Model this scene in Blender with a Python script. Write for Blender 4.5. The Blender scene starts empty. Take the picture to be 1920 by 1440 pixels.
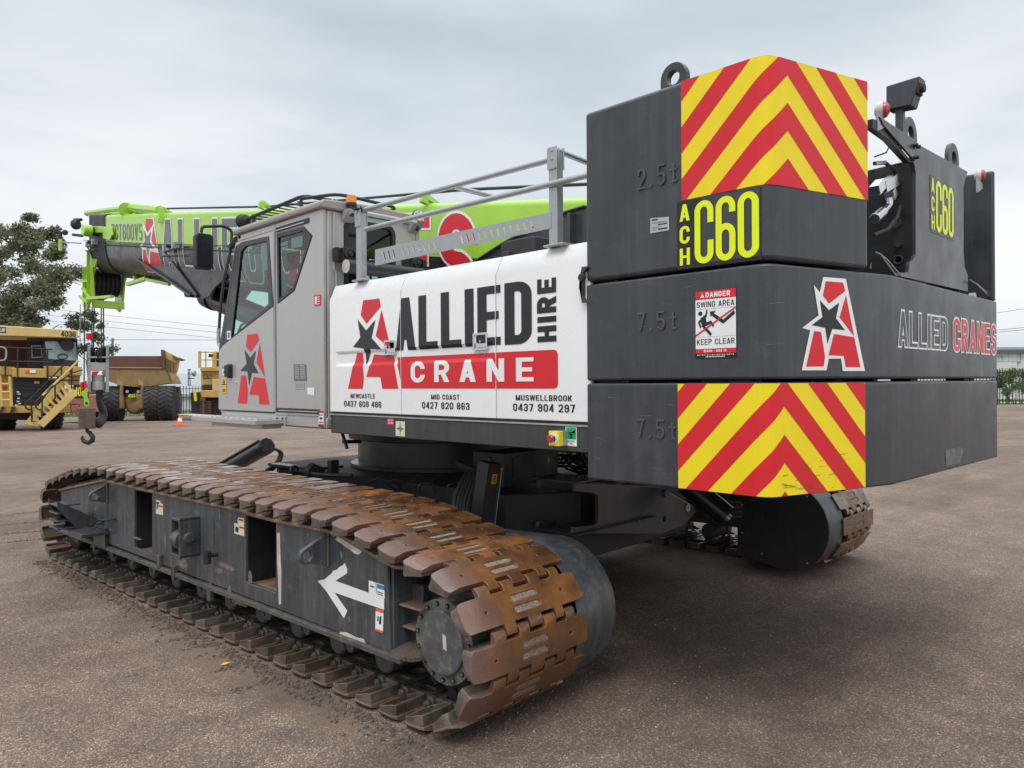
import bpy, bmesh, math, random
from mathutils import Vector, Matrix, noise
from mathutils.geometry import delaunay_2d_cdt
random.seed(7)
SC = bpy.context.scene
COL = SC.collection
PI = math.pi

# ------------------------------------------------------------------ camera
FPX, EYE = 1442.0, 1.65
YAW = math.atan2(1410, 1442); ROLL = math.atan(19/2885.0); PITCH = -0.001595
_d = Vector((math.sin(YAW), math.cos(YAW), 0)); _r = Vector((math.cos(YAW), -math.sin(YAW), 0)); _u = Vector((0, 0, 1))
_D = _d*math.cos(PITCH)+_u*math.sin(PITCH); _U = _u*math.cos(PITCH)-_d*math.sin(PITCH)
CR = _r*math.cos(ROLL)-_U*math.sin(ROLL); CU = _r*math.sin(ROLL)+_U*math.cos(ROLL)
EYEP = Vector((0, 0, EYE))
cam = bpy.data.cameras.new('camera'); camo = bpy.data.objects.new('camera', cam); COL.objects.link(camo)
cam.sensor_fit = 'HORIZONTAL'; cam.sensor_width = 36; cam.lens = FPX/1920*36
cam.clip_start = 0.05; cam.clip_end = 3000
camo.matrix_world = Matrix((( CR.x, CU.x, -_D.x, 0), (CR.y, CU.y, -_D.y, 0), (CR.z, CU.z, -_D.z, EYE), (0, 0, 0, 1)))
SC.camera = camo
SC.view_settings.view_transform = 'Standard'; SC.view_settings.look = 'None'
SC.view_settings.exposure = 0.0; SC.view_settings.gamma = 1.0

# ------------------------------------------------------------------ sky and sun (overcast)
W = bpy.data.worlds.new("World"); SC.world = W; W.use_nodes = True
nt = W.node_tree; nt.nodes.clear()
def N(t, typ, **kw):
    n = t.nodes.new(typ)
    for k, v in kw.items():
        if k.startswith('i_'):
            k = k[2:]; key = int(k) if k.isdigit() else k.replace('_', ' ')
            n.inputs[key].default_value = v
        else: setattr(n, k, v)
    return n
def ramp(t, stops, interp='LINEAR'):
    n = t.nodes.new('ShaderNodeValToRGB'); e = n.color_ramp.elements; n.color_ramp.interpolation = interp
    while len(e) < len(stops): e.new(0.5)
    for i, (p, c) in enumerate(stops):
        e[i].position = p; e[i].color = (c, c, c, 1) if not isinstance(c, tuple) else (*c, 1)
    return n
SUN_EL, SUN_AZ = math.radians(56), math.radians(238)      # sun behind the cloud, to the left of and behind the viewer
L = nt.links
sky = N(nt, 'ShaderNodeTexSky', sky_type='NISHITA', sun_disc=False, sun_elevation=SUN_EL, sun_rotation=SUN_AZ)
tc = N(nt, 'ShaderNodeTexCoord')
mp = N(nt, 'ShaderNodeMapping'); mp.inputs['Scale'].default_value = (1.0, 1.0, 3.2)
L.new(tc.outputs['Generated'], mp.inputs['Vector'])
n1 = N(nt, 'ShaderNodeTexNoise', i_Scale=2.1, i_Detail=8.0, i_Roughness=0.52, i_Distortion=0.25); L.new(mp.outputs[0], n1.inputs['Vector'])
sep = N(nt, 'ShaderNodeSeparateXYZ'); L.new(tc.outputs['Generated'], sep.inputs[0])
lum = ramp(nt, [(0.0, (0.80, 0.85, 0.89)), (0.10, (0.93, 0.96, 0.985)), (0.22, (0.89, 0.925, 0.955)), (0.42, (0.69, 0.75, 0.80)), (0.62, (1.25, 1.31, 1.37)), (1.0, (2.6, 2.65, 2.7))])
L.new(sep.outputs['Z'], lum.inputs[0])
cl = ramp(nt, [(0.34, (0.80, 0.845, 0.89)), (0.45, (0.90, 0.925, 0.95)), (0.54, (1.02, 1.02, 1.02)), (0.68, (1.11, 1.10, 1.085))]); L.new(n1.outputs['Fac'], cl.inputs[0])
mul = N(nt, 'ShaderNodeMix', data_type='RGBA', blend_type='MULTIPLY'); mul.inputs[0].default_value = 1.0
L.new(lum.outputs[0], mul.inputs[6]); L.new(cl.outputs[0], mul.inputs[7])
sc10 = N(nt, 'ShaderNodeMix', data_type='RGBA', blend_type='MULTIPLY'); sc10.inputs[0].default_value = 1.0
sc10.inputs[7].default_value = (10, 10, 10, 1); L.new(mul.outputs[2], sc10.inputs[6])
mx = N(nt, 'ShaderNodeMix', data_type='RGBA'); mx.inputs[0].default_value = 0.96
L.new(sky.outputs[0], mx.inputs[6]); L.new(sc10.outputs[2], mx.inputs[7])
bg = N(nt, 'ShaderNodeBackground'); bg.inputs['Strength'].default_value = 0.1
L.new(mx.outputs[2], bg.inputs[0])
wo = N(nt, 'ShaderNodeOutputWorld'); L.new(bg.outputs[0], wo.inputs[0])
sl = bpy.data.lights.new('sun', 'SUN'); sl.energy = 1.2; sl.angle = math.radians(28); sl.color = (1, 0.96, 0.9)
so = bpy.data.objects.new('sun', sl); COL.objects.link(so)
_sd = Vector((math.sin(SUN_AZ)*math.cos(SUN_EL), math.cos(SUN_AZ)*math.cos(SUN_EL), math.sin(SUN_EL)))
so.rotation_euler = _sd.to_track_quat('Z', 'Y').to_euler()
so.location = (0, 0, 30)

# ------------------------------------------------------------------ measuring the photograph onto real planes
def ray(px, py):
    return (_D*FPX+CR*(px-960)+CU*(720-py))/FPX
def onX(px, py, x): v = ray(px, py); return EYEP+v*(x/v.x)
def onY(px, py, y): v = ray(px, py); return EYEP+v*(y/v.y)
def onZ(px, py, z): v = ray(px, py); return EYEP+v*((z-EYE)/v.z)
def onP(px, py, p0, n): v = ray(px, py); n = Vector(n); return EYEP+v*((Vector(p0)-EYEP).dot(n)/v.dot(n))
def deep(px, py, dep): v = ray(px, py); return EYEP+v*dep
# undercarriage frame: turned 2.57 degrees against the upper works
UO = Vector((4.66, 5.5, 0)); UA = math.radians(2.57)
UM = Matrix.Translation(UO) @ Matrix.Rotation(UA, 4, 'Z'); UI = UM.inverted()
ex = Vector((math.cos(UA), math.sin(UA), 0)); ey = Vector((-math.sin(UA), math.cos(UA), 0))
def onLX(px, py, lx): return UI @ onP(px, py, UO+ex*lx, ex)
def onLY(px, py, ly): return UI @ onP(px, py, UO+ey*ly, ey)

# ------------------------------------------------------------------ materials
MATS = {}
def edge_wear(t, cur, vec, radius, colr, amt, nscale=35.0):
    # paint rubbed off along real edges
    L = t.links; bv = N(t, 'ShaderNodeBevel', samples=6); bv.inputs['Radius'].default_value = radius
    ge = N(t, 'ShaderNodeNewGeometry'); dt = N(t, 'ShaderNodeVectorMath', operation='DOT_PRODUCT'); L.new(bv.outputs[0], dt.inputs[0]); L.new(ge.outputs['Normal'], dt.inputs[1])
    nz = N(t, 'ShaderNodeTexNoise', i_Scale=nscale, i_Detail=6.0, i_Roughness=.7); L.new(vec, nz.inputs['Vector'])
    ma = N(t, 'ShaderNodeMath', operation='MULTIPLY_ADD'); ma.inputs[1].default_value = -.16; L.new(nz.outputs['Fac'], ma.inputs[0]); ma.inputs[2].default_value = 1.05
    sb = N(t, 'ShaderNodeMath', operation='SUBTRACT'); L.new(ma.outputs[0], sb.inputs[0]); L.new(dt.outputs['Value'], sb.inputs[1])
    r = ramp(t, [(0.0, 0.0), (.06, amt)]); L.new(sb.outputs[0], r.inputs[0])
    mx = N(t, 'ShaderNodeMix', data_type='RGBA'); L.new(r.outputs[0], mx.inputs[0]); L.new(cur, mx.inputs[6]); mx.inputs[7].default_value = (*colr, 1)
    return mx.outputs[2]
def mat(name, col, rough=.5, metal=0.0, var=.10, scale=5.0, streak=0.0, scol=(.22, .21, .19), spots=0.0, spcol=(.30, .24, .18),
        bump=0.0, bscale=60, coat=0.0, rvar=.12, spec=.5, spscale=7.0, spthr=(.53, .66), edge=None):
    m = bpy.data.materials.new(name); m.use_nodes = True; t = m.node_tree; t.nodes.clear(); L = t.links
    out = N(t, 'ShaderNodeOutputMaterial'); b = N(t, 'ShaderNodeBsdfPrincipled'); L.new(b.outputs[0], out.inputs[0])
    tc = N(t, 'ShaderNodeTexCoord')
    nz = N(t, 'ShaderNodeTexNoise', i_Scale=scale, i_Detail=6.0, i_Roughness=0.6); L.new(tc.outputs['Object'], nz.inputs['Vector'])
    r1 = ramp(t, [(0.3, tuple(c*(1-var) for c in col)), (0.7, tuple(min(1, c*(1+var)) for c in col))]); L.new(nz.outputs['Fac'], r1.inputs[0])
    cur = r1.outputs[0]
    def over(cur, fac_socket, colr, amt):
        mu = N(t, 'ShaderNodeMath', operation='MULTIPLY'); mu.inputs[1].default_value = amt; L.new(fac_socket, mu.inputs[0])
        mx = N(t, 'ShaderNodeMix', data_type='RGBA'); L.new(mu.outputs[0], mx.inputs[0]); L.new(cur, mx.inputs[6]); mx.inputs[7].default_value = (*colr, 1)
        return mx.outputs[2]
    if streak:
        mp = N(t, 'ShaderNodeMapping'); mp.inputs['Scale'].default_value = (14, 14, 0.55); L.new(tc.outputs['Object'], mp.inputs[0])
        ns = N(t, 'ShaderNodeTexNoise', i_Scale=1.6, i_Detail=5.0, i_Roughness=0.65); L.new(mp.outputs[0], ns.inputs['Vector'])
        rs = ramp(t, [(0.48, 0.0), (0.74, 1.0)]); L.new(ns.outputs['Fac'], rs.inputs[0]); cur = over(cur, rs.outputs[0], scol, streak)
    if spots:
        n3 = N(t, 'ShaderNodeTexNoise', i_Scale=spscale, i_Detail=8.0, i_Roughness=0.72); L.new(tc.outputs['Object'], n3.inputs['Vector'])
        r3 = ramp(t, [(spthr[0], 0.0), (spthr[1], 1.0)]); L.new(n3.outputs['Fac'], r3.inputs[0]); cur = over(cur, r3.outputs[0], spcol, spots)
    if edge: cur = edge_wear(t, cur, tc.outputs['Object'], *edge)
    L.new(cur, b.inputs['Base Color'])
    rr = ramp(t, [(0.3, max(.04, rough-rvar)), (0.7, min(1, rough+rvar))]); L.new(nz.outputs['Fac'], rr.inputs[0]); L.new(rr.outputs[0], b.inputs['Roughness'])
    b.inputs['Metallic'].default_value = metal; b.inputs['Specular IOR Level'].default_value = spec
    b.inputs['Coat Weight'].default_value = coat; b.inputs['Coat Roughness'].default_value = 0.12
    if bump:
        nb = N(t, 'ShaderNodeTexNoise', i_Scale=bscale, i_Detail=4.0); L.new(tc.outputs['Object'], nb.inputs['Vector'])
        bp = N(t, 'ShaderNodeBump'); bp.inputs['Strength'].default_value = bump; bp.inputs['Distance'].default_value = 0.01
        L.new(nb.outputs['Fac'], bp.inputs['Height']); L.new(bp.outputs[0], b.inputs['Normal'])
    MATS[name] = m
    return m
mat('black_paint', (.040, .042, .047), .36, var=.18, streak=.30, scol=(.10, .103, .108), bump=.05, bscale=9, coat=.15)
mat('weight_paint', (.036, .042, .050), .40, var=.2, streak=.34, scol=(.090, .096, .104), spots=.14, spcol=(.13, .13, .13), bump=.10, bscale=14, coat=.1, edge=(.010, (.15, .14, .13), .7))
mat('frame_paint', (.050, .057, .064), .42, var=.25, streak=.60, scol=(.14, .148, .15), spots=.50, spcol=(.155, .135, .11), bump=.12, bscale=25, spscale=8, spthr=(.54, .64), edge=(.008, (.20, .16, .12), .85))
mat('dark_steel', (.018, .019, .021), .45, var=.3, spots=.25, spcol=(.06, .05, .042), bump=.1)
mat('white_paint', (.82, .83, .84), .30, var=.015, streak=.06, scol=(.68, .68, .66), bump=.02, bscale=6, coat=.3)
mat('cab_grey', (.43, .42, .41), .34, metal=.2, var=.04, streak=.10, scol=(.24, .23, .22), coat=.35)
mat('cab_trim', (.30, .27, .25), .5, var=.05)
mat('green_paint', (.34, .60, .045), .32, var=.05, streak=.08, scol=(.28, .46, .07), coat=.35)
mat('galvanised', (.40, .42, .43), .42, metal=.55, var=.08, scale=20)
mat('aluminium', (.52, .52, .51), .35, metal=.8, var=.06)
mat('chrome', (.62, .62, .62), .18, metal=1.0, var=.05)
mat('rubber', (.020, .020, .021), .65, var=.25, spots=.3, spcol=(.07, .065, .06))
mat('tyre_rubber', (.035, .034, .034), .8, var=.3, spots=.5, spcol=(.10, .092, .085), scale=2, spscale=3)
mat('rope_steel', (.035, .035, .036), .5, metal=.5)
mat('red_vinyl', (.66, .020, .030), .38, var=.04, coat=.05, streak=.06, scol=(.56, .06, .07), spec=.35)
mat('yellow_vinyl', (.88, .70, .015), .38, var=.04, coat=.05, streak=.07, scol=(.72, .58, .05), spec=.35)
mat('lime_vinyl', (.80, .92, .0), .4, var=.02)
mat('black_vinyl', (.012, .013, .017), .30, var=.12, coat=.08, spec=.4)
mat('grey_vinyl', (.105, .112, .125), .3, var=.10)
mat('white_vinyl', (.80, .82, .83), .35, var=.03)
mat('sticker_yellow', (.72, .45, .03), .45, var=.05)
mat('sticker_cream', (.66, .66, .48), .45, var=.04)
mat('sticker_blue', (.05, .20, .50), .45)
mat('sticker_green', (.0, .33, .13), .4)
mat('sticker_teal', (.12, .34, .32), .4)
mat('orange_lens', (.85, .22, .01), .18, var=.05, coat=.6)
mat('red_lens', (.45, .02, .03), .2, var=.05, coat=.6)
mat('lamp_cream', (.62, .58, .50), .45, var=.05)
mat('dusty_machine', (.27, .18, .075), .7, var=.2, streak=.4, scol=(.17, .11, .06), spots=.4, spcol=(.14, .09, .06), scale=2)
mat('scuffed_flange', (.085, .078, .070), .6, var=.3, scale=8, spots=.75, spcol=(.20, .165, .13), spscale=16, streak=.3, scol=(.05, .05, .05))
mat('yellow_machine', (.52, .335, .085), .5, var=.14, streak=.30, scol=(.36, .22, .07), spots=.22, spcol=(.26, .17, .08), scale=2)
mat('pale_machine', (.62, .45, .17), .5, var=.1, streak=.25, scol=(.4, .28, .12), scale=2)
mat('rust_body', (.12, .055, .042), .7, var=.25, streak=.35, scol=(.16, .09, .06), scale=2)
mat('machine_black', (.022, .022, .024), .6, var=.3, spots=.25, spcol=(.07, .06, .05))
mat('dirt_grit', (.10, .078, .058), .95, var=.45, scale=90, bump=.9, bscale=140)
mat('hub_paint', (.095, .100, .100), .5, var=.35, spots=.75, spcol=(.23, .195, .15), scale=9, bump=.15, bscale=30, spscale=9, spthr=(.50, .62), edge=(.006, (.25, .24, .22), .8))
mat('roller_steel', (.095, .088, .078), .6, var=.3, spots=.5, spcol=(.06, .05, .04))
mat('grit_fill', (.26, .205, .16), .95, var=.6, scale=120, bump=1.0, bscale=160)
mat('worn_edge', (.24, .15, .10), .55, var=.35, scale=14, spots=.4, spcol=(.10, .09, .085))
mat('bare_scrape', (.55, .50, .44), .6, var=.2, scale=14)
mat('cone_orange', (.80, .12, .03), .5, var=.06)
mat('fence_steel', (.022, .023, .026), .5)
mat('cladding', (.55, .60, .62), .5, var=.03)
mat('cladding_grey', (.30, .33, .35), .55, var=.05)
mat('door_panel', (.60, .60, .57), .5, var=.03)
mat('roof_dark', (.10, .10, .11), .6)
mat('container_orange', (.42, .20, .13), .6, var=.1)
mat('wood_pole', (.22, .20, .18), .8, var=.2)
mat('bark', (.085, .072, .060), .9, var=.3, scale=3)
mat('seat_fabric', (.03, .03, .034), .8)
mat('cab_interior', (.05, .052, .055), .7)
mat('paper', (.75, .77, .76), .7)

def rust_mat():
    m = bpy.data.materials.new('rusty_shoe'); m.use_nodes = True; t = m.node_tree; t.nodes.clear(); L = t.links
    out = N(t, 'ShaderNodeOutputMaterial'); b = N(t, 'ShaderNodeBsdfPrincipled'); L.new(b.outputs[0], out.inputs[0])
    tc = N(t, 'ShaderNodeTexCoord'); oi = N(t, 'ShaderNodeObjectInfo')
    of = N(t, 'ShaderNodeVectorMath', operation='SCALE'); of.inputs['Scale'].default_value = 37.0
    cx = N(t, 'ShaderNodeCombineXYZ'); L.new(oi.outputs['Random'], cx.inputs[0]); L.new(oi.outputs['Random'], cx.inputs[1]); L.new(cx.outputs[0], of.inputs[0])
    ad = N(t, 'ShaderNodeVectorMath', operation='ADD'); L.new(tc.outputs['Object'], ad.inputs[0]); L.new(of.outputs[0], ad.inputs[1])
    n1 = N(t, 'ShaderNodeTexNoise', i_Scale=4.5, i_Detail=7.0, i_Roughness=0.6); L.new(ad.outputs[0], n1.inputs['Vector'])
    c1 = ramp(t, [(0.28, (.062, .031, .018)), (0.46, (.115, .050, .019)), (0.60, (.185, .074, .018)), (0.76, (.33, .125, .022))]); L.new(n1.outputs['Fac'], c1.inputs[0])
    # rubbed, paler outboard end (a property of the shoe: it follows the shoe round)
    sp = N(t, 'ShaderNodeSeparateXYZ'); L.new(tc.outputs['Object'], sp.inputs[0])
    n2 = N(t, 'ShaderNodeTexNoise', i_Scale=9.0, i_Detail=5.0); L.new(ad.outputs[0], n2.inputs['Vector'])
    a2 = N(t, 'ShaderNodeMath', operation='MULTIPLY_ADD'); a2.inputs[1].default_value = 0.22; L.new(n2.outputs['Fac'], a2.inputs[0]); L.new(sp.outputs['X'], a2.inputs[2])
    r2 = ramp(t, [(0.12, 0.85), (0.36, 0.0)]); L.new(a2.outputs[0], r2.inputs[0])
    mx = N(t, 'ShaderNodeMix', data_type='RGBA'); L.new(r2.outputs[0], mx.inputs[0]); L.new(c1.outputs[0], mx.inputs[6]); mx.inputs[7].default_value = (.165, .105, .090, 1)
    # inner (pan) side is dirt-dry
    r3 = ramp(t, [(0.0, 1.0), (0.02, 0.0)]); mr = N(t, 'ShaderNodeMapRange'); mr.inputs[1].default_value = -.03; mr.inputs[2].default_value = .03; L.new(sp.outputs['Z'], mr.inputs[0])
    r3 = ramp(t, [(0.30, 1.0), (0.62, 0.0)]); L.new(mr.outputs[0], r3.inputs[0])
    n3 = N(t, 'ShaderNodeTexNoise', i_Scale=12.0, i_Detail=6.0); L.new(ad.outputs[0], n3.inputs['Vector'])
    c3 = ramp(t, [(0.35, (.062, .054, .046)), (0.55, (.108, .092, .074)), (0.72, (.185, .150, .118))]); L.new(n3.outputs['Fac'], c3.inputs[0])
    m2 = N(t, 'ShaderNodeMix', data_type='RGBA'); L.new(r3.outputs[0], m2.inputs[0]); L.new(mx.outputs[2], m2.inputs[6]); L.new(c3.outputs[0], m2.inputs[7])
    hs = N(t, 'ShaderNodeHueSaturation'); mv = N(t, 'ShaderNodeMapRange'); mv.inputs[3].default_value = .82; mv.inputs[4].default_value = 1.16
    L.new(oi.outputs['Random'], mv.inputs[0]); L.new(mv.outputs[0], hs.inputs['Value']); L.new(m2.outputs[2], hs.inputs['Color'])
    L.new(edge_wear(t, hs.outputs[0], ad.outputs[0], .006, (.25, .17, .145), .75, 30.0), b.inputs['Base Color'])
    rr = ramp(t, [(0.34, .22), (0.66, .52)]); L.new(n2.outputs['Fac'], rr.inputs[0]); L.new(rr.outputs[0], b.inputs['Roughness'])
    wet = ramp(t, [(0.40, .75), (0.56, .0)]); L.new(n1.outputs['Fac'], wet.inputs[0]); L.new(wet.outputs[0], b.inputs['Coat Weight']); b.inputs['Coat Roughness'].default_value = .14
    nb = N(t, 'ShaderNodeTexNoise', i_Scale=70.0, i_Detail=5.0); L.new(ad.outputs[0], nb.inputs['Vector'])
    bp = N(t, 'ShaderNodeBump'); bp.inputs['Strength'].default_value = .28; bp.inputs['Distance'].default_value = .006
    L.new(nb.outputs['Fac'], bp.inputs['Height']); L.new(bp.outputs[0], b.inputs['Normal'])
    MATS['rusty_shoe'] = m
rust_mat()
def glass_mat(name, tint, rough=.02, refl=1.0):
    m = bpy.data.materials.new(name); m.use_nodes = True; t = m.node_tree; t.nodes.clear(); L = t.links
    out = N(t, 'ShaderNodeOutputMaterial'); tr = N(t, 'ShaderNodeBsdfTransparent'); tr.inputs[0].default_value = (*tint, 1)
    gl = N(t, 'ShaderNodeBsdfGlossy'); gl.inputs['Roughness'].default_value = rough
    fr = N(t, 'ShaderNodeFresnel'); fr.inputs[0].default_value = 1.5
    mu = N(t, 'ShaderNodeMath', operation='MULTIPLY'); mu.inputs[1].default_value = refl; L.new(fr.outputs[0], mu.inputs[0])
    mx = N(t, 'ShaderNodeMixShader'); L.new(mu.outputs[0], mx.inputs[0]); L.new(tr.outputs[0], mx.inputs[1]); L.new(gl.outputs[0], mx.inputs[2]); L.new(mx.outputs[0], out.inputs[0])
    MATS[name] = m
glass_mat('tinted_glass', (.62, .82, .78), .02, 1.3)
glass_mat('clear_glass', (.80, .90, .90), .02, 1.5)

# ------------------------------------------------------------------ objects, parents, labels
WMI = {}                                   # inverse world matrix of the frame an object's mesh lives in
def thing(name, label, cat, loc=(0, 0, 0), rz=0.0, group=None):
    o = bpy.data.objects.new(name, None); COL.objects.link(o); o.empty_display_size = .3
    o.location = loc; o.rotation_euler = (0, 0, rz)
    WMI[o] = (Matrix.Translation(Vector(loc)) @ Matrix.Rotation(rz, 4, 'Z')).inverted()
    o['label'] = label; o['category'] = cat
    if group: o['group'] = group
    return o
def tag(o, label, cat, group=None):
    o['label'] = label; o['category'] = cat
    if group: o['group'] = group
    return o
def kind(o, k): o['kind'] = k; return o
def lab(o, s): o['label'] = s; return o
def link_mesh(name, me, parent=None, smooth=True, bevel=0.0, seg=2, angle=32):
    o = bpy.data.objects.new(name, me); COL.objects.link(o)
    if parent is not None:
        o.parent = parent; WMI[o] = WMI[parent]; me.transform(WMI[parent])
    else: WMI[o] = Matrix()
    if smooth:
        me.polygons.foreach_set('use_smooth', [True]*len(me.polygons)); me.set_sharp_from_angle(angle=math.radians(angle))
    if bevel:
        b = o.modifiers.new('bevel', 'BEVEL'); b.width = bevel; b.segments = seg; b.limit_method = 'ANGLE'; b.angle_limit = math.radians(35); b.harden_normals = False; wn = o.modifiers.new('normals', 'WEIGHTED_NORMAL'); wn.keep_sharp = True
    return o
class MB:
    def __init__(s, m='black_paint'): s.v = []; s.f = []; s.mi = []; s.ms = [m]; s.cur = 0
    def m(s, name):
        if name not in s.ms: s.ms.append(name)
        s.cur = s.ms.index(name); return s
    def add(s, vs, fs):
        b = len(s.v); s.v += [Vector(p) for p in vs]; s.f += [tuple(i+b for i in f) for f in fs]; s.mi += [s.cur]*len(fs); return s
    def box(s, a, b):
        (x0, y0, z0), (x1, y1, z1) = a, b
        return s.add([(x0, y0, z0), (x1, y0, z0), (x1, y1, z0), (x0, y1, z0), (x0, y0, z1), (x1, y0, z1), (x1, y1, z1), (x0, y1, z1)],
                     [(0, 3, 2, 1), (4, 5, 6, 7), (0, 1, 5, 4), (1, 2, 6, 5), (2, 3, 7, 6), (3, 0, 4, 7)])
    def obox(s, M, h):
        x, y, z = h
        return s.add([M @ Vector(p) for p in [(-x, -y, -z), (x, -y, -z), (x, y, -z), (-x, y, -z), (-x, -y, z), (x, -y, z), (x, y, z), (-x, y, z)]],
                     [(0, 3, 2, 1), (4, 5, 6, 7), (0, 1, 5, 4), (1, 2, 6, 5), (2, 3, 7, 6), (3, 0, 4, 7)])
    def bar(s, p0, p1, w, h, up=(0, 0, 1)):
        p0, p1 = Vector(p0), Vector(p1); a = (p1-p0).normalized(); u = Vector(up); sd = a.cross(u)
        if sd.length < 1e-4: sd = a.cross(Vector((1, 0, 0)))
        sd.normalize(); u = sd.cross(a)
        M = Matrix(((sd.x, a.x, u.x, 0), (sd.y, a.y, u.y, 0), (sd.z, a.z, u.z, 0), (0, 0, 0, 1))); M.translation = (p0+p1)/2
        return s.obox(M, (w/2, (p1-p0).length/2, h/2))
    def cyl(s, p0, p1, r0, r1=None, n=16, cap=True):
        r1 = r0 if r1 is None else r1; p0, p1 = Vector(p0), Vector(p1); a = (p1-p0).normalized()
        u = a.orthogonal().normalized(); w = a.cross(u)
        vs = []; fs = []
        for p, r in ((p0, r0), (p1, r1)):
            vs += [p+(u*math.cos(2*PI*i/n)+w*math.sin(2*PI*i/n))*r for i in range(n)]
        fs = [(i, (i+1) % n, n+(i+1) % n, n+i) for i in range(n)]
        if cap: fs += [tuple(range(n-1, -1, -1)), tuple(range(n, 2*n))]
        return s.add(vs, fs)
    def lathe(s, p0, axis, prof, n=24):
        p0 = Vector(p0); a = Vector(axis).normalized(); u = a.orthogonal().normalized(); w = a.cross(u); vs = []; fs = []
        for r, h in prof: vs += [p0+a*h+(u*math.cos(2*PI*i/n)+w*math.sin(2*PI*i/n))*max(r, 1e-4) for i in range(n)]
        for k in range(len(prof)-1): fs += [(k*n+i, k*n+(i+1) % n, (k+1)*n+(i+1) % n, (k+1)*n+i) for i in range(n)]
        fs += [tuple(range(n-1, -1, -1)), tuple(range((len(prof)-1)*n, len(prof)*n))]
        return s.add(vs, fs)
    def tube(s, pts, r, n=8, closed=False):
        pts = [Vector(p) for p in pts]; k = len(pts); vs = []; fs = []; pu = None
        for i, p in enumerate(pts):
            a = (pts[(i+1) % k]-pts[i-1]) if closed else (pts[min(i+1, k-1)]-pts[max(i-1, 0)])
            a.normalize()
            u = a.orthogonal() if pu is None else pu-a*pu.dot(a)
            u.normalize(); pu = u; w = a.cross(u)
            vs += [p+(u*math.cos(2*PI*j/n)+w*math.sin(2*PI*j/n))*r for j in range(n)]
        for i in range(k if closed else k-1):
            q = (i+1) % k
            fs += [(i*n+j, i*n+(j+1) % n, q*n+(j+1) % n, q*n+j) for j in range(n)]
        if not closed: fs += [tuple(range(n-1, -1, -1)), tuple(range((k-1)*n, k*n))]
        return s.add(vs, fs)
    def prism(s, poly, fn, t0, t1):
        n = len(poly); vs = [fn(a, b, t0) for a, b in poly]+[fn(a, b, t1) for a, b in poly]
        return s.add(vs, [tuple(range(n-1, -1, -1)), tuple(range(n, 2*n))]+[(i, (i+1) % n, n+(i+1) % n, n+i) for i in range(n)])
    def plate(s, vt, fn, t0, t1):           # vt = fill2d result, extruded
        V2, T = vt; n = len(V2); vs = [fn(a, b, t0) for a, b in V2]+[fn(a, b, t1) for a, b in V2]
        fs = [(c, b, a) for a, b, c in T]+[(a+n, b+n, c+n) for a, b, c in T]; ed = {}
        for a, b, c in T:
            for e in ((a, b), (b, c), (c, a)): ed[e] = 1
        fs += [(a, b, b+n, a+n) for (a, b) in ed if (b, a) not in ed]
        return s.add(vs, fs)
    def sheet(s, vt, fn, t=0.0):
        V2, T = vt; return s.add([fn(a, b, t) for a, b in V2], T)
    def loft(s, rings, cap=True, closed=True):
        n = len(rings[0]); vs = [p for r in rings for p in r]; fs = []
        for k in range(len(rings)-1):
            for i in range(n if closed else n-1): fs.append((k*n+i, k*n+(i+1) % n, (k+1)*n+(i+1) % n, (k+1)*n+i))
        if cap and closed: fs += [tuple(range(n-1, -1, -1)), tuple(range((len(rings)-1)*n, len(rings)*n))]
        return s.add(vs, fs)
    def build(s, name, parent=None, smooth=True, bevel=0.0, seg=2, angle=32, recalc=True):
        me = bpy.data.meshes.new(name); me.from_pydata([tuple(v) for v in s.v], [], s.f)
        for m in s.ms: me.materials.append(MATS[m])
        me.polygons.foreach_set('material_index', s.mi); me.update()
        if recalc:
            bm = bmesh.new(); bm.from_mesh(me); bmesh.ops.recalc_face_normals(bm, faces=bm.faces); bm.to_mesh(me); bm.free()
        return link_mesh(name, me, parent, smooth, bevel, seg, angle)

# ------------------------------------------------------------------ flat fills: union of polygons minus holes
def inpoly(x, y, P):
    c = False; n = len(P); j = n-1
    for i in range(n):
        xi, yi = P[i]; xj, yj = P[j]
        if (yi > y) != (yj > y) and x < (xj-xi)*(y-yi)/(yj-yi)+xi: c = not c
        j = i
    return c
def fill2d(inc, exc=(), lines=()):
    vs = []; es = []
    for P in list(inc)+list(exc):
        b = len(vs); vs += [Vector(p) for p in P]; es += [(b+i, b+(i+1) % len(P)) for i in range(len(P))]
    for a, b in lines: es.append((len(vs), len(vs)+1)); vs += [Vector(a), Vector(b)]
    V, _, F, *_r2 = delaunay_2d_cdt(vs, es, [], 0, 1e-6)
    bb = [(min(p[0] for p in P), max(p[0] for p in P), min(p[1] for p in P), max(p[1] for p in P), P) for P in inc]
    be = [(min(p[0] for p in P), max(p[0] for p in P), min(p[1] for p in P), max(p[1] for p in P), P) for P in exc]
    def hit(x, y, B): return any(a <= x <= b and c <= y <= d and inpoly(x, y, P) for a, b, c, d, P in B)
    T = []
    for f in F:
        x = sum(V[i][0] for i in f)/3; y = sum(V[i][1] for i in f)/3
        if hit(x, y, bb) and not hit(x, y, be):
            a, b, c = f; A = V[a]; B = V[b]; C = V[c]
            T.append((a, b, c) if (B[0]-A[0])*(C[1]-A[1])-(B[1]-A[1])*(C[0]-A[0]) > 0 else (a, c, b))
    us = sorted({i for t in T for i in t}); mp = {o: i for i, o in enumerate(us)}
    return [(V[i][0], V[i][1]) for i in us], [tuple(mp[i] for i in t) for t in T]
def arc(cx, cy, rx, ry, a0, a1, n=7):
    return [(cx+rx*math.cos(math.radians(a0+(a1-a0)*i/n)), cy+ry*math.sin(math.radians(a0+(a1-a0)*i/n))) for i in range(n+1)]
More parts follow.
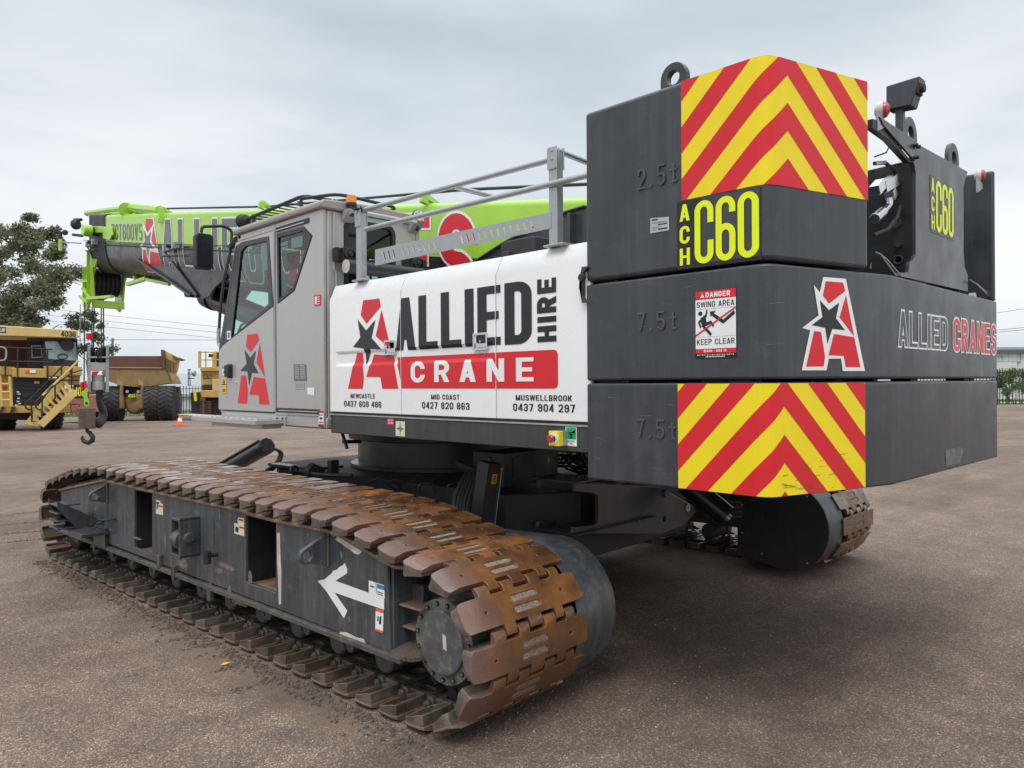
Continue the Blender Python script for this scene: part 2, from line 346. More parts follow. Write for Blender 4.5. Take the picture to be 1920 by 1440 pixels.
def rrect(x0, y0, x1, y1, r, n=5):
    return arc(x1-r, y1-r, r, r, 0, 90, n)+arc(x0+r, y1-r, r, r, 90, 180, n)+arc(x0+r, y0+r, r, r, 180, 270, n)+arc(x1-r, y0+r, r, r, 270, 360, n)
def circ(cx, cy, r, n=16): return [(cx+r*math.cos(2*PI*i/n), cy+r*math.sin(2*PI*i/n)) for i in range(n)]
def grow(P, o):                              # offset a convex polygon outwards
    if sum(P[i-1][0]*P[i][1]-P[i][0]*P[i-1][1] for i in range(len(P))) < 0: P = P[::-1]
    n = len(P); out = []
    for i in range(n):
        a, b, c = Vector(P[i-1]), Vector(P[i]), Vector(P[(i+1) % n])
        if (b-a).length < 1e-7 or (c-b).length < 1e-7: continue
        d1 = (b-a).normalized(); d2 = (c-b).normalized(); n1 = Vector((d1.y, -d1.x)); n2 = Vector((d2.y, -d2.x))
        k = n1+n2
        if k.length < 1e-6: continue
        k.normalize(); out.append(tuple(b+k*(o/max(.45, k.dot(n1)))))
    return out
def stroke(pts, t, closed=False):            # thick polyline -> quads sharing mitred edges
    p = [Vector(q) for q in pts]; q = [p[0]]
    for x in p[1:]:
        if (x-q[-1]).length > 1e-5: q.append(x)
    if closed and (q[0]-q[-1]).length < 1e-5: q.pop()
    p = q; n = len(p); Lr = []
    for i in range(n):
        if closed: a, c = p[i-1], p[(i+1) % n]
        else: a, c = p[max(i-1, 0)], p[min(i+1, n-1)]
        d1 = (p[i]-a); d2 = (c-p[i])
        if d1.length < 1e-9: d1 = d2
        if d2.length < 1e-9: d2 = d1
        d1 = d1.normalized(); d2 = d2.normalized(); n1 = Vector((-d1.y, d1.x)); n2 = Vector((-d2.y, d2.x)); k = (n1+n2)
        k = k.normalized() if k.length > 1e-6 else n1
        s = t/2/max(.35, k.dot(n1)); Lr.append((tuple(p[i]+k*s), tuple(p[i]-k*s)))
    m = n if closed else n-1
    return [[Lr[i][0], Lr[(i+1) % n][0], Lr[(i+1) % n][1], Lr[i][1]] for i in range(m)]

# ------------------------------------------------------------------ a bold sign-writer's alphabet, cap height 1
def glyph(ch, w, t, v=None):
    v = t*.86 if v is None else v
    h = t/2; x0, x1, y0, y1 = h, w-h, v/2, 1-v/2; k = (x1-x0)/2; ry = min(k*1.15, .30); R = lambda a, b, c, d: [(a, c), (b, c), (b, d), (a, d)]
    ym = .5
    def ring(ya, yb, r2): return stroke(arc(x1-k, yb-r2, k, r2, 0, 90)+arc(x0+k, yb-r2, k, r2, 90, 180)+arc(x0+k, ya+r2, k, r2, 180, 270)+arc(x1-k, ya+r2, k, r2, 270, 360), t, True)
    def para(a, b, wd, c=0, d=1): return [(a, c), (a+wd, c), (b+wd, d), (b, d)]
    if ch == 'A': return [para(0, w/2-t*.54, t*1.04), para(w-t*1.04, w/2-t*.5, t*1.04), R(t*.6, w-t*.6, .2, .2+v)]
    if ch == 'V': return [para(w/2-t*.54, 0, t*1.05), para(w/2-t*.5, w-t*1.05, t*1.05)]
    if ch == 'W':
        q = w/4; s = t*.92
        return [para(q-s*.5, 0, s), para(q-s*.5, 2*q-s/2, s), para(3*q-s/2, 2*q-s/2, s), para(3*q-s/2, w-s, s)]
    if ch == 'M': return [R(0, t, 0, 1), R(w-t, w, 0, 1), para(w/2-t*.5, 0, t), para(w/2-t*.5, w-t, t)]
    if ch == 'N': return [R(0, t, 0, 1), R(w-t, w, 0, 1), para(w-t*1.05, 0, t*1.05)]
    if ch == 'I' or ch == 'l': return [R(0, t, 0, 1)]
    if ch == 'L': return [R(0, t, 0, 1), R(0, w, 0, v)]
    if ch == 'E': return [R(0, t, 0, 1), R(0, w, 0, v), R(0, w, 1-v, 1), R(0, w*.92, .5-v/2, .5+v/2)]
    if ch == 'F': return [R(0, t, 0, 1), R(0, w, 1-v, 1), R(0, w*.9, .47-v/2, .47+v/2)]
    if ch == 'H': return [R(0, t, 0, 1), R(w-t, w, 0, 1), R(0, w, .5-v/2, .5+v/2)]
    if ch == 'T': return [R(w/2-h, w/2+h, 0, 1), R(0, w, 1-v, 1)]
    if ch == 'K': return [R(0, t, 0, 1), para(t*.7, w-t*1.15, t*1.15, .35, 1), para(w-t*1.1, t*.9, t*1.1, 0, .6)]
    if ch == 'Y': return [R(w/2-h, w/2+h, 0, .5), para(w/2-t*.5, 0, t*1.05, .42, 1), para(w/2-t*.5, w-t*1.05, t*1.05, .42, 1)]
    if ch == 'Z': return [R(0, w, 0, v), R(0, w, 1-v, 1), para(0, w-t*1.15, t*1.15)]
    if ch == 'O' or ch == '0': return ring(y0, y1, ry)
    if ch == 'Q': return ring(y0, y1, ry)+[para(w-t*1.1, w*.5, t, -.06, .25)]
    if ch == 'C': return stroke([(x1, .64)]+arc(x1-k, y1-ry, k, ry, 0, 90)+arc(x0+k, y1-ry, k, ry, 90, 180)+arc(x0+k, y0+ry, k, ry, 180, 270)+arc(x1-k, y0+ry, k, ry, 270, 360)+[(x1, .36)], t)
    if ch == 'G': return glyph('C', w, t, v)+[R(w*.52, w, .5-v, .5), R(w-t, w, .3, .5)]
    if ch == 'U': return stroke([(x0, 1)]+arc(x0+k, y0+ry, k, ry, 180, 270)+arc(x1-k, y0+ry, k, ry, 270, 360)+[(x1, 1)], t)
    if ch == 'J': return stroke([(x0, .3)]+arc(x0+k, y0+ry, k, ry, 180, 270)+arc(x1-k, y0+ry, k, ry, 270, 360)+[(x1, 1)], t)
    if ch == 'D': return stroke([(x0, y0), (x0, y1)]+arc(x1-k, y1-ry, k, ry, 90, 0)+arc(x1-k, y0+ry, k, ry, 0, -90), t, True)
    if ch in 'PRB':
        yb = .46; r2 = (y1-yb)/2; kk = min(k, r2*1.0)
        g = [R(0, t, 0, 1)]+stroke([(h, yb), (h, y1)]+arc(x1-kk, y1-r2, kk, r2, 90, 0)+arc(x1-kk, yb+r2, kk, r2, 0, -90), t if ch != 'B' else t*.95, True)
        if ch == 'R': g.append(para(w-t*1.1, w*.42-t*.2, t*1.1, 0, .5))
        if ch == 'B':
            r3 = (yb-y0)/2; kk = min(k, r3); g += stroke([(h, y0), (h, yb)]+arc(x1-kk, yb-r3, kk, r3, 90, 0)+arc(x1-kk, y0+r3, kk, r3, 0, -90), t*.95, True)
        return g
    if ch in 'S5':
        rt = (y1-ym)/2; rb = (ym-y0)/2; rt2 = min(rt, k*1.2); rb2 = min(rb, k*1.2)
        low = arc(x1-k, ym-rb2, k, rb2, 90, 0)+arc(x1-k, y0+rb2, k, rb2, 0, -90)+arc(x0+k, y0+rb2, k, rb2, 270, 180)+[(x0, .30)]
        if ch == 'S': return stroke([(x1, .70)]+arc(x1-k, y1-rt2, k, rt2, 0, 90)+arc(x0+k, y1-rt2, k, rt2, 90, 180)+arc(x0+k, ym+rt2, k, rt2, 180, 270)+low[1:], t)
        ym += .05; rb2 = min((ym-y0)/2, k*1.2)
        return [R(t*.1, w*.96, 1-v, 1), R(t*.1, t*1.1, .5, 1)]+stroke([(x0+t*.05, ym-.03), (x0+k*.55, ym)]+arc(x1-k, ym-rb2, k, rb2, 90, 0)+arc(x1-k, y0+rb2, k, rb2, 0, -90)+arc(x0+k, y0+rb2, k, rb2, 270, 205), t)
    if ch in '69':
        yb = .575-v/2; r2 = min((yb-y0)/2, k*1.2)
        g = ring(y0, yb, r2)+stroke([(x0, y0+r2), (x0, y1-ry)]+arc(x0+k, y1-ry, k, ry, 180, 90)+arc(x1-k, y1-ry, k, ry, 90, 0)+[(x1, .745)], t)
        return g if ch == '6' else [[(w-a, 1-b) for a, b in P] for P in g]
    if ch == '8':
        ym = .52; return ring(y0, ym, min((ym-y0)/2, k*1.2))+ring(ym, y1, min((y1-ym)/2, k*1.2))
    if ch == '3':
        ym = .52; ra = min((y1-ym)/2, k*1.2); rb = min((ym-y0)/2, k*1.2)
        return stroke([(x0, .72)]+arc(x0+k, y1-ra, k, ra, 180, 90)+arc(x1-k, y1-ra, k, ra, 90, 0)+arc(x1-k, ym+ra, k, ra, 0, -90)+[(w*.36, ym)], t)+stroke([(w*.36, ym)]+arc(x1-k, ym-rb, k, rb, 90, 0)+arc(x1-k, y0+rb, k, rb, 0, -90)+arc(x0+k, y0+rb, k, rb, 270, 180)+[(x0, .28)], t)
    if ch == '2': return [R(0, w, 0, v)]+stroke([(x0, .68)]+arc(x0+k, y1-ry, k, ry, 180, 90)+arc(x1-k, y1-ry, k, ry, 90, 0)+[(x1, .62), (x1*.93, .52), (h*1.1, v*.6)], t)
    if ch == '4': return [R(w*.58, w*.58+t, 0, 1), R(0, w, .2, .2+v), para(0, w*.52, t*1.1, .2+v*.4, 1)]
    if ch == '7': return [R(0, w, 1-v, 1), para(w*.2, w-t*1.1, t*1.1)]
    if ch == '1': return [R(w*.45, w*.45+t, 0, 1), para(0, w*.3, t*1.1, .74, .96)]
    if ch == 't': return [R(w*.38, w*.38+t, .05, .86), R(0, w, .56, .56+v), R(w*.38, w, 0, v)]
    if ch == '.': return [R(0, t*1.05, 0, t*1.05)]
    if ch == ',': return [R(0, t*1.05, -t*.8, t*1.05)]
    if ch == '-': return [R(0, w, .42, .42+v)]
    if ch == '&': return ring(y0, ym, .2)+ring(ym, y1, .2)
    return []
NARROW = {'I': None, '.': .3, ' ': .5, '1': .8, 'M': 1.28, 'W': 1.45, 'L': .9, 'E': .92, 'F': .9, 'T': .98, 't': .8, '-': .7}
def text_polys(txt, w, t, gap=None, v=None):
    """polygons of a line of text in cap heights; returns polys, width"""
    gap = t*.42 if gap is None else gap; x = 0; out = []
    for ch in txt:
        k = NARROW.get(ch, 1.0); cw = t if k is None else w*k
        if ch == ' ': x += cw+gap; continue
        out += [[(a+x, b) for a, b in P] for P in glyph(ch, cw, t, v)]
        x += cw+gap
    return out, x-gap
def frame_uv(o, u, vv, n):
    o, u, vv, n = Vector(o), Vector(u), Vector(vv), Vector(n)
    return lambda a, b, t: o+u*a+vv*b+n*t
def lettering(mb, txt, fn, x0, x1, y0, y1, w, t, z=.003, gap=None, v=None, fat=0.0, lines=()):
    """text stretched to fill the rectangle x0..x1, y0..y1 of the frame fn"""
    P, wd = text_polys(txt, w, t, gap, v); H = y1-y0; sx = (x1-x0)/wd
    Q = [[(x0+a*sx, y0+b*H) for a, b in p] for p in P]
    if fat: Q = [grow(p, fat) for p in Q]
    Q = [q for q in Q if len(q) > 2]
    mb.sheet(fill2d(Q, (), lines), fn, z); return mb
def poly_sheet(mb, polys, fn, z=.003, exc=(), lines=()): mb.sheet(fill2d(polys, exc, lines), fn, z); return mb

# ------------------------------------------------------------------ the yard
def smooth(x): x = min(1, max(0, x)); return x*x*(3-2*x)
def gz(x, y):
    dep = x*_d.x+y*_d.y; lat = x*_r.x+y*_r.y
    s = smooth((9-lat)/26)
    return -0.0155*s*min(70, max(0, dep-13))
def on_ground(px, py):
    v = ray(px, py); t = 5.0
    for _ in range(60):
        p = EYEP+v*t; t += (p.z-gz(p.x, p.y))/max(.02, -v.z)*.6
    return EYEP+v*t
def ground_mat():
    m = bpy.data.materials.new('gravel_yard'); m.use_nodes = True; t = m.node_tree; t.nodes.clear(); L = t.links
    out = N(t, 'ShaderNodeOutputMaterial'); b = N(t, 'ShaderNodeBsdfPrincipled'); L.new(b.outputs[0], out.inputs[0])
    tc = N(t, 'ShaderNodeTexCoord'); P = tc.outputs['Object']
    n1 = N(t, 'ShaderNodeTexNoise', i_Scale=0.35, i_Detail=6.0, i_Roughness=.62); L.new(P, n1.inputs['Vector'])
    n2 = N(t, 'ShaderNodeTexNoise', i_Scale=3.5, i_Detail=8.0, i_Roughness=.7); L.new(P, n2.inputs['Vector'])
    base = ramp(t, [(0.32, (.128, .085, .060)), (0.5, (.188, .133, .098)), (0.68, (.238, .176, .135))]); L.new(n1.outputs['Fac'], base.inputs[0])
    fine = ramp(t, [(0.30, .66), (0.52, 1.0), (0.72, 1.28)]); L.new(n2.outputs['Fac'], fine.inputs[0])
    m1 = N(t, 'ShaderNodeMix', data_type='RGBA', blend_type='MULTIPLY'); m1.inputs[0].default_value = 1; L.new(base.outputs[0], m1.inputs[6]); L.new(fine.outputs[0], m1.inputs[7])
    # stones
    v1 = N(t, 'ShaderNodeTexVoronoi', i_Scale=150.0); L.new(P, v1.inputs['Vector'])
    bw = N(t, 'ShaderNodeSeparateColor'); L.new(v1.outputs['Color'], bw.inputs[0])
    st = ramp(t, [(0.0, .50), (0.45, .86), (0.78, 1.12), (0.90, 1.95), (1.0, 3.0)]); L.new(bw.outputs[0], st.inputs[0])
    m2 = N(t, 'ShaderNodeMix', data_type='RGBA', blend_type='MULTIPLY'); m2.inputs[0].default_value = .85; L.new(m1.outputs[2], m2.inputs[6]); L.new(st.outputs[0], m2.inputs[7])
    # tracked-out tan dirt beside the left crawler, with smeared edges
    cur = m2.outputs[2]
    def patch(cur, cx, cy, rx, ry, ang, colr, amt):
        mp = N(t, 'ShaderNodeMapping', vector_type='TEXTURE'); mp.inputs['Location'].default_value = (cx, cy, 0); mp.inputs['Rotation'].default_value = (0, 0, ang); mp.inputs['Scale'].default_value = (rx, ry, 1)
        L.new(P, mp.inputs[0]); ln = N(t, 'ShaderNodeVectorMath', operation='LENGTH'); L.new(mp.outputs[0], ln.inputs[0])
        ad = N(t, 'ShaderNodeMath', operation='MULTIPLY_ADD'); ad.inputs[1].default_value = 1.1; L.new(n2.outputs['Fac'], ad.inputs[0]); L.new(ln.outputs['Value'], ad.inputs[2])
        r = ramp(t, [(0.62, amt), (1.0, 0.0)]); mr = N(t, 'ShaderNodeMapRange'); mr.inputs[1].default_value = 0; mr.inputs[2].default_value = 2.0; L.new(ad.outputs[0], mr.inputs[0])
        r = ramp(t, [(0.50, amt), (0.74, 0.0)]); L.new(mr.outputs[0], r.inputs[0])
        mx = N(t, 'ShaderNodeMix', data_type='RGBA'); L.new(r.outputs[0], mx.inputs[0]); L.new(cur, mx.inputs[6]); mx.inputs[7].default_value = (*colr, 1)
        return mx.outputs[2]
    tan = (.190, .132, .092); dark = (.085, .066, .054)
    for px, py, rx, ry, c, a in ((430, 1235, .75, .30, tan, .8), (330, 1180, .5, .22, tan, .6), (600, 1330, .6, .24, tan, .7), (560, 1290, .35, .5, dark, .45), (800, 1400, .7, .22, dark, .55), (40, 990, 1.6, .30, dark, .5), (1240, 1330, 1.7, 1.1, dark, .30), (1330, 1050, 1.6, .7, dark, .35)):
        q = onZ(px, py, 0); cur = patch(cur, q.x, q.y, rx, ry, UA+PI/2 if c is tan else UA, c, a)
    # curved wheel tracks of yard traffic
    for cx, cy, R, wd, am in ((16.0, -9.5, 13.6, .26, .80), (16.0, -9.5, 15.7, .26, .82), (-9.0, 16.0, 14.2, .30, .84), (-9.0, 16.0, 16.6, .30, .84), (30, 24, 22.5, .35, .86), (30, 24, 25.0, .35, .86)):
        vs_ = N(t, 'ShaderNodeVectorMath', operation='SUBTRACT'); vs_.inputs[1].default_value = (cx, cy, 0); L.new(P, vs_.inputs[0]); ln = N(t, 'ShaderNodeVectorMath', operation='LENGTH'); L.new(vs_.outputs[0], ln.inputs[0])
        s1 = N(t, 'ShaderNodeMath', operation='SUBTRACT'); s1.inputs[1].default_value = R; L.new(ln.outputs['Value'], s1.inputs[0]); ab = N(t, 'ShaderNodeMath', operation='ABSOLUTE'); L.new(s1.outputs[0], ab.inputs[0])
        a2 = N(t, 'ShaderNodeMath', operation='MULTIPLY_ADD'); a2.inputs[1].default_value = .9; L.new(n2.outputs['Fac'], a2.inputs[0]); L.new(ab.outputs[0], a2.inputs[2])
        r = ramp(t, [(.36, am), (.36+wd, 1.0)]); L.new(a2.outputs[0], r.inputs[0]); mq = N(t, 'ShaderNodeMix', data_type='RGBA', blend_type='MULTIPLY'); mq.inputs[0].default_value = 1; L.new(cur, mq.inputs[6]); L.new(r.outputs[0], mq.inputs[7]); cur = mq.outputs[2]
    # long tyre sweeps on the far yard
    mp = N(t, 'ShaderNodeMapping'); mp.inputs['Rotation'].default_value = (0, 0, YAW); mp.inputs['Scale'].default_value = (.05, .9, 1); L.new(P, mp.inputs[0])
    ns = N(t, 'ShaderNodeTexNoise', i_Scale=2.2, i_Detail=5.0, i_Roughness=.6); L.new(mp.outputs[0], ns.inputs['Vector'])
    rs = ramp(t, [(0.35, .80), (0.65, 1.14)]); L.new(ns.outputs['Fac'], rs.inputs[0])
    m3 = N(t, 'ShaderNodeMix', data_type='RGBA', blend_type='MULTIPLY'); m3.inputs[0].default_value = .8; L.new(cur, m3.inputs[6]); L.new(rs.outputs[0], m3.inputs[7])
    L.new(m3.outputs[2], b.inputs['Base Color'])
    rr = ramp(t, [(0.3, .70), (0.7, .92)]); L.new(n2.outputs['Fac'], rr.inputs[0]); L.new(rr.outputs[0], b.inputs['Roughness'])
    bp = N(t, 'ShaderNodeBump'); bp.inputs['Strength'].default_value = .75; bp.inputs['Distance'].default_value = .008; bp.invert = True
    L.new(v1.outputs['Distance'], bp.inputs['Height'])
    bp2 = N(t, 'ShaderNodeBump'); bp2.inputs['Strength'].default_value = .6; bp2.inputs['Distance'].default_value = .05
    L.new(n2.outputs['Fac'], bp2.inputs['Height']); L.new(bp.outputs[0], bp2.inputs['Normal']); L.new(bp2.outputs[0], b.inputs['Normal'])
    MATS['gravel_yard'] = m
ground_mat()
def ground():
    us = [-900, -500, -300, -200, -140, -100, -80, -66, -56, -48]+[i*2.0 for i in range(-20, 21)]+[48, 56, 66, 80, 100, 140, 200, 300, 500, 900]
    ws = [-60, -30, -15, -8, -4]+[i*1.0 for i in range(0, 40)]+[40+i*4 for i in range(0, 20)]+[130, 160, 200, 300, 500, 900]
    vs = []
    for w in ws:
        for u in us:
            p = _d*w+_r*u; z = gz(p.x, p.y)
            vs.append((p.x, p.y, z))
    n = len(us); fs = [(j*n+i, j*n+i+1, (j+1)*n+i+1, (j+1)*n+i) for j in range(len(ws)-1) for i in range(n-1)]
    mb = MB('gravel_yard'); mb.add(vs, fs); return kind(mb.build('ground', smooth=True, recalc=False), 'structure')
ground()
def loose_gravel():
    # scattered chips and clods on the near gravel
    m = bpy.data.materials.new('stone_chips'); m.use_nodes = True; t = m.node_tree; b = t.nodes['Principled BSDF']
    at = N(t, 'ShaderNodeAttribute', attribute_name='shade'); r = ramp(t, [(0, (.085, .066, .054)), (.55, (.18, .135, .105)), (.85, (.29, .24, .20)), (1, (.44, .40, .35))])
    t.links.new(at.outputs['Fac'], r.inputs[0]); t.links.new(r.outputs[0], b.inputs['Base Color']); b.inputs['Roughness'].default_value = .85
    MATS['stone_chips'] = m
    rnd = random.Random(3); vs = []; fs = []; sh = []
    def chip(x, y, s, z=0.0, val=None):
        b0 = len(vs); a = rnd.random()*6.28; k = rnd.uniform(.5, .9); h = s*rnd.uniform(.35, .8); v = rnd.random() if val is None else val
        for i in range(5):
            q = a+i*1.257+rnd.uniform(-.3, .3); rr = s*rnd.uniform(.7, 1.15); vs.append((x+math.cos(q)*rr, y+math.sin(q)*rr*k, z-s*.15))
        for i in range(5):
            q = a+i*1.257+rnd.uniform(-.3, .3); rr = s*rnd.uniform(.35, .75); vs.append((x+math.cos(q)*rr, y+math.sin(q)*rr*k, z+h*rnd.uniform(.75, 1.1)))
        for i in range(5): fs.append((b0+i, b0+(i+1) % 5, b0+5+(i+1) % 5, b0+5+i))
        fs.append(tuple(b0+5+i for i in range(5))); sh.extend([v]*6)
    for _ in range(20000):
        dep = 2.6+7.5*rnd.random()**1.5; lat = rnd.uniform(-.72, .72)*dep; p = _d*dep+_r*lat
        chip(p.x, p.y, rnd.choice((.0025, .003, .0035, .004, .005, .007)), gz(p.x, p.y))
    for _ in range(1500):                      # clods dropped along the outboard ends of the left shoes
        ly = rnd.uniform(-2.7, 2.9); lx = -2.60-abs(rnd.gauss(0, .07)); p = UM @ Vector((lx, ly, 0)); chip(p.x, p.y, rnd.uniform(.006, .020), 0, rnd.uniform(0, .35))
    for (ax, ay), (bx, by), cnt in (((0, 968), (78, 958), 60), ((0, 985), (85, 978), 70), ((0, 1002), (80, 996), 60), ((10, 1018), (88, 1010), 50), ((285, 1163), (345, 1150), 60), ((300, 1182), (372, 1166), 70), ((318, 1204), (395, 1186), 70), ((350, 1218), (452, 1200), 80), ((395, 1262), (470, 1240), 60), ((430, 1300), (520, 1272), 60)):
        a, b = onZ(ax, ay, 0), onZ(bx, by, 0)
        for _ in range(cnt):
            u = rnd.random(); p = a.lerp(b, u)+Vector((rnd.gauss(0, .015), rnd.gauss(0, .015), 0)); chip(p.x, p.y, rnd.uniform(.004, .014), 0, rnd.uniform(0, .3))
    for _ in range(1200):
        ly = rnd.uniform(-2.9, 2.6); lx = rnd.uniform(-2.56, -1.8); p = UM @ Vector((lx, ly, 0)); chip(p.x, p.y, rnd.uniform(.006, .016), 0.0, rnd.uniform(0, .3))
    mb = MB('stone_chips'); mb.v = [Vector(p) for p in vs]; mb.f = fs; mb.mi = [0]*len(fs)
    o = mb.build('loose_gravel', smooth=False, recalc=False); at = o.data.attributes.new('shade', 'FLOAT', 'FACE'); at.data.foreach_set('value', sh)
    kind(o, 'stuff'); o['label'] = 'loose stone chips and dirt clods on the gravel around the left crawler track'; o['category'] = 'gravel'
loose_gravel()

# ================================================================== THE CRANE
crane = thing('crawler_crane', 'grey cabbed crawler crane with a lime green boom, chevron counterweights and rusty tracks', 'crane', (4.66, 5.67, 0))
XS = 3.0                                       # plane of the left hand hood doors
def SIDE(x): return lambda a, b, t: Vector((x-t, -a, b))
def REAR(y): return lambda a, b, t: Vector((a, y-t, b))
def sp(px, py, x=XS): p = onX(px, py, x); return (-p.y, p.z)
def rp(px, py, y): p = onY(px, py, y); return (p.x, p.z)
def spoly(pts, x=XS): return [sp(a, b, x) for a, b in pts]
def rpoly(pts, y): return [rp(a, b, y) for a, b in pts]
def cpoly(pts, ox, oy, k): return [(ox+a*k, oy+b*k) for a, b in pts]

lf_ = onZ(423, 1245, .006); lm = MB('sticker_yellow'); lm.add([lf_+Vector(q) for q in ((-.03, 0, 0), (-.005, .014, .008), (.035, .006, .004), (.0, -.012, .002))], [(0, 1, 2, 3)])
tag(lm.build('fallen_leaf', smooth=False), 'small dry yellow leaf lying on the dirt beside the left track', 'leaf')
# ---- deck (turntable frame)
mb = MB('black_paint')
mb.box((3.005, 2.30, 1.290), (6.31, 4.985, 1.425)); mb.box((3.9, 4.985, 1.30), (5.5, 6.5, 1.42)); mb.box((3.95, 2.35, 1.20), (5.35, 4.6, 1.289))
deck = mb.build('deck_frame', crane, bevel=.006)
mb = MB('galvanised'); mb.box((2.998, 2.50, 1.423), (3.03, 4.985, 1.432)); mb.build('deck_edge_strip', deck)  # pale strip imitates the highlight along the black deck's top edge
mb = MB('dark_steel'); mb.box((3.02, 2.30, 1.425), (6.30, 4.98, 1.446)); mb.build('deck_plate', deck)

# ---- hood with three doors
A0, A1 = -4.985, -2.50
ga, gb = sp(752, 700)[0], sp(930, 700)[0]
ZB = 2.262
def recess(a1, a2, z1=1.775, z2=1.885, e=.022, dep=.012):
    return lambda a, b: dep*max(0, min(1, (b-z1)/e, (z2-b)/e, (a-a1)/e, (a2-a)/e)), [((a1, z1), (a2, z1)), ((a2, z1), (a2, z2)), ((a2, z2), (a1, z2)), ((a1, z2), (a1, z1)),
        ((a1+e, z1+e), (a2-e, z1+e)), ((a2-e, z1+e), (a2-e, z2-e)), ((a2-e, z2-e), (a1+e, z2-e)), ((a1+e, z2-e), (a1+e, z1+e)),
        ((a1, z1), (a1+e, z1+e)), ((a2, z1), (a2-e, z1+e)), ((a2, z2), (a2-e, z2-e)), ((a1, z2), (a1+e, z2-e))]
R1 = recess(sp(629, 668)[0], ga-.022); R2 = recess(sp(764, 660)[0], gb-.022)
def hood_depth(a, b): return R1[0](a, b)+R2[0](a, b)
HL = R1[1]+R2[1]
def HOOD(a, b, t): return Vector((XS-t+hood_depth(a, b), -a, b))
def prof(a, b, t):                              # door skin, leaning in above the crease
    x = XS-t+hood_depth(a, b)
    if b > ZB: x += (b-ZB)*.46
    return Vector((x, -a, b))
hood = MB('dark_steel').box((3.045, 2.36, 1.446), (3.80, 4.95, 2.335)).build('engine_hood', crane)
for i, (a, b) in enumerate(((A0, ga-.004), (ga+.004, gb-.004), (gb+.004, A1))):
    mb = MB('white_paint')
    ln = [((a, ZB), (b, ZB))]+[l for l in HL if a < l[0][0] < b and a < l[1][0] < b]
    mb.plate(fill2d([[(a, 1.447), (b, 1.447), (b, 2.372), (a, 2.372)]], (), ln), prof, -.03, 0)
    mb.box((3.052, -b, 2.352), (3.75, -a, 2.374))
    door = mb.build('hood_door', hood, bevel=.004, angle=25)
    if i < 2:
        q0 = (721, 742, 637.5, 665.5) if i == 0 else (887.5, 914.5, 624, 656.5)
        x0, z1 = sp(q0[0], q0[2]); x1, z0 = sp(q0[1], q0[3]); z1 = sp((q0[0]+q0[1])/2, q0[2])[1]; z0 = sp((q0[0]+q0[1])/2, q0[3])[1]
        f = HOOD if False else SIDE(XS+.004)
        mb = MB('chrome'); mb.plate(fill2d([rrect(x0, z0, x1, z1, .006)], [rrect(x0+.012, z0+.012, x1-.012, z1-.012, .004)]), f, -.02, .010)
        mb.plate(fill2d([rrect(x0+.012, z0+.012, x1-.012, z1-.012, .004)]), f, -.02, -.010)
        mb.plate(fill2d([rrect(x0+.024, z0+.017, x1-.016, z1-.017, .005)]), f, -.010, .004)
        c = f((x0+x1)/2, (z0+z1)/2, .004); mb.cyl(c, c+Vector((-.006, 0, 0)), .007, n=12); mb.m('machine_black').cyl(c+Vector((-.006, 0, 0)), c+Vector((-.0068, 0, 0)), .003, n=8)
        mb.build('latch', hood, bevel=.0015)
# ---- hood lettering
K1 = .114583
logo = dict(
    top=[(681.3, 563.3), (711.7, 559.5), (714.3, 574.5), (687.5, 606.7), (676.7, 590.8)], wedge=[(715.8, 580.8), (733.5, 655), (704.8, 630)],
    star=cpoly([(270, 340), (410, 520), (560, 345), (497, 640), (660, 830), (480, 820), (395, 1100), (370, 815), (195, 790), (315, 635)], 640, 560, K1),
    left=cpoly([(238, 190), (332, 193), (372, 600), (350, 775), (112, 775)], 640, 640, K1),
    right=cpoly([(515, 212), (840, 235), (935, 775), (675, 775), (642, 582), (412, 582)], 640, 640, K1))
U = {k: spoly(v) for k, v in logo.items()}
us = [p for v in U.values() for p in v]; LX0, LX1 = min(p[0] for p in us), max(p[0] for p in us); LZ0, LZ1 = min(p[1] for p in us), max(p[1] for p in us)
UNIT = {k: [((a-LX0)/(LX1-LX0), (b-LZ0)/(LZ1-LZ0)) for a, b in v] for k, v in U.items()}    # the company's star-and-A mark in a unit box
SEAM = [((g, 1.4), (g, 2.4)) for g in (ga-.004, ga+.004, gb-.004, gb+.004)]
GAPS = [[(g-.004, 1.4), (g+.004, 1.4), (g+.004, 2.4), (g-.004, 2.4)] for g in (ga, gb)]
mb = MB('red_vinyl')
poly_sheet(mb, [U['top'], U['wedge'], U['left'], U['right']], HOOD, .0025, (), HL)
mb.m('black_vinyl'); poly_sheet(mb, [U['star']], HOOD, .0025, (), HL)
mb.build('star_logo', hood, smooth=False, recalc=False)
mb = MB('black_vinyl')
x0, x1 = sp(742.5, 657.5)[0], sp(997.5, 600)[0]; zt = (sp(765, 558)[1]+sp(955, 531)[1])/2; zb = (sp(765, 657)[1]+sp(950, 645)[1])/2
P, wd = text_polys('ALLIED', .405, .152, .062, .135); sx = (x1-x0)/wd
poly_sheet(mb, [[(x0+a*sx, zb+b*(zt-zb)) for a, b in p] for p in P], HOOD, .0025, GAPS, HL)
yb = -sp(1043.5, 600)[0]; wl = sp(1008, 600)[0]; wr = sp(1043.5, 600)[0]; hb, ht = sp(1026, 641)[1], sp(1026, 522)[1]
P, wd = text_polys('HIRE', .74, .27, .16, .235); s2 = (ht-hb)/wd
mb.build('company_name', hood, smooth=False, recalc=False)
mb = MB('black_vinyl'); poly_sheet(mb, [[(wr-b*(wr-wl), hb+a*s2) for a, b in p] for p in P], HOOD, .0025); mb.build('company_name', hood, smooth=False, recalc=False)
mb = MB('black_vinyl')
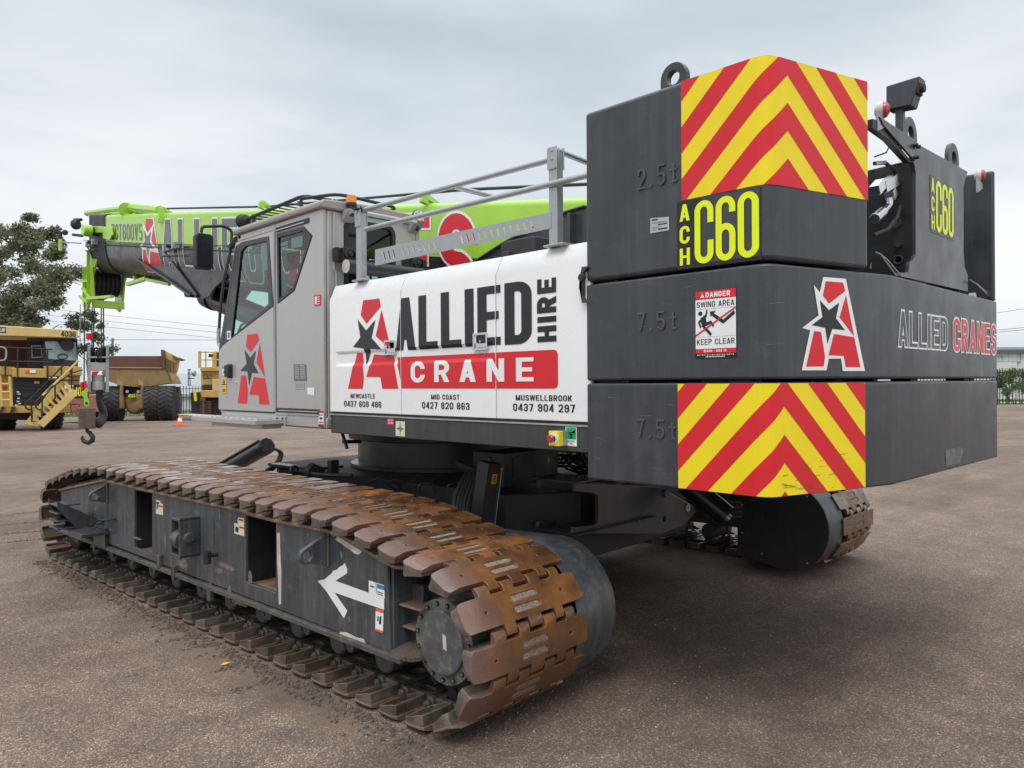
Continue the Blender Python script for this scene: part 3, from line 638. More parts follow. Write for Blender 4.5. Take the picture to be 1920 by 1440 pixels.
for txt, ax, bx, ty, by in (('NEWCASTLE', 657.8, 703.6, 738.3, 746.9), ('0437 609 486', 645.7, 715.4, 752, 763.2), ('MID COAST', 808.7, 862, 739.7, 749), ('0427 820 863', 791.7, 880.8, 754.3, 767), ('MUSWELLBROOK', 967.5, 1073, 740.8, 751.5), ('0437 904 297', 962.5, 1079, 757.5, 772)):
    a0, a1 = sp(ax, by)[0], sp(bx, by)[0]; xm = (ax+bx)/2
    lettering(mb, txt, HOOD, a0, a1, sp(xm, by)[1], sp(xm, ty)[1], .52, .155, .0025, gap=.13)
    mb.build('phone_lettering' if txt[0] == '0' else 'town_lettering', hood, smooth=False, recalc=False); mb = MB('black_vinyl')
mb = MB('red_vinyl')
b1 = sp(1046.5, 690)[0]; bz0 = sp(900, 728.3)[1]; bz1 = sp(900, 662.3)[1]; bl = sp(742.3, 670)[0]; bl2 = sp(752.5, 728)[0]
bar = [(bl2, bz0)]+arc(b1-.03, bz0+.03, .03, .03, -90, 0)+arc(b1-.03, bz1-.03, .03, .03, 0, 90)+[(bl, bz1), (bl2-.004, bz0+.05)]
poly_sheet(mb, [bar], HOOD, .0025, GAPS, HL)
mb.m('white_vinyl'); lettering(mb, 'CRANE', HOOD, sp(771.2, 716)[0], sp(1001.6, 700)[0], (sp(785, 717)[1]+sp(985, 715)[1])/2, (sp(785, 678)[1]+sp(985, 670.4)[1])/2, .66, .205, .005, gap=.42, lines=HL)
mb.build('red_name_bar', hood, smooth=False, recalc=False)
# ---- things on the deck edge
def sticker(name, parent, quad, fn_to2d, fn, base, marks=(), z=.003, lbl=None):
    q = [fn_to2d(*p) for p in quad]; mb = MB(base); poly_sheet(mb, [q], fn, z)
    a0, b0 = q[0]; 
    for mt, polys in marks:
        mb.m(mt); poly_sheet(mb, [[tuple(Vector(q[3])*(1-u)*(1-v)+Vector(q[2])*u*(1-v)+Vector(q[1])*u*v+Vector(q[0])*(1-u)*v) for u, v in p] for p in polys], fn, z+.0012)
    o = mb.build(name, parent, smooth=False, recalc=False)
    if lbl: lab(o, lbl)
    return o
def rc(a, b, c, d): return [(a, b), (c, b), (c, d), (a, d)]
def words(txt, a0, a1, b0, b1, w=.55, t=.17, gap=.14):
    P, wd = text_polys(txt, w, t, gap); return [[(a0+x/wd*(a1-a0), b0+y*(b1-b0)) for x, y in p] for p in P]
dk = lambda px, py: sp(px, py, 3.005); DK = SIDE(3.005)
sticker('warning_sticker', deck, [(727, 784), (739.5, 784.5), (739.5, 797.5), (727, 797)], dk, DK, 'red_vinyl', [('white_vinyl', words('BATTERY', .12, .88, .58, .82)+words('ISOLATOR', .12, .88, .2, .44))], lbl='red battery isolator sticker')
sticker('lift_point_sticker', deck, [(742.5, 789.5), (760, 790.5), (760, 818.5), (742.5, 817)], dk, DK, 'sticker_cream',
        [('black_vinyl', [rc(.47, .1, .53, .9), rc(.12, .47, .88, .53)]), ('black_vinyl', stroke([(.5+.18*math.cos(i*PI/6), .5+.12*math.sin(i*PI/6)) for i in range(12)], .03, True))], lbl='cream centre of gravity sticker with a crosshair')
sticker('emergency_stop_sign', deck, [(1061, 800), (1082, 801), (1082.5, 837), (1061, 835.5)], dk, DK, 'white_vinyl',
        [('sticker_green', [rc(.06, .36, .94, .97)]), ('white_vinyl', [[(.18, .72), (.5, .70), (.86, .86), (.86, .66), (.6, .68), (.3, .66)], rc(.46, .42, .56, .6), rc(.34, .40, .68, .44), [(.32, .56), (.7, .56), (.6, .64), (.42, .64)]]), ('sticker_green', words('EMERGENCY', .14, .86, .21, .30)+words('STOP', .36, .64, .08, .17))], lbl='green and white emergency stop sign')
p = onX(1041, 822, 2.945); es = MB('galvanised'); es.box((2.965, p.y-.036, p.z-.038), (3.004, p.y+.036, p.z+.038))
es.m('yellow_vinyl').box((2.935, p.y-.036, p.z-.038), (2.965, p.y+.036, p.z+.038))
es.m('white_vinyl').lathe((2.935, p.y, p.z), (-1, 0, 0), [(.030, 0), (.030, .002)], 20)
es.m('machine_black').lathe((2.933, p.y, p.z), (-1, 0, 0), [(.014, 0), (.014, .018)], 16)
es.m('red_lens').lathe((2.933, p.y, p.z), (-1, 0, 0), [(.019, .016), (.021, .020), (.021, .030), (.017, .034)], 18)
es.build('emergency_stop_button', deck, bevel=.003)

# ---- three counterweight slabs and the fellow of the top one
CX = 4.66
def slab_plan(x_in=None, n=6):
    return [(2.99, 2.52), (2.99, 1.605), (2.992, 1.580), (2.999, 1.558), (3.011, 1.541), (3.029, 1.529), (3.058, 1.5192), (3.765, 1.325)]
def mirror(p): return (2*CX-p[0], p[1])
def slab(name, pts, z0, z1, m='weight_paint', parent=None, bev=.012):
    mb = MB(m); n = len(pts)
    mb.add([(x, y, z0) for x, y in pts]+[(x, y, z1) for x, y in pts], [tuple(range(n)), tuple(range(2*n-1, n-1, -1))]+[(i, (i+1) % n, n+(i+1) % n, n+i) for i in range(n)])
    return mb.build(name, parent or crane, bevel=bev, seg=3, angle=40)
full = slab_plan(); full = full+[mirror(p) for p in reversed(full)]
full_low = full+[(6.33, 2.52), (5.45, 2.30), (3.87, 2.30)]
lower = slab('counterweight_slab', full_low[:-3]+[(5.45, 2.28), (3.87, 2.28)], 1.161, 1.645)
middle = slab('counterweight_slab', full_low[:-3]+[(5.45, 2.28), (3.87, 2.28)], 1.658, 2.142)
hp = slab_plan()[:-1]; yin = 1.5192+(3.615-3.058)*(1.325-1.5192)/(3.765-3.058)
top = slab('counterweight_slab', hp+[(3.615, yin), (3.615, 1.95), (3.45, 2.52)], 2.156, 3.011, bev=.02)
top2 = slab('counterweight_slab', [mirror(p) for p in reversed(hp+[(3.615, yin), (3.615, 1.95), (3.45, 2.52)])], 2.156, 3.005, bev=.02)
lab(lower, 'lowest counterweight slab with a red and yellow chevron panel'); lab(middle, 'middle counterweight slab with the danger sign and star logo')
lab(top, 'left upper counterweight slab with a chevron panel'); lab(top2, 'right upper counterweight slab')
for x, y in ((3.1, 2.35), (3.1, 1.7), (3.6, 1.55), (4.3, 1.45), (5.2, 1.45), (4.3, 2.2), (6.2, 2.35), (6.2, 1.7), (5.7, 1.55)): MB('dark_steel').box((x-.05, y-.05, 1.640), (x+.05, y+.05, 1.662)).build('spacer_pad', crane)
for x, y in ((3.2, 2.3), (3.2, 1.75), (3.5, 1.6), (6.1, 2.3), (6.1, 1.75), (5.85, 1.6)): MB('dark_steel').box((x-.08, y-.06, 2.138), (x+.08, y+.06, 2.160)).build('spacer_pad', crane)
# decals wrap round the corner: u is the distance along the slab's outline from the side plane's corner start
plan = [Vector((2.99, 2.52))]+[Vector(p) for p in slab_plan()[1:]]+[Vector(mirror(slab_plan()[-1]))]
cum = [0]
for i in range(1, len(plan)): cum.append(cum[-1]+(plan[i]-plan[i-1]).length)
def WRAP(a, b, t):
    i = 1
    while i < len(plan)-1 and a > cum[i]: i += 1
    p0, p1 = plan[i-1], plan[i]; d = (p1-p0).normalized(); p = p0+d*(a-cum[i-1])
    # rounded offset: blend the normals of neighbouring facets
    nn = Vector((-abs(d.y), -abs(d.x))) if d.x >= 0 else Vector((-1, 0))
    nn = Vector((d.y, -d.x)); 
    if nn.x > 0 and abs(d.x) < .01: nn = -nn
    return Vector((p.x+nn.x*t, p.y+nn.y*t, b))
BEND = [((c, 0), (c, 4)) for c in cum]
def u_side(px, py): p = onX(px, py, 2.99); return 2.52-p.y, p.z
def u_rear(px, py):
    p0, p1 = plan[-3], plan[-2]; d = (p1-p0).normalized(); n = Vector((d.y, -d.x))
    q = onP(px, py, (p0.x, p0.y, 0), (n.x, n.y, 0)); return cum[-3]+(Vector((q.x, q.y))-p0).dot(d), q.z
def chevron(parent, u0, u1, z0, z1, apex_u, apex_z, sl, sr, wl, phase):
    """red and yellow chevrons: bands climb to an apex line at apex_u"""
    rect = [(u0, z0), (u1, z0), (u1, z1), (u0, z1)]
    mb = MB('yellow_vinyl'); poly_sheet(mb, [rect], WRAP, .0018, (), BEND)
    reds = []
    def clip(P, k, lim, keep):
        out = []
        for i in range(len(P)):
            a, b = P[i-1], P[i]; ia = (a[k]-lim)*keep >= 0; ib = (b[k]-lim)*keep >= 0
            if ia != ib: s = (lim-a[k])/(b[k]-a[k]); out.append((a[0]+(b[0]-a[0])*s, a[1]+(b[1]-a[1])*s))
            if ib: out.append(b)
        return out
    for k in range(-8, 9):
        zt = apex_z+phase+k*2*wl; zb = zt-wl
        for sgn, s, lim in ((-1, sl, u0), (1, sr, u1)):
            d = abs(lim-apex_u)
            P = [(apex_u, zt), (apex_u, zb), (lim, zb-d*s), (lim, zt-d*s)]
            for kk, l, kp in ((0, u0, 1), (0, u1, -1), (1, z0, 1), (1, z1, -1)):
                if P: P = clip(P, kk, l, kp)
            if len(P) > 2: reds.append(P)
    mb.m('red_vinyl'); poly_sheet(mb, reds, WRAP, .003, (), BEND)
    return mb.build('chevron_panel', parent, smooth=False, recalc=False)
def chev_from(parent, left_px, right_px, z0, z1, apex_px, lpts, rpts, band):
    u0 = u_side(*left_px)[0]; u1 = u_rear(*right_px)[0]; au, az = u_rear(*apex_px)
    (la, lz), (lb, lz2) = u_side(*lpts[0]), u_side(*lpts[1]); sl = (lz2-lz)/(lb-la)
    (ra, rz_), (rb, rz2) = u_rear(*rpts[0]), u_rear(*rpts[1]); sr = -(rz2-rz_)/(rb-ra)
    w = abs(u_rear(*band[0])[1]-u_rear(*band[1])[1])
    return chevron(parent, u0, u1, z0, z1, au, az, sl, sr, w, 0.0)
# apex px: tip of a red band; band: vertical spacing between a red tip and the next yellow tip
chev_from(top, (1278, 260), (1626, 260), 2.470, 3.008, (1476, 193), [(1279, 375), (1365, 261)], [(1517, 186), (1594, 310)], [(1476, 193), (1476, 141)])
chev_from(lower, (1271.5, 800), (1621.5, 800), 1.166, 1.640, (1470, 815), [(1274, 888), (1400, 745)], [(1480, 723), (1560, 832)], [(1470, 815), (1470, 762)])
def ach_c60(fn, to2, quad, parent, name='fleet_number_plate'):
    """black plate: A C H stacked, then C60"""
    q = [to2(*p) for p in quad]; x0 = (q[0][0]+q[3][0])/2; x1 = (q[1][0]+q[2][0])/2; z1 = (q[0][1]+q[1][1])/2; z0 = (q[2][1]+q[3][1])/2
    w = x1-x0; h = z1-z0; mb = MB('black_vinyl'); poly_sheet(mb, [[(x0, z0), (x1, z0), (x1, z1), (x0, z1)]], fn, .002)
    mb.m('lime_vinyl')
    for ch, b0, b1 in (('A', .705, .955), ('C', .375, .63), ('H', .055, .305)): lettering(mb, ch, fn, x0+w*.035, x0+w*.165, z0+h*b0, z0+h*b1, .55, .17, .0032)
    lettering(mb, 'C60', fn, x0+w*.225, x0+w*.975, z0+h*.05, z0+h*.95, .315, .098, .0032, gap=.035, v=.085)
    return mb.build(name, parent, smooth=False, recalc=False)
ach_c60(WRAP, u_side, [(1269, 379), (1427, 350), (1427, 487), (1271, 505)], top)
# cast weights
def cast_text(txt, px0, px1, pyb, pyt, parent):
    u0, zb = u_side(px0, pyb); u1, zt = u_side(px1, pyb)[0], u_side(px0, pyt)[1]; mb = MB('weight_paint')
    P, wd = text_polys(txt, .52, .115, .32); H = zt-zb; s = (u1-u0)/wd
    mb.plate(fill2d([[(u0+a*s, zb+b*H) for a, b in p] for p in P]), WRAP, -.002, .008); mb.build('cast_lettering', parent, bevel=.002)
cast_text('2.5t', 1197, 1270, 357, 319, top); cast_text('7.5t', 1197, 1269, 622, 587, middle); cast_text('7.5t', 1195, 1268, 820, 785, lower)
sticker('data_plate', top, [(1220, 409.5), (1255, 406.5), (1255.5, 431.5), (1220, 438)], u_side, WRAP, 'aluminium', [('black_vinyl', [rc(.08, .82, .40, .92), rc(.42, .48, .90, .56), rc(.42, .14, .90, .24)]), ('grey_vinyl', [rc(.08, .68, .9, .71), rc(.08, .62, .9, .64), rc(.08, .36, .6, .39), rc(.08, .28, .5, .30), rc(.08, .16, .36, .19)])])
def scuffs(parent, rect, n, seed, m, fn=None, horiz=True):
    rn = random.Random(seed); mb = MB(m); P = []
    for _ in range(n):
        u = rn.uniform(rect[0], rect[1]); z = rn.uniform(rect[2], rect[3]); l = rn.uniform(.01, .10); w = rn.uniform(.0006, .0018); sl = rn.gauss(0, .12)
        P.append([(u, z-w), (u+l, z+l*sl-w*.3), (u+l, z+l*sl+w*.3), (u, z+w)] if horiz else [(u-w, z), (u+w, z), (u+w*.5, z-l), (u-w*.5, z-l)])
    for q in P: mb.sheet(fill2d([q], (), BEND), WRAP, .0042 if m == 'scuff' else .0012)
    return kind(mb.build('scuff_marks', parent, smooth=False, recalc=False), 'stuff')
mat('sticker_residue', (.13, .135, .135), .6, var=.35, scale=30); MATS['scuff'] = mat('scuff', (.16, .12, .05), .7, var=.3); MATS['rust_chip'] = mat('rust_chip', (.22, .085, .03), .8, var=.4, scale=40)
scuffs(lower, (1.03, 1.42, 1.175, 1.33), 26, 4, 'scuff'); scuffs(lower, (.05, .5, 1.18, 1.6), 8, 5, 'sticker_residue'); scuffs(middle, (.05, 1.5, 1.68, 2.1), 10, 6, 'sticker_residue')
mb = MB('rust_chip'); ue = cum[-2]-(cum[-2]-u_rear(1634, 500)[0]); mb.sheet(fill2d([[(ue-.016, 2.160), (ue-.002, 2.160), (ue-.002, 2.195), (ue-.006, 2.182), (ue-.012, 2.178)]]), WRAP, .0022); mb.build('rust_chip', top, smooth=False, recalc=False)
# danger sign
mb = MB('black_vinyl'); q = [u_side(*p) for p in ((1304, 546.5), (1381.5, 538.5), (1381.5, 671), (1304, 673))]
a0, a1 = (q[0][0]+q[3][0])/2, (q[1][0]+q[2][0])/2; z0, z1 = (q[2][1]+q[3][1])/2, (q[0][1]+q[1][1])/2
def DS(u, v): return (a0+(a1-a0)*u, z0+(z1-z0)*v)
def dsp(polys): return [[DS(*p) for p in P] for P in polys]
ASP = (z1-z0)/(a1-a0)
poly_sheet(mb, dsp([rc(0, 0, 1, 1)]), WRAP, .002)
mb.m('white_vinyl'); poly_sheet(mb, dsp([rc(.012, .145, .988, .865)]), WRAP, .0028)
mb.m('red_vinyl'); poly_sheet(mb, dsp([rc(.012, .867, .988, .992), rc(.012, .078, .988, .143)]), WRAP, .0028)
mb.m('white_vinyl')
poly_sheet(mb, dsp(words('DANGER', .27, .86, .893, .966, .62, .2)+[[(.135, .893), (.235, .893), (.185, .966)]]+words('RISK - HIGH 19', .29, .76, .096, .128, .55, .18)+stroke([(.245+.022*math.cos(i*PI/5), .111+.016*math.sin(i*PI/5)) for i in range(10)], .012, True)), WRAP, .0038)
poly_sheet(mb, dsp([rc(.05+.9*i/22, .047+.004*((i*7) % 3), .05+.9*i/22+.027, .060) for i in range(22)]+[rc(.26+.48*i/13, .020, .26+.48*i/13+.025, .033+.003*((i*5) % 2)) for i in range(13)]), WRAP, .0038)
mb.m('red_lens'); poly_sheet(mb, dsp([[(.182, .905), (.188, .905), (.190, .945), (.180, .945)]]), WRAP, .0046)
mb.m('black_vinyl')
fig = stroke([(.235, .625), (.27, .52), (.33, .50)], .045)+stroke([(.20, .595), (.10, .535), (.145, .455)], .04)+stroke([(.21, .61), (.275, .625), (.30, .71)], .04)+[[(.14, .60), (.24, .625), (.27, .52), (.25, .45), (.17, .47)]]+stroke([(.22, .49), (.39, .53), (.46, .47)], .045)+stroke([(.21, .47), (.29, .42), (.40, .345)], .05)+[[(.135+.052*math.cos(i*PI/6), .665+.034*math.sin(i*PI/6)) for i in range(12)]]
fig += stroke([(.96, .655), (.69, .525), (.44, .64)], .055)+[[(.37, .685), (.52, .69), (.385, .605)]]
poly_sheet(mb, dsp(words('SWING AREA', .045, .955, .752, .835, .62, .145)+words('KEEP CLEAR', .045, .955, .205, .288, .62, .145)+[rc(.02, .725, .98, .7275), rc(.02, .318, .98, .3205)]+fig), WRAP, .0038)
mb.m('red_vinyl'); poly_sheet(mb, dsp([[(.012, .325), (.012, .352), (.988, .735), (.988, .708)]]), WRAP, .0048)
lab(mb.build('danger_sign', middle, smooth=False, recalc=False), 'danger swing area keep clear sign')
# star logo on the middle slab, white edged
W0 = u_rear(1505, 697); W1 = u_rear(1620, 521)
ub, uz = u_rear(1507, 694); ux = u_rear(1617, 694)[0]; zt = u_rear(1560, 523)[1]
def LG(k, grow_by=0.0): return [(ub+(ux-ub)*a, uz+(zt-uz)*b) for a, b in UNIT[k]]
mb = MB('white_vinyl')
outer = cpoly([(385, 690), (740, 728), (890, 1440)], 1500, 440, K1); K6 = 840/1920
hull = [(1058, 90), (1155, 98), (1237, 493), (1142, 493), (1134, 440), (1082, 440), (1072, 490), (966, 490), (1002, 318), (968, 308), (1038, 255), (1018, 125), (1043, 155)]
hullp = [u_rear(1080+a*K6, 480+b*K6) for a, b in hull]
poly_sheet(mb, [hullp], WRAP, .002, (), BEND)
mb.m('red_vinyl')
rr_ = [[(1068, 108), (1142, 114), (1152, 150), (1082, 204), (1056, 170)], [(1155, 168), (1190, 345), (1127, 262)], [(1018, 322), (1048, 325), (1065, 430), (1060, 473), (984, 474)], [(1103, 334), (1190, 348), (1217, 476), (1154, 476), (1145, 428), (1080, 425)]]
poly_sheet(mb, [[u_rear(1080+a*K6, 480+b*K6) for a, b in P] for P in rr_], WRAP, .003, (), BEND)
mb.m('black_vinyl'); poly_sheet(mb, [[u_rear(1080+a*K6, 480+b*K6) for a, b in [(1043, 190), (1082, 232), (1126, 200), (1112, 266), (1150, 318), (1096, 312), (1076, 376), (1066, 308), (1008, 296), (1054, 262)]]], WRAP, .003, (), BEND)
mb.build('star_logo', middle, smooth=False, recalc=False)
# ALLIED CRANES on the rear flat
YR = 1.325
def rear2(px, py): p = onY(px, py, YR); return p.x, p.z
xa, za = rear2(1683, 648); xb = rear2(1777, 655)[0]; xc = rear2(1786, 655)[0]; xd = rear2(1868.5, 660)[0]
zlo = (rear2(1690, 648)[1]+rear2(1860, 662)[1])/2; zhi = (rear2(1690, 583)[1]+rear2(1860, 612)[1])/2
zlo1, zhi1 = rear2(1730, 652)[1], rear2(1730, 590)[1]; zlo2, zhi2 = rear2(1830, 661)[1], rear2(1830, 604)[1]
mb = MB('white_vinyl'); lettering(mb, 'ALLIED', REAR(YR), xa+.008, xb-.008, zlo1, zhi1, .44, .12, .002, gap=.10, fat=.009); lettering(mb, 'CRANES', REAR(YR), xc+.008, xd-.010, zlo2, zhi2, .44, .13, .002, gap=.10, fat=.009)
mb.m('weight_paint'); lettering(mb, 'ALLIED', REAR(YR), xa+.008, xb-.008, zlo1, zhi1, .44, .12, .003, gap=.10)
mb.m('red_vinyl'); lettering(mb, 'CRANES', REAR(YR), xc+.008, xd-.010, zlo2, zhi2, .44, .13, .003, gap=.10)
mb.build('company_lettering', middle, smooth=False, recalc=False)
mb = MB('bare_scrape'); poly_sheet(mb, [[rear2(1772, 844), rear2(1798, 838), rear2(1806, 842), rear2(1800, 868), rear2(1773, 874)]], REAR(YR), .0015); 
MATS['sticker_residue'] = mat('sticker_residue', (.13, .135, .135), .6, var=.35, scale=30); mb.ms = ['sticker_residue']
mb.build('sticker_residue', lower, smooth=False, recalc=False)
# lifting lugs on the top slabs
def lug(parent, c, w, h, t, axis, hole=.05, m='weight_paint'):
    c = Vector(c); o = [(-w/2, 0)]+[(-w/2, h-w/2)]+arc(0, h-w/2, w/2, w/2, 180, 0, 12)+[(w/2, 0)]
    ax = Vector(axis); nn = Vector((-ax.y, ax.x, 0))
    MB(m).plate(fill2d([o], [circ(0, h-w/2, hole, 16)]), lambda a, b, t_: c+ax*a+Vector((0, 0, b))+nn*t_, -t/2, t/2).build('lifting_lug', parent, bevel=.004)
pl = onX(1266, 160, 3.10); lug(top, (3.10, pl.y, 3.0), .145, .155, .035, (0, -1, 0), .033); lug(top2, (6.22, 1.95, 3.0), .145, .155, .035, (0, -1, 0), .033)
# pinned ear behind the left slabs
mb = MB('black_paint'); ear = spoly([(1101, 500), (1091, 512), (1086, 522), (1085, 540), (1095, 564), (1101, 566)], 2.975)
mb.prism([(a, b) for a, b in ear]+[(-2.53, ear[-1][1]), (-2.53, ear[0][1])], SIDE(2.975), -.04, 0); c = SIDE(2.975)(*sp(1093.5, 520.5, 2.975), 0); mb.m('dark_steel').cyl(c, c+Vector((-.02, 0, 0)), .020)
mb.build('pinned_ear', crane, bevel=.003)

# ---- right hand hood, boom pedestal plates and engine bay behind the doors
mb = MB('white_paint'); mb.prism([(6.32, 1.447), (6.32, 2.262), (6.27, 2.36), (5.55, 2.37), (5.55, 1.447)], lambda a, b, t: Vector((a, t, b)), 2.56, 4.98); mb.build('engine_hood', crane, bevel=.01)
def fillet(pts, r, n=5):
    pts = [Vector(p) for p in pts]; out = [pts[0]]
    for i in range(1, len(pts)-1):
        a, b, c = pts[i-1], pts[i], pts[i+1]; u = (a-b); v = (c-b); k = min(r, u.length*.48, v.length*.48); p0 = b+u.normalized()*k; p1 = b+v.normalized()*k
        for j in range(n+1): s = j/n; out.append(p0*(1-s)*(1-s)+b*2*s*(1-s)+p1*s*s)
    return out+[pts[-1]]
ped = [sp(px, py, 4.2) for px, py in ((885, 497), (905, 484), (950, 455), (1010, 425), (1060, 400), (1100, 388))]
ped = ped+[(-2.2, 3.0), (-1.9, 2.8), (-1.9, 1.44), (ped[0][0]-.1, 1.44)]
mb = MB('black_paint')
for x in (4.20, 5.08): mb.prism(ped, SIDE(x), -.035, 0)
for i in range(5):
    a, b = ped[i], ped[i+1]; mb.bar((4.215, -a[0], a[1]+.004), (4.215, -b[0], b[1]+.004), .09, .014)
pq = onX(1076, 430, 4.19); mb.box((4.13, pq.y-.012, 2.3), (4.20, pq.y+.012, 2.86))
mb.box((4.236, 2.1, 1.44), (5.08, 2.5, 2.75)); ped_o = mb.build('boom_pedestal', crane, bevel=.003)
mb = MB('machine_black'); mb.box((3.82, 3.4, 1.44), (4.15, 4.7, 2.30)); mb.cyl((3.95, 3.55, 2.36), (4.1, 3.95, 2.36), .09); q = onX(985, 470, 3.7); mb.box((3.62, q.y-.16, 2.3), (3.78, q.y+.16, q.z+.07))
q = onX(951, 480, 3.6); mb.box((3.58, q.y-.03, 2.3), (3.64, q.y+.03, q.z+.03)); mb.build('engine_bay_parts', crane, bevel=.01)

# ---- handrail on the hood
XH = 3.05
rail = thing.__call__ if False else None
def railp(px, py, x=XH): return onX(px, py, x)
posts = [((678, 524), (676, 400)), ((1043, 463), (1043, 284))]
hr = thing_part = None
for (bx, by), (tx, ty) in posts:
    g = MB('galvanised'); b = railp(bx, by); y = b.y; zt = railp(tx, ty).z
    g.box((XH-.025, y-.03, 2.372), (XH+.025, y+.03, zt)); g.box((XH-.05, y-.09, 2.372), (XH+.07, y+.05, 2.384))
    g.box((XH-.032, y-.035, zt-.10), (XH-.025, y+.035, zt+.02)); g.box((XH+.025, y-.035, zt-.10), (XH+.032, y+.035, zt+.02))
    for dz in (.0, -.045): g.cyl((XH-.036, y, zt+dz), (XH+.036, y, zt+dz), .009, n=8)
    if hr is None: hr = g.build('handrail', crane, bevel=.003)
    else: g.build('rail_post', hr, bevel=.003)
y0, y1 = railp(678, 524).y, railp(1043, 463).y
top_a, top_b = railp(670, 397), railp(1033, 299)
mb = MB('galvanised'); mb.tube([top_a, top_b], .017, 12); mb.build('rail_tube', hr)
m_a, m_b = railp(686, 430, XH-.03), railp(1100, 329, XH-.03); d = (m_b-m_a).normalized()
mb = MB('galvanised'); mb.tube([m_a, m_b+d*.5], .017, 12); mb.build('rail_tube', hr)
for (px, py), (qx, qy) in (((672, 398), (780, 418)), ((851, 350), (925, 369)), ((1046, 283), (1100, 304))):
    a = railp(px, py); dv = ray(qx, qy); b = EYEP+dv*((a.y)/dv.y)
    mb = MB('galvanised'); mb.tube([a, b], .016, 12); mb.build('rail_tube', hr)
pa, pb = [railp(*q, XH-.028) for q in ((703, 468), (1033, 397))]; pc, pd = [railp(*q, XH-.028) for q in ((1033, 428), (703, 498))]
q4 = [(-pd.y, pd.z), (-pc.y, pc.z), (-pb.y, pb.z), (-pa.y, pa.z)]
def q4p(u, v): return tuple(Vector(q4[0])*(1-u)*(1-v)+Vector(q4[1])*u*(1-v)+Vector(q4[2])*u*v+Vector(q4[3])*(1-u)*v)
slots = []
for k in range(11): slots.append([q4p(.055+.0335*k+.0, .74), q4p(.055+.0335*k+.010, .74), q4p(.055+.0335*k+.022, .24), q4p(.055+.0335*k+.012, .24)])
for k in range(12): slots.append([q4p(.545+.0325*k, .74), q4p(.545+.0325*k+.009, .74), q4p(.545+.0325*k+.020, .24), q4p(.545+.0325*k+.011, .24)])
MB('galvanised').plate(fill2d([q4], slots), SIDE(XH-.028), -.006, 0).build('kick_plate', hr, bevel=.001)
mb = MB('rope_steel'); a = railp(678, 396)
mb.tube([a+Vector((-.03+.05*math.sin(i*1.9)*.7, .05*math.cos(i*2.3), .01+.02*math.sin(i*3.1))) for i in range(16)], .005, 5); mb.build('tie_wire', hr)

# ---- operator's cab
XC, YB, YG = 2.97, 5.03, 5.75
def cs(px, py): return sp(px, py, XC)
win1 = [cs(*p) for p in ((443, 461), (459.6, 453.5), (506.6, 443.5), (516, 574), (417, 650))]; win1[0] = (win1[0][0], win1[0][1])
win1 = [(-6.42, 2.80), (-6.30, 2.868), (-5.815, 2.862), (-5.775, 2.255), (-6.765, 1.975)]
win1 = [cs(446, 462), cs(459.6, 453.8), cs(506.6, 443.6), cs(515, 574), cs(420, 647)]
win2 = [cs(*p) for p in ((518.5, 440), (568.9, 426), (584.6, 443), (551.7, 544), (520.5, 569))]
front = [(-6.81, 1.42), (-6.80, 1.95), (-6.43, 2.945)]
cab = MB('cab_grey').plate(fill2d([[(-YB, 1.32), (-YG+.0, 1.32), (-YG, 2.95), (-YB, 2.95)]], [win2]), SIDE(XC), -.04, 0)
cab.box((XC+.02, 5.02, 1.315), (3.87, 6.78, 1.40))                         # floor
cab.box((XC, YG, 1.315), (XC+.03, 6.79, 1.418))                            # sill under the door
cab.plate(fill2d([[(-YG, 2.885), (-6.45, 2.885), (-6.42, 2.95), (-YG, 2.95)]]), SIDE(XC), -.04, 0)
rw = [tuple(rp(*p, YB-.0)) for p in ((645, 405), (741, 421), (741, 515), (645, 505))]
rx0, rx1 = rp(646, 430, YB)[0], rp(741, 430, YB)[0]; rz1 = rp(690, 417, YB)[1]; rz0 = 2.15
cab.plate(fill2d([[(XC+.041, 1.32), (3.834, 1.32), (3.834, 2.945), (XC+.041, 2.945)]], [rrect(rx0, rz0, rx1, rz1, .07)]), REAR(YB), -.04, 0)
cab.plate(fill2d([[(-5.03, 1.4), (-6.81, 1.4), (-6.80, 1.95), (-6.43, 2.945), (-5.03, 2.945)]], [[(-5.2, 2.0), (-6.70, 2.0), (-6.38, 2.84), (-5.2, 2.84)]]), SIDE(3.87), 0, .035)
cab.box((XC, 6.36, 2.90), (3.87, 6.44, 2.95)); cab.box((XC, 6.77, 1.40), (3.87, 6.81, 1.72))
cab_o = cab.build('operator_cab', crane, bevel=.012, angle=30)
rf = MB('cab_trim'); rf.prism([(2.945, 2.945), (2.94, 2.985), (2.97, 3.012), (3.42, 3.03), (3.86, 3.012), (3.89, 2.985), (3.885, 2.945)], lambda a, b, t: Vector((a, t, b)), 5.0, 6.47); rf.build('cab_roof', cab_o, bevel=.012)
# sliding front door, a skin of its own a little proud of the cab
df = [(-YG-.008, 1.425), (-6.815, 1.425), (-6.80, 1.95), (-6.44, 2.885), (-YG-.008, 2.885)]
DX = XC-.012
def DOOR(a, b, t): return Vector((DX-t, -a, b))
door = MB('cab_grey').plate(fill2d([df], [win1]), DOOR, -.03, 0).build('sliding_door', cab_o, bevel=.006)
def inset(P, d): return grow(P, -d) if sum(P[i-1][0]*P[i][1]-P[i][0]*P[i-1][1] for i in range(len(P))) > 0 else grow(P[::-1], -d)
g1 = [cs(455, 472), cs(463, 462), cs(503, 452), cs(506, 573), cs(437, 632)]
g1 = [(a, b) for a, b in g1]
g2 = inset(win2, .028)
fr = MB('black_vinyl'); fr.plate(fill2d([win1], [g1]), DOOR, -.02, .002); fr.build('window_surround', door, bevel=.002)
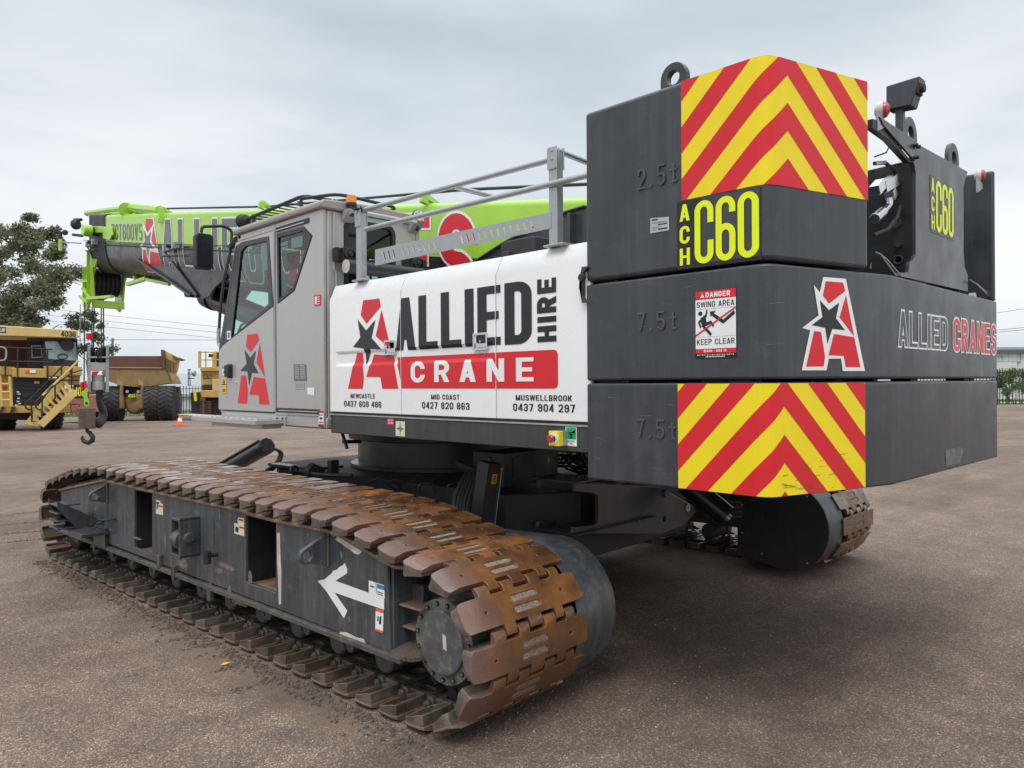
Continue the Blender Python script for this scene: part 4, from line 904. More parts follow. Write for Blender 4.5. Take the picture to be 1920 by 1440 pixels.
# dark pillar down the front edge of the door
pil = [cs(446, 462), cs(420, 647), (-6.80, 1.955), (-6.812, 1.80), (-6.80, 2.03), (-6.46, 2.83)]
pil = [cs(446.5, 461), cs(420, 647.5), (-6.797, 1.955), (-6.445, 2.84)]
MB('black_vinyl').plate(fill2d([pil]), DOOR, .0, .003).build('front_pillar_trim', door, smooth=False)
MB('tinted_glass').sheet(fill2d([grow(g1, .004)]), DOOR, -.010).build('window_glass', door, smooth=False, recalc=False)
MB('black_vinyl').plate(fill2d([win2], [g2]), SIDE(XC), -.02, .002).build('window_surround', cab_o, bevel=.002)
MB('tinted_glass').sheet(fill2d([grow(g2, .004)]), SIDE(XC), -.010).build('window_glass', cab_o, smooth=False, recalc=False)
rwo = rrect(rx0, rz0, rx1, rz1, .07); rwi = rrect(rx0+.03, rz0+.03, rx1-.03, rz1-.03, .05)
MB('rubber').plate(fill2d([rwo], [rwi]), REAR(YB), -.03, .006).build('window_surround', cab_o, bevel=.003)
MB('tinted_glass').sheet(fill2d([grow(rwi, .004)]), REAR(YB), -.012).build('window_glass', cab_o, smooth=False, recalc=False)
MB('tinted_glass').add([(2.99, 6.79, 1.72), (3.86, 6.79, 1.72), (3.86, 6.775, 2.0), (2.99, 6.775, 2.0), (3.86, 6.41, 2.91), (2.99, 6.41, 2.91)], [(0, 1, 2, 3), (3, 2, 4, 5)]).build('windscreen', cab_o, smooth=False)
MB('tinted_glass').add([(3.885, 5.18, 1.98), (3.885, 6.72, 1.98), (3.885, 6.39, 2.86), (3.885, 5.18, 2.86)], [(0, 1, 2, 3)]).build('window_glass', cab_o, smooth=False)
mb = MB('machine_black')
for x in (3.0, 3.84): mb.bar((x, 6.78, 1.72), (x, 6.77, 2.0), .05, .05); mb.bar((x, 6.77, 2.0), (x, 6.40, 2.92), .05, .05)
mb.build('screen_pillars', cab_o, bevel=.008)
# what is inside the cab
mb = MB('cab_interior'); mb.box((3.02, 5.08, 1.40), (3.84, 5.12, 2.05)); mb.box((3.03, 5.4, 1.40), (3.82, 6.7, 1.43)); mb.box((3.62, 5.5, 1.42), (3.84, 6.3, 1.95)); mb.box((3.05, 5.55, 1.42), (3.17, 6.1, 1.92)); mb.box((3.2, 6.62, 1.42), (3.7, 6.74, 1.8)); mb.box((3.02, 5.1, 2.86), (3.84, 6.3, 2.93))
mb.tube([(3.30, 6.45, 1.5), (3.33, 6.38, 2.0), (3.36, 6.33, 2.25)], .025); mb.box((3.25, 6.25, 2.15), (3.5, 6.32, 2.42)); mb.tube([(3.1, 6.0, 1.9), (3.1, 6.03, 2.12)], .014); mb.tube([(3.72, 6.0, 1.9), (3.72, 6.03, 2.12)], .014)
mb.m('seat_fabric').box((3.2, 5.45, 1.72), (3.62, 5.95, 1.86)); mb.box((3.22, 5.36, 1.84), (3.60, 5.48, 2.45)); mb.box((3.3, 5.34, 2.47), (3.52, 5.42, 2.66)); mb.box((3.33, 5.6, 1.42), (3.5, 5.8, 1.72))
mb.build('cab_interior', cab_o, bevel=.015)
mb = MB('galvanised'); mb.tube([onX(435, 655, 3.05), onX(452, 610, 3.05), onX(480, 596, 3.05), onX(508, 568, 3.05)], .011); mb.build('grab_rail', cab_o)
IN = SIDE(XC+.02)
def ci(px, py): return sp(px, py, XC+.02)
mb = MB('paper')
for q in ([(546, 447), (567.5, 441), (567, 462), (546.5, 466)], [(525, 456), (540, 452), (540, 458), (525, 463)], [(525, 465), (540, 461), (540, 467), (525, 472)], [(490, 453), (503, 449), (503, 505), (491, 510)]): mb.sheet(fill2d([[ci(*p) for p in q]]), IN)
mb.build('window_papers', cab_o, smooth=False, recalc=False)
mb = MB('sticker_teal')
for q in ([(528, 515), (541, 513), (541, 531), (528, 534)], [(522, 537), (537, 533), (538, 553), (523, 556)], [(472, 460), (490, 455), (490, 470), (473, 480)]): mb.sheet(fill2d([[ci(*p) for p in q]]), IN)
mb.m('red_lens').sheet(fill2d([[ci(*p) for p in ((536, 474), (562, 470), (561, 503), (538, 508))]]), IN); mb.m('paper').sheet(fill2d([[ci(*p) for p in q] for q in stroke([(541, 472), (543, 490), (549, 492), (551, 470)], 5)]), IN)
mb.build('window_papers', cab_o, smooth=False, recalc=False)
# logo, handle, lock, stickers on the door
CK = 220/1440
lg = dict(top=[(435, 182), (560, 168), (580, 245), (475, 395), (418, 330)], wedge=[(588, 280), (652, 705), (548, 520)], star=[(400, 365), (472, 465), (540, 375), (513, 540), (575, 655), (492, 648), (457, 800), (438, 632), (348, 625), (428, 535)],
          left=[(362, 680), (418, 682), (440, 860), (432, 1027), (316, 1020)], right=[(515, 698), (652, 718), (708, 1040), (583, 1032), (575, 920), (460, 914)])
mb = MB('red_vinyl'); poly_sheet(mb, [[cs(400+a*CK, 600+b*CK) for a, b in lg[k]] for k in ('top', 'wedge', 'left', 'right')], DOOR, .002)
mb.m('black_vinyl'); poly_sheet(mb, [[cs(400+a*CK, 600+b*CK) for a, b in lg['star']]], DOOR, .002); mb.build('star_logo', door, smooth=False, recalc=False)
h0, h1 = cs(430, 683), cs(438.5, 709); mb = MB('machine_black'); mb.plate(fill2d([rrect(h0[0]-.005, h1[1], h1[0]+.005, h0[1], .02)]), DOOR, 0, .012); mb.plate(fill2d([rrect(h0[0]+.01, h1[1]+.01, h1[0]-.005, h0[1]-.01, .012)]), DOOR, .012, .04); mb.build('door_handle', door, bevel=.004)
c = cs(445, 717); mb = MB('chrome'); mb.cyl(DOOR(*c, 0), DOOR(*c, .008), .014); mb.build('door_lock', door)
sticker('warning_sticker', door, [(418.5, 709), (427.5, 709), (428, 737), (418.5, 738)], cs, DOOR, 'sticker_yellow', [('black_vinyl', [rc(.1, .55, .9, .62), rc(.42, .62, .6, .92), rc(.25, .7, .75, .76), rc(.15, .2, .85, .27), rc(.2, .1, .8, .15)])])
sticker('warning_sticker', door, [(420, 688), (425.5, 688), (426, 703.5), (420.5, 703.5)], cs, DOOR, 'white_vinyl', [('sticker_blue', [rc(0, .78, 1, 1)]), ('grey_vinyl', [rc(.3, .2, .7, .55)])])
sticker('warning_sticker', door, [(428.5, 621), (436, 620), (436, 636), (429, 637)], cs, DOOR, 'white_vinyl', [('sticker_blue', [rc(.25, .2, .75, .8)])], z=.004)
SC_ = SIDE(XC)
sticker('data_plate', cab_o, [(551, 683), (574, 683), (575.5, 714), (552, 714)], cs, SC_, 'grey_vinyl', [('sticker_teal', [rc(.06, .86, .42, .96)]), ('galvanised', [rc(.08, .12+.105*i, .45, .19+.105*i) for i in range(7)]+[rc(.52, .12+.105*i, .94, .19+.105*i) for i in range(7)]+[rc(.5, .86, .92, .96)])])
sticker('data_plate', cab_o, [(554, 717), (570.5, 717), (571, 730), (554.5, 729.5)], cs, SC_, 'aluminium', [('grey_vinyl', [rc(.1, .3+.2*i, .9, .34+.2*i) for i in range(3)])])
sticker('paper_sticker', cab_o, [(577, 726.5), (590, 727), (590, 743), (577, 741)], cs, SC_, 'white_vinyl', [('grey_vinyl', [rc(.1, .08, .9, .13)])])
sticker('warning_sticker', cab_o, [(598, 770), (607.5, 770), (607.5, 801), (598, 799.5)], cs, SC_, 'white_vinyl', [('red_vinyl', [rc(0, .86, 1, 1), rc(0, .1, 1, .18)]), ('black_vinyl', [rc(.3, .45, .7, .6), rc(.15, .5, .85, .54), rc(0, 0, 1, .09)]), ('grey_vinyl', [rc(.15, .25, .85, .33), rc(.15, .7, .85, .76)])])
sticker('warning_sticker', cab_o, [(589.5, 553), (602, 552), (602, 573), (590, 574)], cs, SC_, 'red_vinyl', [('white_vinyl', [rc(.15, .15, .42, .78), rc(.2, .6, .4, .9)]+[[(.55, .1+.2*i), (.85, .2+.2*i), (.8, .26+.2*i), (.55, .17+.2*i)] for i in range(4)])])
mb = MB('machine_black'); mb.box((XC-.006, YB+.18, 2.868), (XC+.01, YG-.02, 2.905)); mb.m('aluminium').box((XC-.012, YB+.24, 2.876), (XC-.004, YG-.03, 2.884)); mb.build('door_track', cab_o)
mb = MB('dark_steel'); mb.box((XC-.004, 5.08, 1.425), (XC+.02, YG, 1.462)); mb.m('aluminium').box((XC-.010, 5.08, 1.412), (XC, YG, 1.424)); mb.box((XC-.008, 5.10, 1.438), (XC, YG-.05, 1.446)); mb.build('door_track', cab_o)
# drain tube and brackets on the back wall
mb = MB('cab_grey'); a, b, c, d = (onY(626, 398, YB-.012), onY(626, 505, YB-.012), onY(630, 512, YB-.012), onY(631, 550, YB-.012)); mb.tube([a, b, c, d], .009, 6); mb.build('drain_tube', cab_o)
for px, py in ((655, 405), (778, 425)):
    c = onY(px, py, YB-.03); mb = MB('cab_grey'); mb.prism([(0, 0), (0, .09), (.10, .09), (.06, .045)], lambda a, b, t: Vector((c.x+t, YB-a, c.z-.05+b)), -.05, .05); mb.build('lamp_bracket', cab_o, bevel=.003)
c = onY(659, 381, YB-.06)
mb = MB('machine_black'); mb.lathe((c.x, c.y, c.z-.10), (0, 0, 1), [(.018, 0), (.018, .05), (.033, .055), (.033, .075), (.040, .078), (.040, .10)], 18); mb.m('orange_lens').lathe((c.x, c.y, c.z+.0), (0, 0, 1), [(.038, 0), (.038, .035), (.034, .055), (.020, .060)], 18); mb.build('beacon', cab_o)
c = onY(783, 407, YB-.06); mb = MB('machine_black'); mb.lathe((c.x, c.y+.03, c.z), (0, -1, 0), [(.03, 0), (.05, .015), (.058, .045)], 20); mb.m('white_vinyl').lathe((c.x, c.y-.015, c.z), (0, -1, 0), [(.052, 0), (.052, .004)], 20)
mb.m('galvanised')
for i in range(8): q = Vector((c.x+.036*math.cos(i*PI/4), c.y-.019, c.z+.036*math.sin(i*PI/4))); mb.cyl(q, q+Vector((0, -.002, 0)), .010, n=10)
mb.m('machine_black').box((c.x-.01, c.y-.005, c.z-.11), (c.x+.01, c.y+.015, c.z-.05)); mb.build('work_lamp', cab_o)
c = onZ(627, 390, 2.99) if False else Vector((3.25, 5.18, 3.0)); c = onX(627, 384, 3.22)
mb = MB('galvanised'); mb.tube([c+Vector((.022*math.cos(i*PI/6), 0, .022+.022*math.sin(i*PI/6))) for i in range(12)], .006, 6, True); mb.cyl(c+Vector((0, 0, -.06)), c, .006, n=8); mb.build('eye_bolt', cab_o)
# roof guard
mb = MB('machine_black'); zg = 3.115; xg0, xg1 = 3.03, 3.80
loop = fillet([(xg0, 6.40, 3.0), (xg0, 6.38, zg-.03), (xg0, 5.40, zg), (xg1, 5.40, zg), (xg1, 6.38, zg-.03), (xg1, 6.40, 3.0)], .08)
mb.tube(loop, .015, 8)
for y in (6.25, 5.44):
    for x in (xg0, xg1): mb.tube([(x, y, 3.0), (x, y, zg-.01)], .013, 6)
mb.tube([(xg0, 6.3, zg-.03), (xg1, 6.3, zg-.03)], .010, 6)
for k in range(9): y = 5.5+k*.10; mb.tube([(xg0, y, zg-.03), (xg1, y, zg-.03)], .006, 5)
for k in range(6): x = xg0+.12+k*.11; mb.tube([(x, 5.42, zg-.036), (x, 6.32, zg-.036)], .006, 5)
mb.tube(fillet([(xg0, 5.42, zg-.02), (xg0+.12, 5.1, zg-.02), (xg1-.1, 5.1, zg-.04), (xg1, 5.42, zg-.02)], .1), .013, 6)
mb.build('roof_guard', cab_o)
c = Vector((3.03, 6.42, 3.075)); mb = MB('rubber'); mb.lathe(c, (-.25, 1, .08), [(.02, -.05), (.055, -.02), (.062, .02), (.058, .05)], 18); mb.build('work_lamp', cab_o)
# side step
st = MB('cab_grey'); p0, p1 = onX(361, 781, 2.74), onX(527, 793, 2.74); ys0, ys1 = 5.63, p0.y
st.box((2.73, ys0, 1.335), (XC-.004, ys1, 1.372)); st.box((2.80, 5.66, 1.30), (XC-.004, 6.6, 1.334)); st.box((2.955, 5.585, 1.318), (XC-.001, 5.80, 1.395))
step = st.build('side_step', cab_o, bevel=.003)
mb = MB('aluminium')
for k in range(15): y = ys0+.10+k*.107; mb.plate(fill2d([rrect(2.755, y-.035, 2.915, y+.035, .03)], [rrect(2.78, y-.018, 2.89, y+.018, .016)]), lambda a, b, t: Vector((a, b, 1.372+t)), 0, .007)
mb.build('step_grips', step, bevel=.002)
mb = MB('machine_black')
for y, z in ((5.61, 1.38), (5.61, 1.335), (5.70, 1.38), (5.70, 1.335)): mb.cyl((2.95, y, z), (2.944, y, z), .008, n=8)
mb.build('step_bolts', step)
# mirror
YM = 6.92
mt = [onY(*p, YM) for p in ((377.5, 436), (379, 425), (420, 423.5), (435, 432), (433.5, 462), (429, 486), (419, 527), (413, 580), (410, 632))]
arm = MB('machine_black').tube(fillet(mt, .06), .014, 8).m('machine_black').tube([mt[4], Vector((3.02, 6.55, mt[4].z))], .03, 8).build('mirror_arm', cab_o)
mb = MB('galvanised'); mb.tube([mt[-1]+Vector((0, 0, .08)), mt[-1]+Vector((0, 0, -.06)), Vector((2.98, 6.80, mt[-1].z-.1))], .018, 8); mb.build('arm_socket', arm)
q0, q1 = onY(367.5, 436, YM), onY(400, 506, YM)
def MIR(a, b, t): return Vector((a+(.035 if b > (q0.z+q1.z)/2 else 0)*0, YM-t, b))
mo = rrect(q0.x, q1.z, q1.x, q0.z, .035)
mb = MB('machine_black'); mb.plate(fill2d([mo]), MIR, -.07, .006); mir = mb.build('side_mirror', arm, bevel=.008)
mb = MB('black_vinyl'); mb.plate(fill2d([rrect(q0.x+.012, q1.z+.012, q1.x-.012, q0.z-.012, .025)]), MIR, .006, .009); mb.build('mirror_glass', mir)
# pivot tube behind the cab
mb = MB('dark_steel'); a = onY(649, 499, 4.88); b = onY(792, 514, 4.88); b.z = a.z; mb.cyl(a, b, .052, n=22); mb.m('bare_scrape').cyl(a+Vector((-.004, 0, 0)), a, .050, n=22); mb.build('pivot_tube', crane)
for px, py in ((652, 478), (780, 494)):
    c = onY(px, py, 4.95); mb = MB('dark_steel'); mb.box((c.x-.09, 4.96, c.z-.05), (c.x-.01, 5.02, c.z+.05)); mb.prism([(-.05, -.05), (.06, -.05), (.06, .02), (.0, .06), (-.05, .05)], lambda a_, b_, t: Vector((c.x+a_, 4.95-t, c.z+b_)), -.05, .02); mb.prism([(.0, .03), (.07, .03), (.1, -.1), (.04, -.1)], lambda a_, b_, t: Vector((c.x+a_, 4.94-t, c.z+b_)), -.03, .03)
    mb.cyl((c.x, 4.95, c.z), (c.x, 4.91, c.z), .045, n=18); mb.cyl((c.x, 4.91, c.z), (c.x, 4.895, c.z), .02, n=10); mb.build('pivot_bracket', crane, bevel=.003)

# ---- boom
HU, HL2, HWB = .49, .53, .33
def ztop(y): return 3.0145+.149*(y-3.659)
def zline(y): return ztop(y)-HU
def ux(b):                                     # half width of the section at height b about the colour line
    if b >= 0: return HWB
    s = min(1, -b/HL2); return HWB*(max(0, 1-s**2.3))**(1/2.3)
def section(y, g=0.0, hl=None):
    zl = zline(y); r = .06; P = []
    w = HWB+g; t = HU+g
    P += [(CX-w, zl)]+[(CX-w, zl+t-r)]+[(CX-w+r-r*math.cos(math.radians(q)), zl+t-r+r*math.sin(math.radians(q))) for q in (22, 45, 67, 90)]
    P += [(2*CX-x, z) for x, z in reversed(P)]
    n = 14
    P += [(CX+(ux(-HL2*math.sin(i*PI/2/n))+g*.9), zl-(HL2+g)*math.sin(i*PI/2/n)) for i in range(1, n)]
    P += [(CX, zl-HL2-g)]
    P += [(CX-(ux(-HL2*math.sin(i*PI/2/n))+g*.9), zl-(HL2+g)*math.sin(i*PI/2/n)) for i in range(n-1, 0, -1)]
    return [Vector((x, y, z)) for x, z in P]
YT = 14.72
mb = MB('green_paint'); ys = [2.75, 5, 8, 11, YT]
rings = [section(y) for y in ys]; mb.loft(rings)
mb.m('black_vinyl'); n0 = len(rings[0])
for k, f in enumerate(mb.f):
    if all(mb.v[i].z < zline(mb.v[i].y)+.002 for i in f): mb.mi[k] = 1
boom = mb.build('telescopic_boom', crane, angle=40)
mb = MB('machine_black'); mb.loft([section(YT-.16, .014), section(YT+.72, .014)]); mb.loft([section(YT+.72, -.03), section(YT+.86, -.03)]); collar = mb.build('boom_collar', boom, angle=40)
def BOOM(a, b, t):
    y = -a; zl = zline(y)
    if b >= 0: return Vector((CX-HWB-t, y, zl+b))
    e = .004; x = CX-ux(b); dx = (ux(b)-ux(b-e))/e; nn = Vector((-1, dx)).normalized()
    return Vector((x+nn.x*t, y, zl+b-abs(nn.y)*t))
def bp(px, py): p = onX(px, py, CX-HWB); return -p.y, p.z-zline(p.y)
HLN = [((-15, -HL2*i/14), (-4, -HL2*i/14)) for i in range(0, 13)]
B0, B1 = -.40, .375
def boom_text(txt, a0, a1, b0, b1, w, t, gap, colm, fat=.022, v=None):
    P, wd = text_polys(txt, w, t, gap, v); s = (a1-a0)/wd; Q = [[(a0+x*s, b0+y*(b1-b0)) for x, y in p] for p in P]
    mb.m('white_vinyl'); mb.sheet(fill2d([g for g in (grow(p, fat) for p in Q) if len(g) > 2], (), HLN), BOOM, .004)
    mb.m(colm); mb.sheet(fill2d(Q, (), HLN), BOOM, .007)
mb = MB('white_vinyl')
aA = bp(303.5, 480)[0]; aS = bp(892, 470)[0]; tot = aS-aA
boom_text('ALLIED', aA, aA+tot*.452, B0, B1, .50, .165, .14, 'grey_vinyl')
boom_text('CRANES', aA+tot*.50, aS, B0, B1, .54, .175, .14, 'red_vinyl')
la, lb = bp(263, 480)[0], bp(301, 480)[0]
def LB(k): return [(la+(lb-la)*u, B0-.02+(B1-B0+.04)*v) for u, v in UNIT[k]]
hb = [(la+(lb-la)*u, B0-.02+(B1-B0+.04)*v) for u, v in ((.36, 1.0), (.72, 1.03), (1.02, -.02), (.68, -.02), (.65, .1), (.45, .1), (.42, -.02), (-.02, -.02), (.1, .42), (-.02, .46), (.24, .6), (.16, .93), (.3, .85))]
mb.m('white_vinyl').sheet(fill2d([hb], (), HLN), BOOM, .004)
mb.m('red_vinyl').sheet(fill2d([LB(k) for k in ('top', 'wedge', 'left', 'right')], (), HLN), BOOM, .007); mb.m('grey_vinyl').sheet(fill2d([LB('star')], (), HLN), BOOM, .007)
mb.build('company_lettering', boom, smooth=False, recalc=False)
mb = MB('grey_vinyl'); za, zb_ = bp(209, 432), bp(267, 432); ztx, zbt = bp(235, 420)[1], bp(235, 450)[1]
lettering(mb, 'ZCT600V5', BOOM, za[0], zb_[0], zbt, ztx, .50, .14, .004, gap=.12); mb.build('fleet_lettering', boom, smooth=False, recalc=False)
# cables along the colour line and their guides
mb = MB('machine_black'); mb.tube([(CX-HWB-.06, y, zline(y)+dz) for y, dz in ((15.0, -.05), (12, -.045), (9, -.05), (6.5, -.05))], .010, 6)
mb.tube([(CX-HWB-.075, y, zline(y)+dz) for y, dz in ((15.6, .02), (12.2, .0), (9, .02), (6.5, .03))], .006, 5); mb.build('sensor_cable', boom)
for px in (180, 330):
    a = bp(px, 462)[0]; y = -a; mb = MB('galvanised'); z = zline(y)-.03
    for dy in (-.16, .02, .18): mb.box((CX-HWB-.12, y+dy-.03, z-.05), (CX-HWB-.02, y+dy+.03, z+.05))
    mb.m('machine_black').bar((CX-HWB-.08, y+.3, z-.1), (CX-HWB-.08, y-.25, z-.16), .03, .02); mb.bar((CX-HWB-.08, y+.32, z+.02), (CX-HWB-.08, y+.02, z-.16), .02, .02); mb.cyl((CX-HWB-.14, y, z+.01), (CX-HWB-.02, y, z+.01), .03, n=10); mb.build('cable_guide', boom, bevel=.004)
# jib stowage strut and hoops on top of the boom
def bt(px, py, x=4.45): return onX(px, py, x)
mb = MB('green_paint')
mb.tube([bt(163, 400), bt(232, 391)], .055, 8); mb.tube([bt(236, 389), bt(300, 396)], .085, 8); mb.tube([bt(170, 405), bt(230, 399)], .04, 8)
mb.cyl(bt(236, 392, 4.36), bt(236, 392, 4.6), .11, n=12); mb.tube([bt(229, 398), bt(229, 410), bt(236, 416), bt(236, 420)], .022, 6); mb.tube([bt(240, 398), bt(248, 404)], .03, 6)
mb.build('stowage_strut', boom, bevel=.004)
for px0, py0, py1, px1 in ((303, 390, 418, 318), (492, 379, 392, 505), (797, 367, 382, 815)):
    a = onX(px0, py0, CX-HWB-.01); b = onX(px0, py1, CX-HWB-.01)
    mb = MB('green_paint'); mb.bar(b+Vector((-.02, 0, 0)), a, .045, .07); c = onX(px1, py1-2, CX-.1); mb.bar(a, Vector((CX-.05, c.y, ztop(c.y)+.01)), .045, .05); mb.build('rope_hoop', boom, bevel=.004)
mb = MB('rope_steel'); mb.tube([(CX-.12, y, ztop(y)+dz) for y, dz in ((2.6, .05), (3.6, .13), (5.2, .14), (9, .06), (13, .10), (15.0, .10))], .014, 6); mb.build('hoist_rope', crane)
# boom nose: plates, sheaves, lamp
mb = MB('green_paint'); nose = [(-14.95, -.2), (-14.85, .42), (-15.15, .42), (-15.5, -.1), (-16.0, -.7), (-16.05, -1.05), (-15.8, -1.15), (-15.62, -1.0), (-15.5, -.6), (-15.2, -.3)]
for x in (CX-.30, CX+.26): mb.prism([(a, b+zline(14.9)) for a, b in nose], SIDE(x), -.04, 0)
mb.box((CX-.3, 15.45, zline(14.9)-1.12), (CX+.26, 15.5, zline(14.9)-.98)); head = mb.build('boom_nose', boom, bevel=.01)
mb = MB('rubber'); zc = onX(195, 530, 4.64).z; ysh = onX(195, 535, 4.64).y
for k in range(6): mb.lathe((CX-.24+k*.075, ysh, zc), (1, 0, 0), [(.26, 0), (.26, .012), (.225, .02), (.225, .05), (.26, .058), (.26, .07)], 28)
mb.build('nose_sheaves', head)
mb = MB('green_paint'); c = onX(169, 433, CX-HWB-.12); mb.lathe((CX-HWB-.24, c.y, c.z), (1, 0, 0), [(.095, 0), (.105, .015), (.105, .14)], 22); mb.m('machine_black').lathe((CX-HWB-.10, c.y, c.z), (1, 0, 0), [(.08, 0), (.08, .12)], 18); mb.build('nose_pulley', head, bevel=.004)
mb = MB('green_paint'); pp = [onX(*p, CX-HWB-.06) for p in ((172, 424), (190, 424), (208, 428), (210, 440), (205, 450), (193, 447), (192, 436), (176, 436))]; mb.prism([(-p.y, p.z) for p in pp], SIDE(CX-HWB-.06), -.03, .0); mb.build('pulley_bracket', head, bevel=.004)
mb = MB('green_paint'); z0 = zline(14.9)
for px, py, px2, py2 in ((158, 500, 158, 560), (166, 470, 165, 568), (172, 500, 176, 572), (152, 527, 168, 527), (155, 540, 170, 560), (150, 555, 166, 568), (163, 560, 210, 556)): mb.bar(onX(px, py, CX-.36), onX(px2, py2, CX-.30), .06, .05)
mb.build('nose_frame', head, bevel=.006)
mb = MB('machine_black'); mb.tube([onX(152, 412, 4.4), onX(140, 412, 4.4)], .03, 8); mb.tube([onX(154, 442, 4.4), onX(137, 440, 4.4)], .028, 8); c = onX(147, 420, 4.4); mb.lathe(c, (-.3, 1, 0), [(.06, 0), (.10, .06), (.10, .10)], 14); mb.build('nose_lamp', head)
mb = MB('galvanised'); mb.tube([onX(152, 456, 4.4), onX(114, 454, 4.4)], .014, 6); a = onX(113, 470, 4.4); mb.m('green_paint').cyl(a, onX(113, 448, 4.4), .035, n=8); mb.m('machine_black').cyl(onX(113, 448, 4.4), onX(113, 434, 4.4), .04, n=8); mb.tube([onX(106, 434, 4.4), onX(122, 436, 4.4)], .012, 5)
for p in ((106, 434), (122, 436)): c = onX(*p, 4.4); mb.lathe(c-Vector((0, .04, 0)), (0, 1, 0), [(.01, 0), (.055, .02), (.055, .06), (.02, .08)], 10)
mb.build('wind_gauge', head)
mb = MB('green_paint'); mb.bar(onX(240, 533, 4.55), onX(275, 522, 4.55), .07, .06); mb.bar(onX(275, 524, 4.55), onX(318, 533, 4.55), .05, .05); mb.bar(onX(252, 518, 4.55), onX(255, 528, 4.55), .05, .05); mb.build('jib_bracket', boom, bevel=.005)
mb = MB('dark_steel'); mb.tube([Vector((CX-.05, y, zline(y)-HL2-.02)) for y in (14.5, 11.6)], .035, 8); mb.build('underside_rail', boom)
# lift cylinder and its bracket
XBk = CX-.29
def kb(px, py): return sp(px, py, XBk)
mb = MB('black_vinyl'); pts = [kb(*p) for p in ((262, 484), (300, 470), (425, 488), (425, 520), (402, 540), (392, 556), (378, 561), (352, 550))]
for x in (XBk, CX+.20): mb.prism(pts, SIDE(x), -.035, 0)
a, b = kb(262, 487), kb(362, 555); mb.bar((XBk+.0, -a[0], a[1]), (XBk+.0, -b[0], b[1]), .10, .03); a = kb(325, 492); b = kb(372, 556); mb.bar((XBk-.02, -a[0], a[1]), (XBk-.02, -b[0], b[1]), .03, .05)
mb.build('cylinder_bracket', boom, bevel=.006)
pc = onX(377, 549, CX); foot = Vector((CX, 6.0, 1.62)); dv = (foot-pc).normalized()
mb = MB('black_vinyl'); mb.cyl(pc+dv*.35, foot, .155, n=28); mb.cyl(pc+dv*.28, pc+dv*.52, .175, n=28); mb.m('chrome').cyl(pc, pc+dv*.3, .10, n=22); mb.m('machine_black').cyl(pc+Vector((-.22, 0, 0)), pc+Vector((.22, 0, 0)), .08, n=18)
mb.m('galvanised').bar(pc+dv*.75+Vector((-.16, 0, .03)), pc+dv*.75+Vector((-.16, 0, .15)), .08, .03); mb.build('lift_cylinder', crane)

# ---- winch frame at the rear
YW = 1.42
def wp(px, py): return rp(px, py, YW)
mb = MB('black_paint')
outl = [wp(*p) for p in ((1711, 271), (1815, 324), (1810, 338), (1808, 350), (1808, 470), (1810, 500), (1815, 516), (1815, 548), (1683, 517), (1706, 519), (1706, 490), (1714, 484), (1717, 476), (1717, 322), (1714, 308), (1711, 302))]
outl = [wp(*p) for p in ((1711, 264), (1815, 322), (1810, 338), (1807, 350), (1807, 470), (1809, 500), (1815, 516), (1815, 547), (1683, 517), (1684, 511), (1704, 511), (1706, 492), (1713, 487), (1717, 478), (1717, 322), (1714, 308), (1711, 303))]
mb.plate(fill2d([outl]), REAR(YW), -.02, 0); winch = mb.build('winch_frame', crane, bevel=.003)
ach_c60(REAR(YW), lambda px, py: rp(px, py, YW), [(1743.5, 328), (1788, 350), (1788, 449), (1743.5, 437)], winch)
mb = MB('black_paint'); mb.plate(fill2d([[wp(*p) for p in ((1646, 219), (1713, 263), (1713, 303), (1652, 233))]]), REAR(YW-.008), -.012, 0); mb.m('dark_steel').plate(fill2d([[wp(*p) for p in ((1638, 222), (1649, 226), (1712, 304), (1706, 304), (1668, 262), (1638, 240))]]), REAR(YW+.004), -.03, 0)
mb.m('machine_black')
for p in ((1713, 273), (1718, 276), (1715, 296)): c = Vector((*rp(*p, YW-.008),)); mb.cyl((c.x, YW-.008, c.y), (c.x, YW-.03, c.y), .010, n=8)
mb.build('top_gusset', winch, bevel=.002)
xl, xr = wp(1717, 400)[0]+.004, wp(1807, 400)[0]
mb = MB('dark_steel'); mb.plate(fill2d([[(-2.45, 2.15), (-2.45, 2.78), (-1.441, wp(1711, 284)[1]-.03), (-1.441, 2.15)]], [circ(-1.53, 2.66, .018), circ(-1.52, 2.5, .028), circ(-1.51, 2.3, .016)]), SIDE(xl), -.03, 0); mb.box((xr-.03, YW+.02, 2.15), (xr, 2.4, 2.85)); mb.box((xl, 2.4, 2.1), (5.75, 2.46, 2.85)); mb.cyl((xl+.03, 1.95, 2.5), (xr-.03, 1.95, 2.5), .24, n=24)
mb.box((xl-.015, 1.43, 2.145), (xl+.2, 1.47, 2.26)); mb.build('winch_side_plates', winch, bevel=.003)
mb = MB('machine_black')
for y, z in ((1.53, 2.66), (1.52, 2.5), (1.51, 2.3)): c = Vector((xl, y, z)); mb.tube([c+Vector((-.004, .022*math.cos(i*PI/6), .022*math.sin(i*PI/6))) for i in range(12)], .005, 5, True)
mb.cyl((xl, 1.50, 2.38), (xl-.03, 1.50, 2.38), .016, n=10); mb.cyl((xl, 1.52, 2.71), (xl-.02, 1.52, 2.71), .012, n=10); mb.build('plate_fittings', winch)
YF = 1.50
def wf(px, py): return onY(px, py, YF)
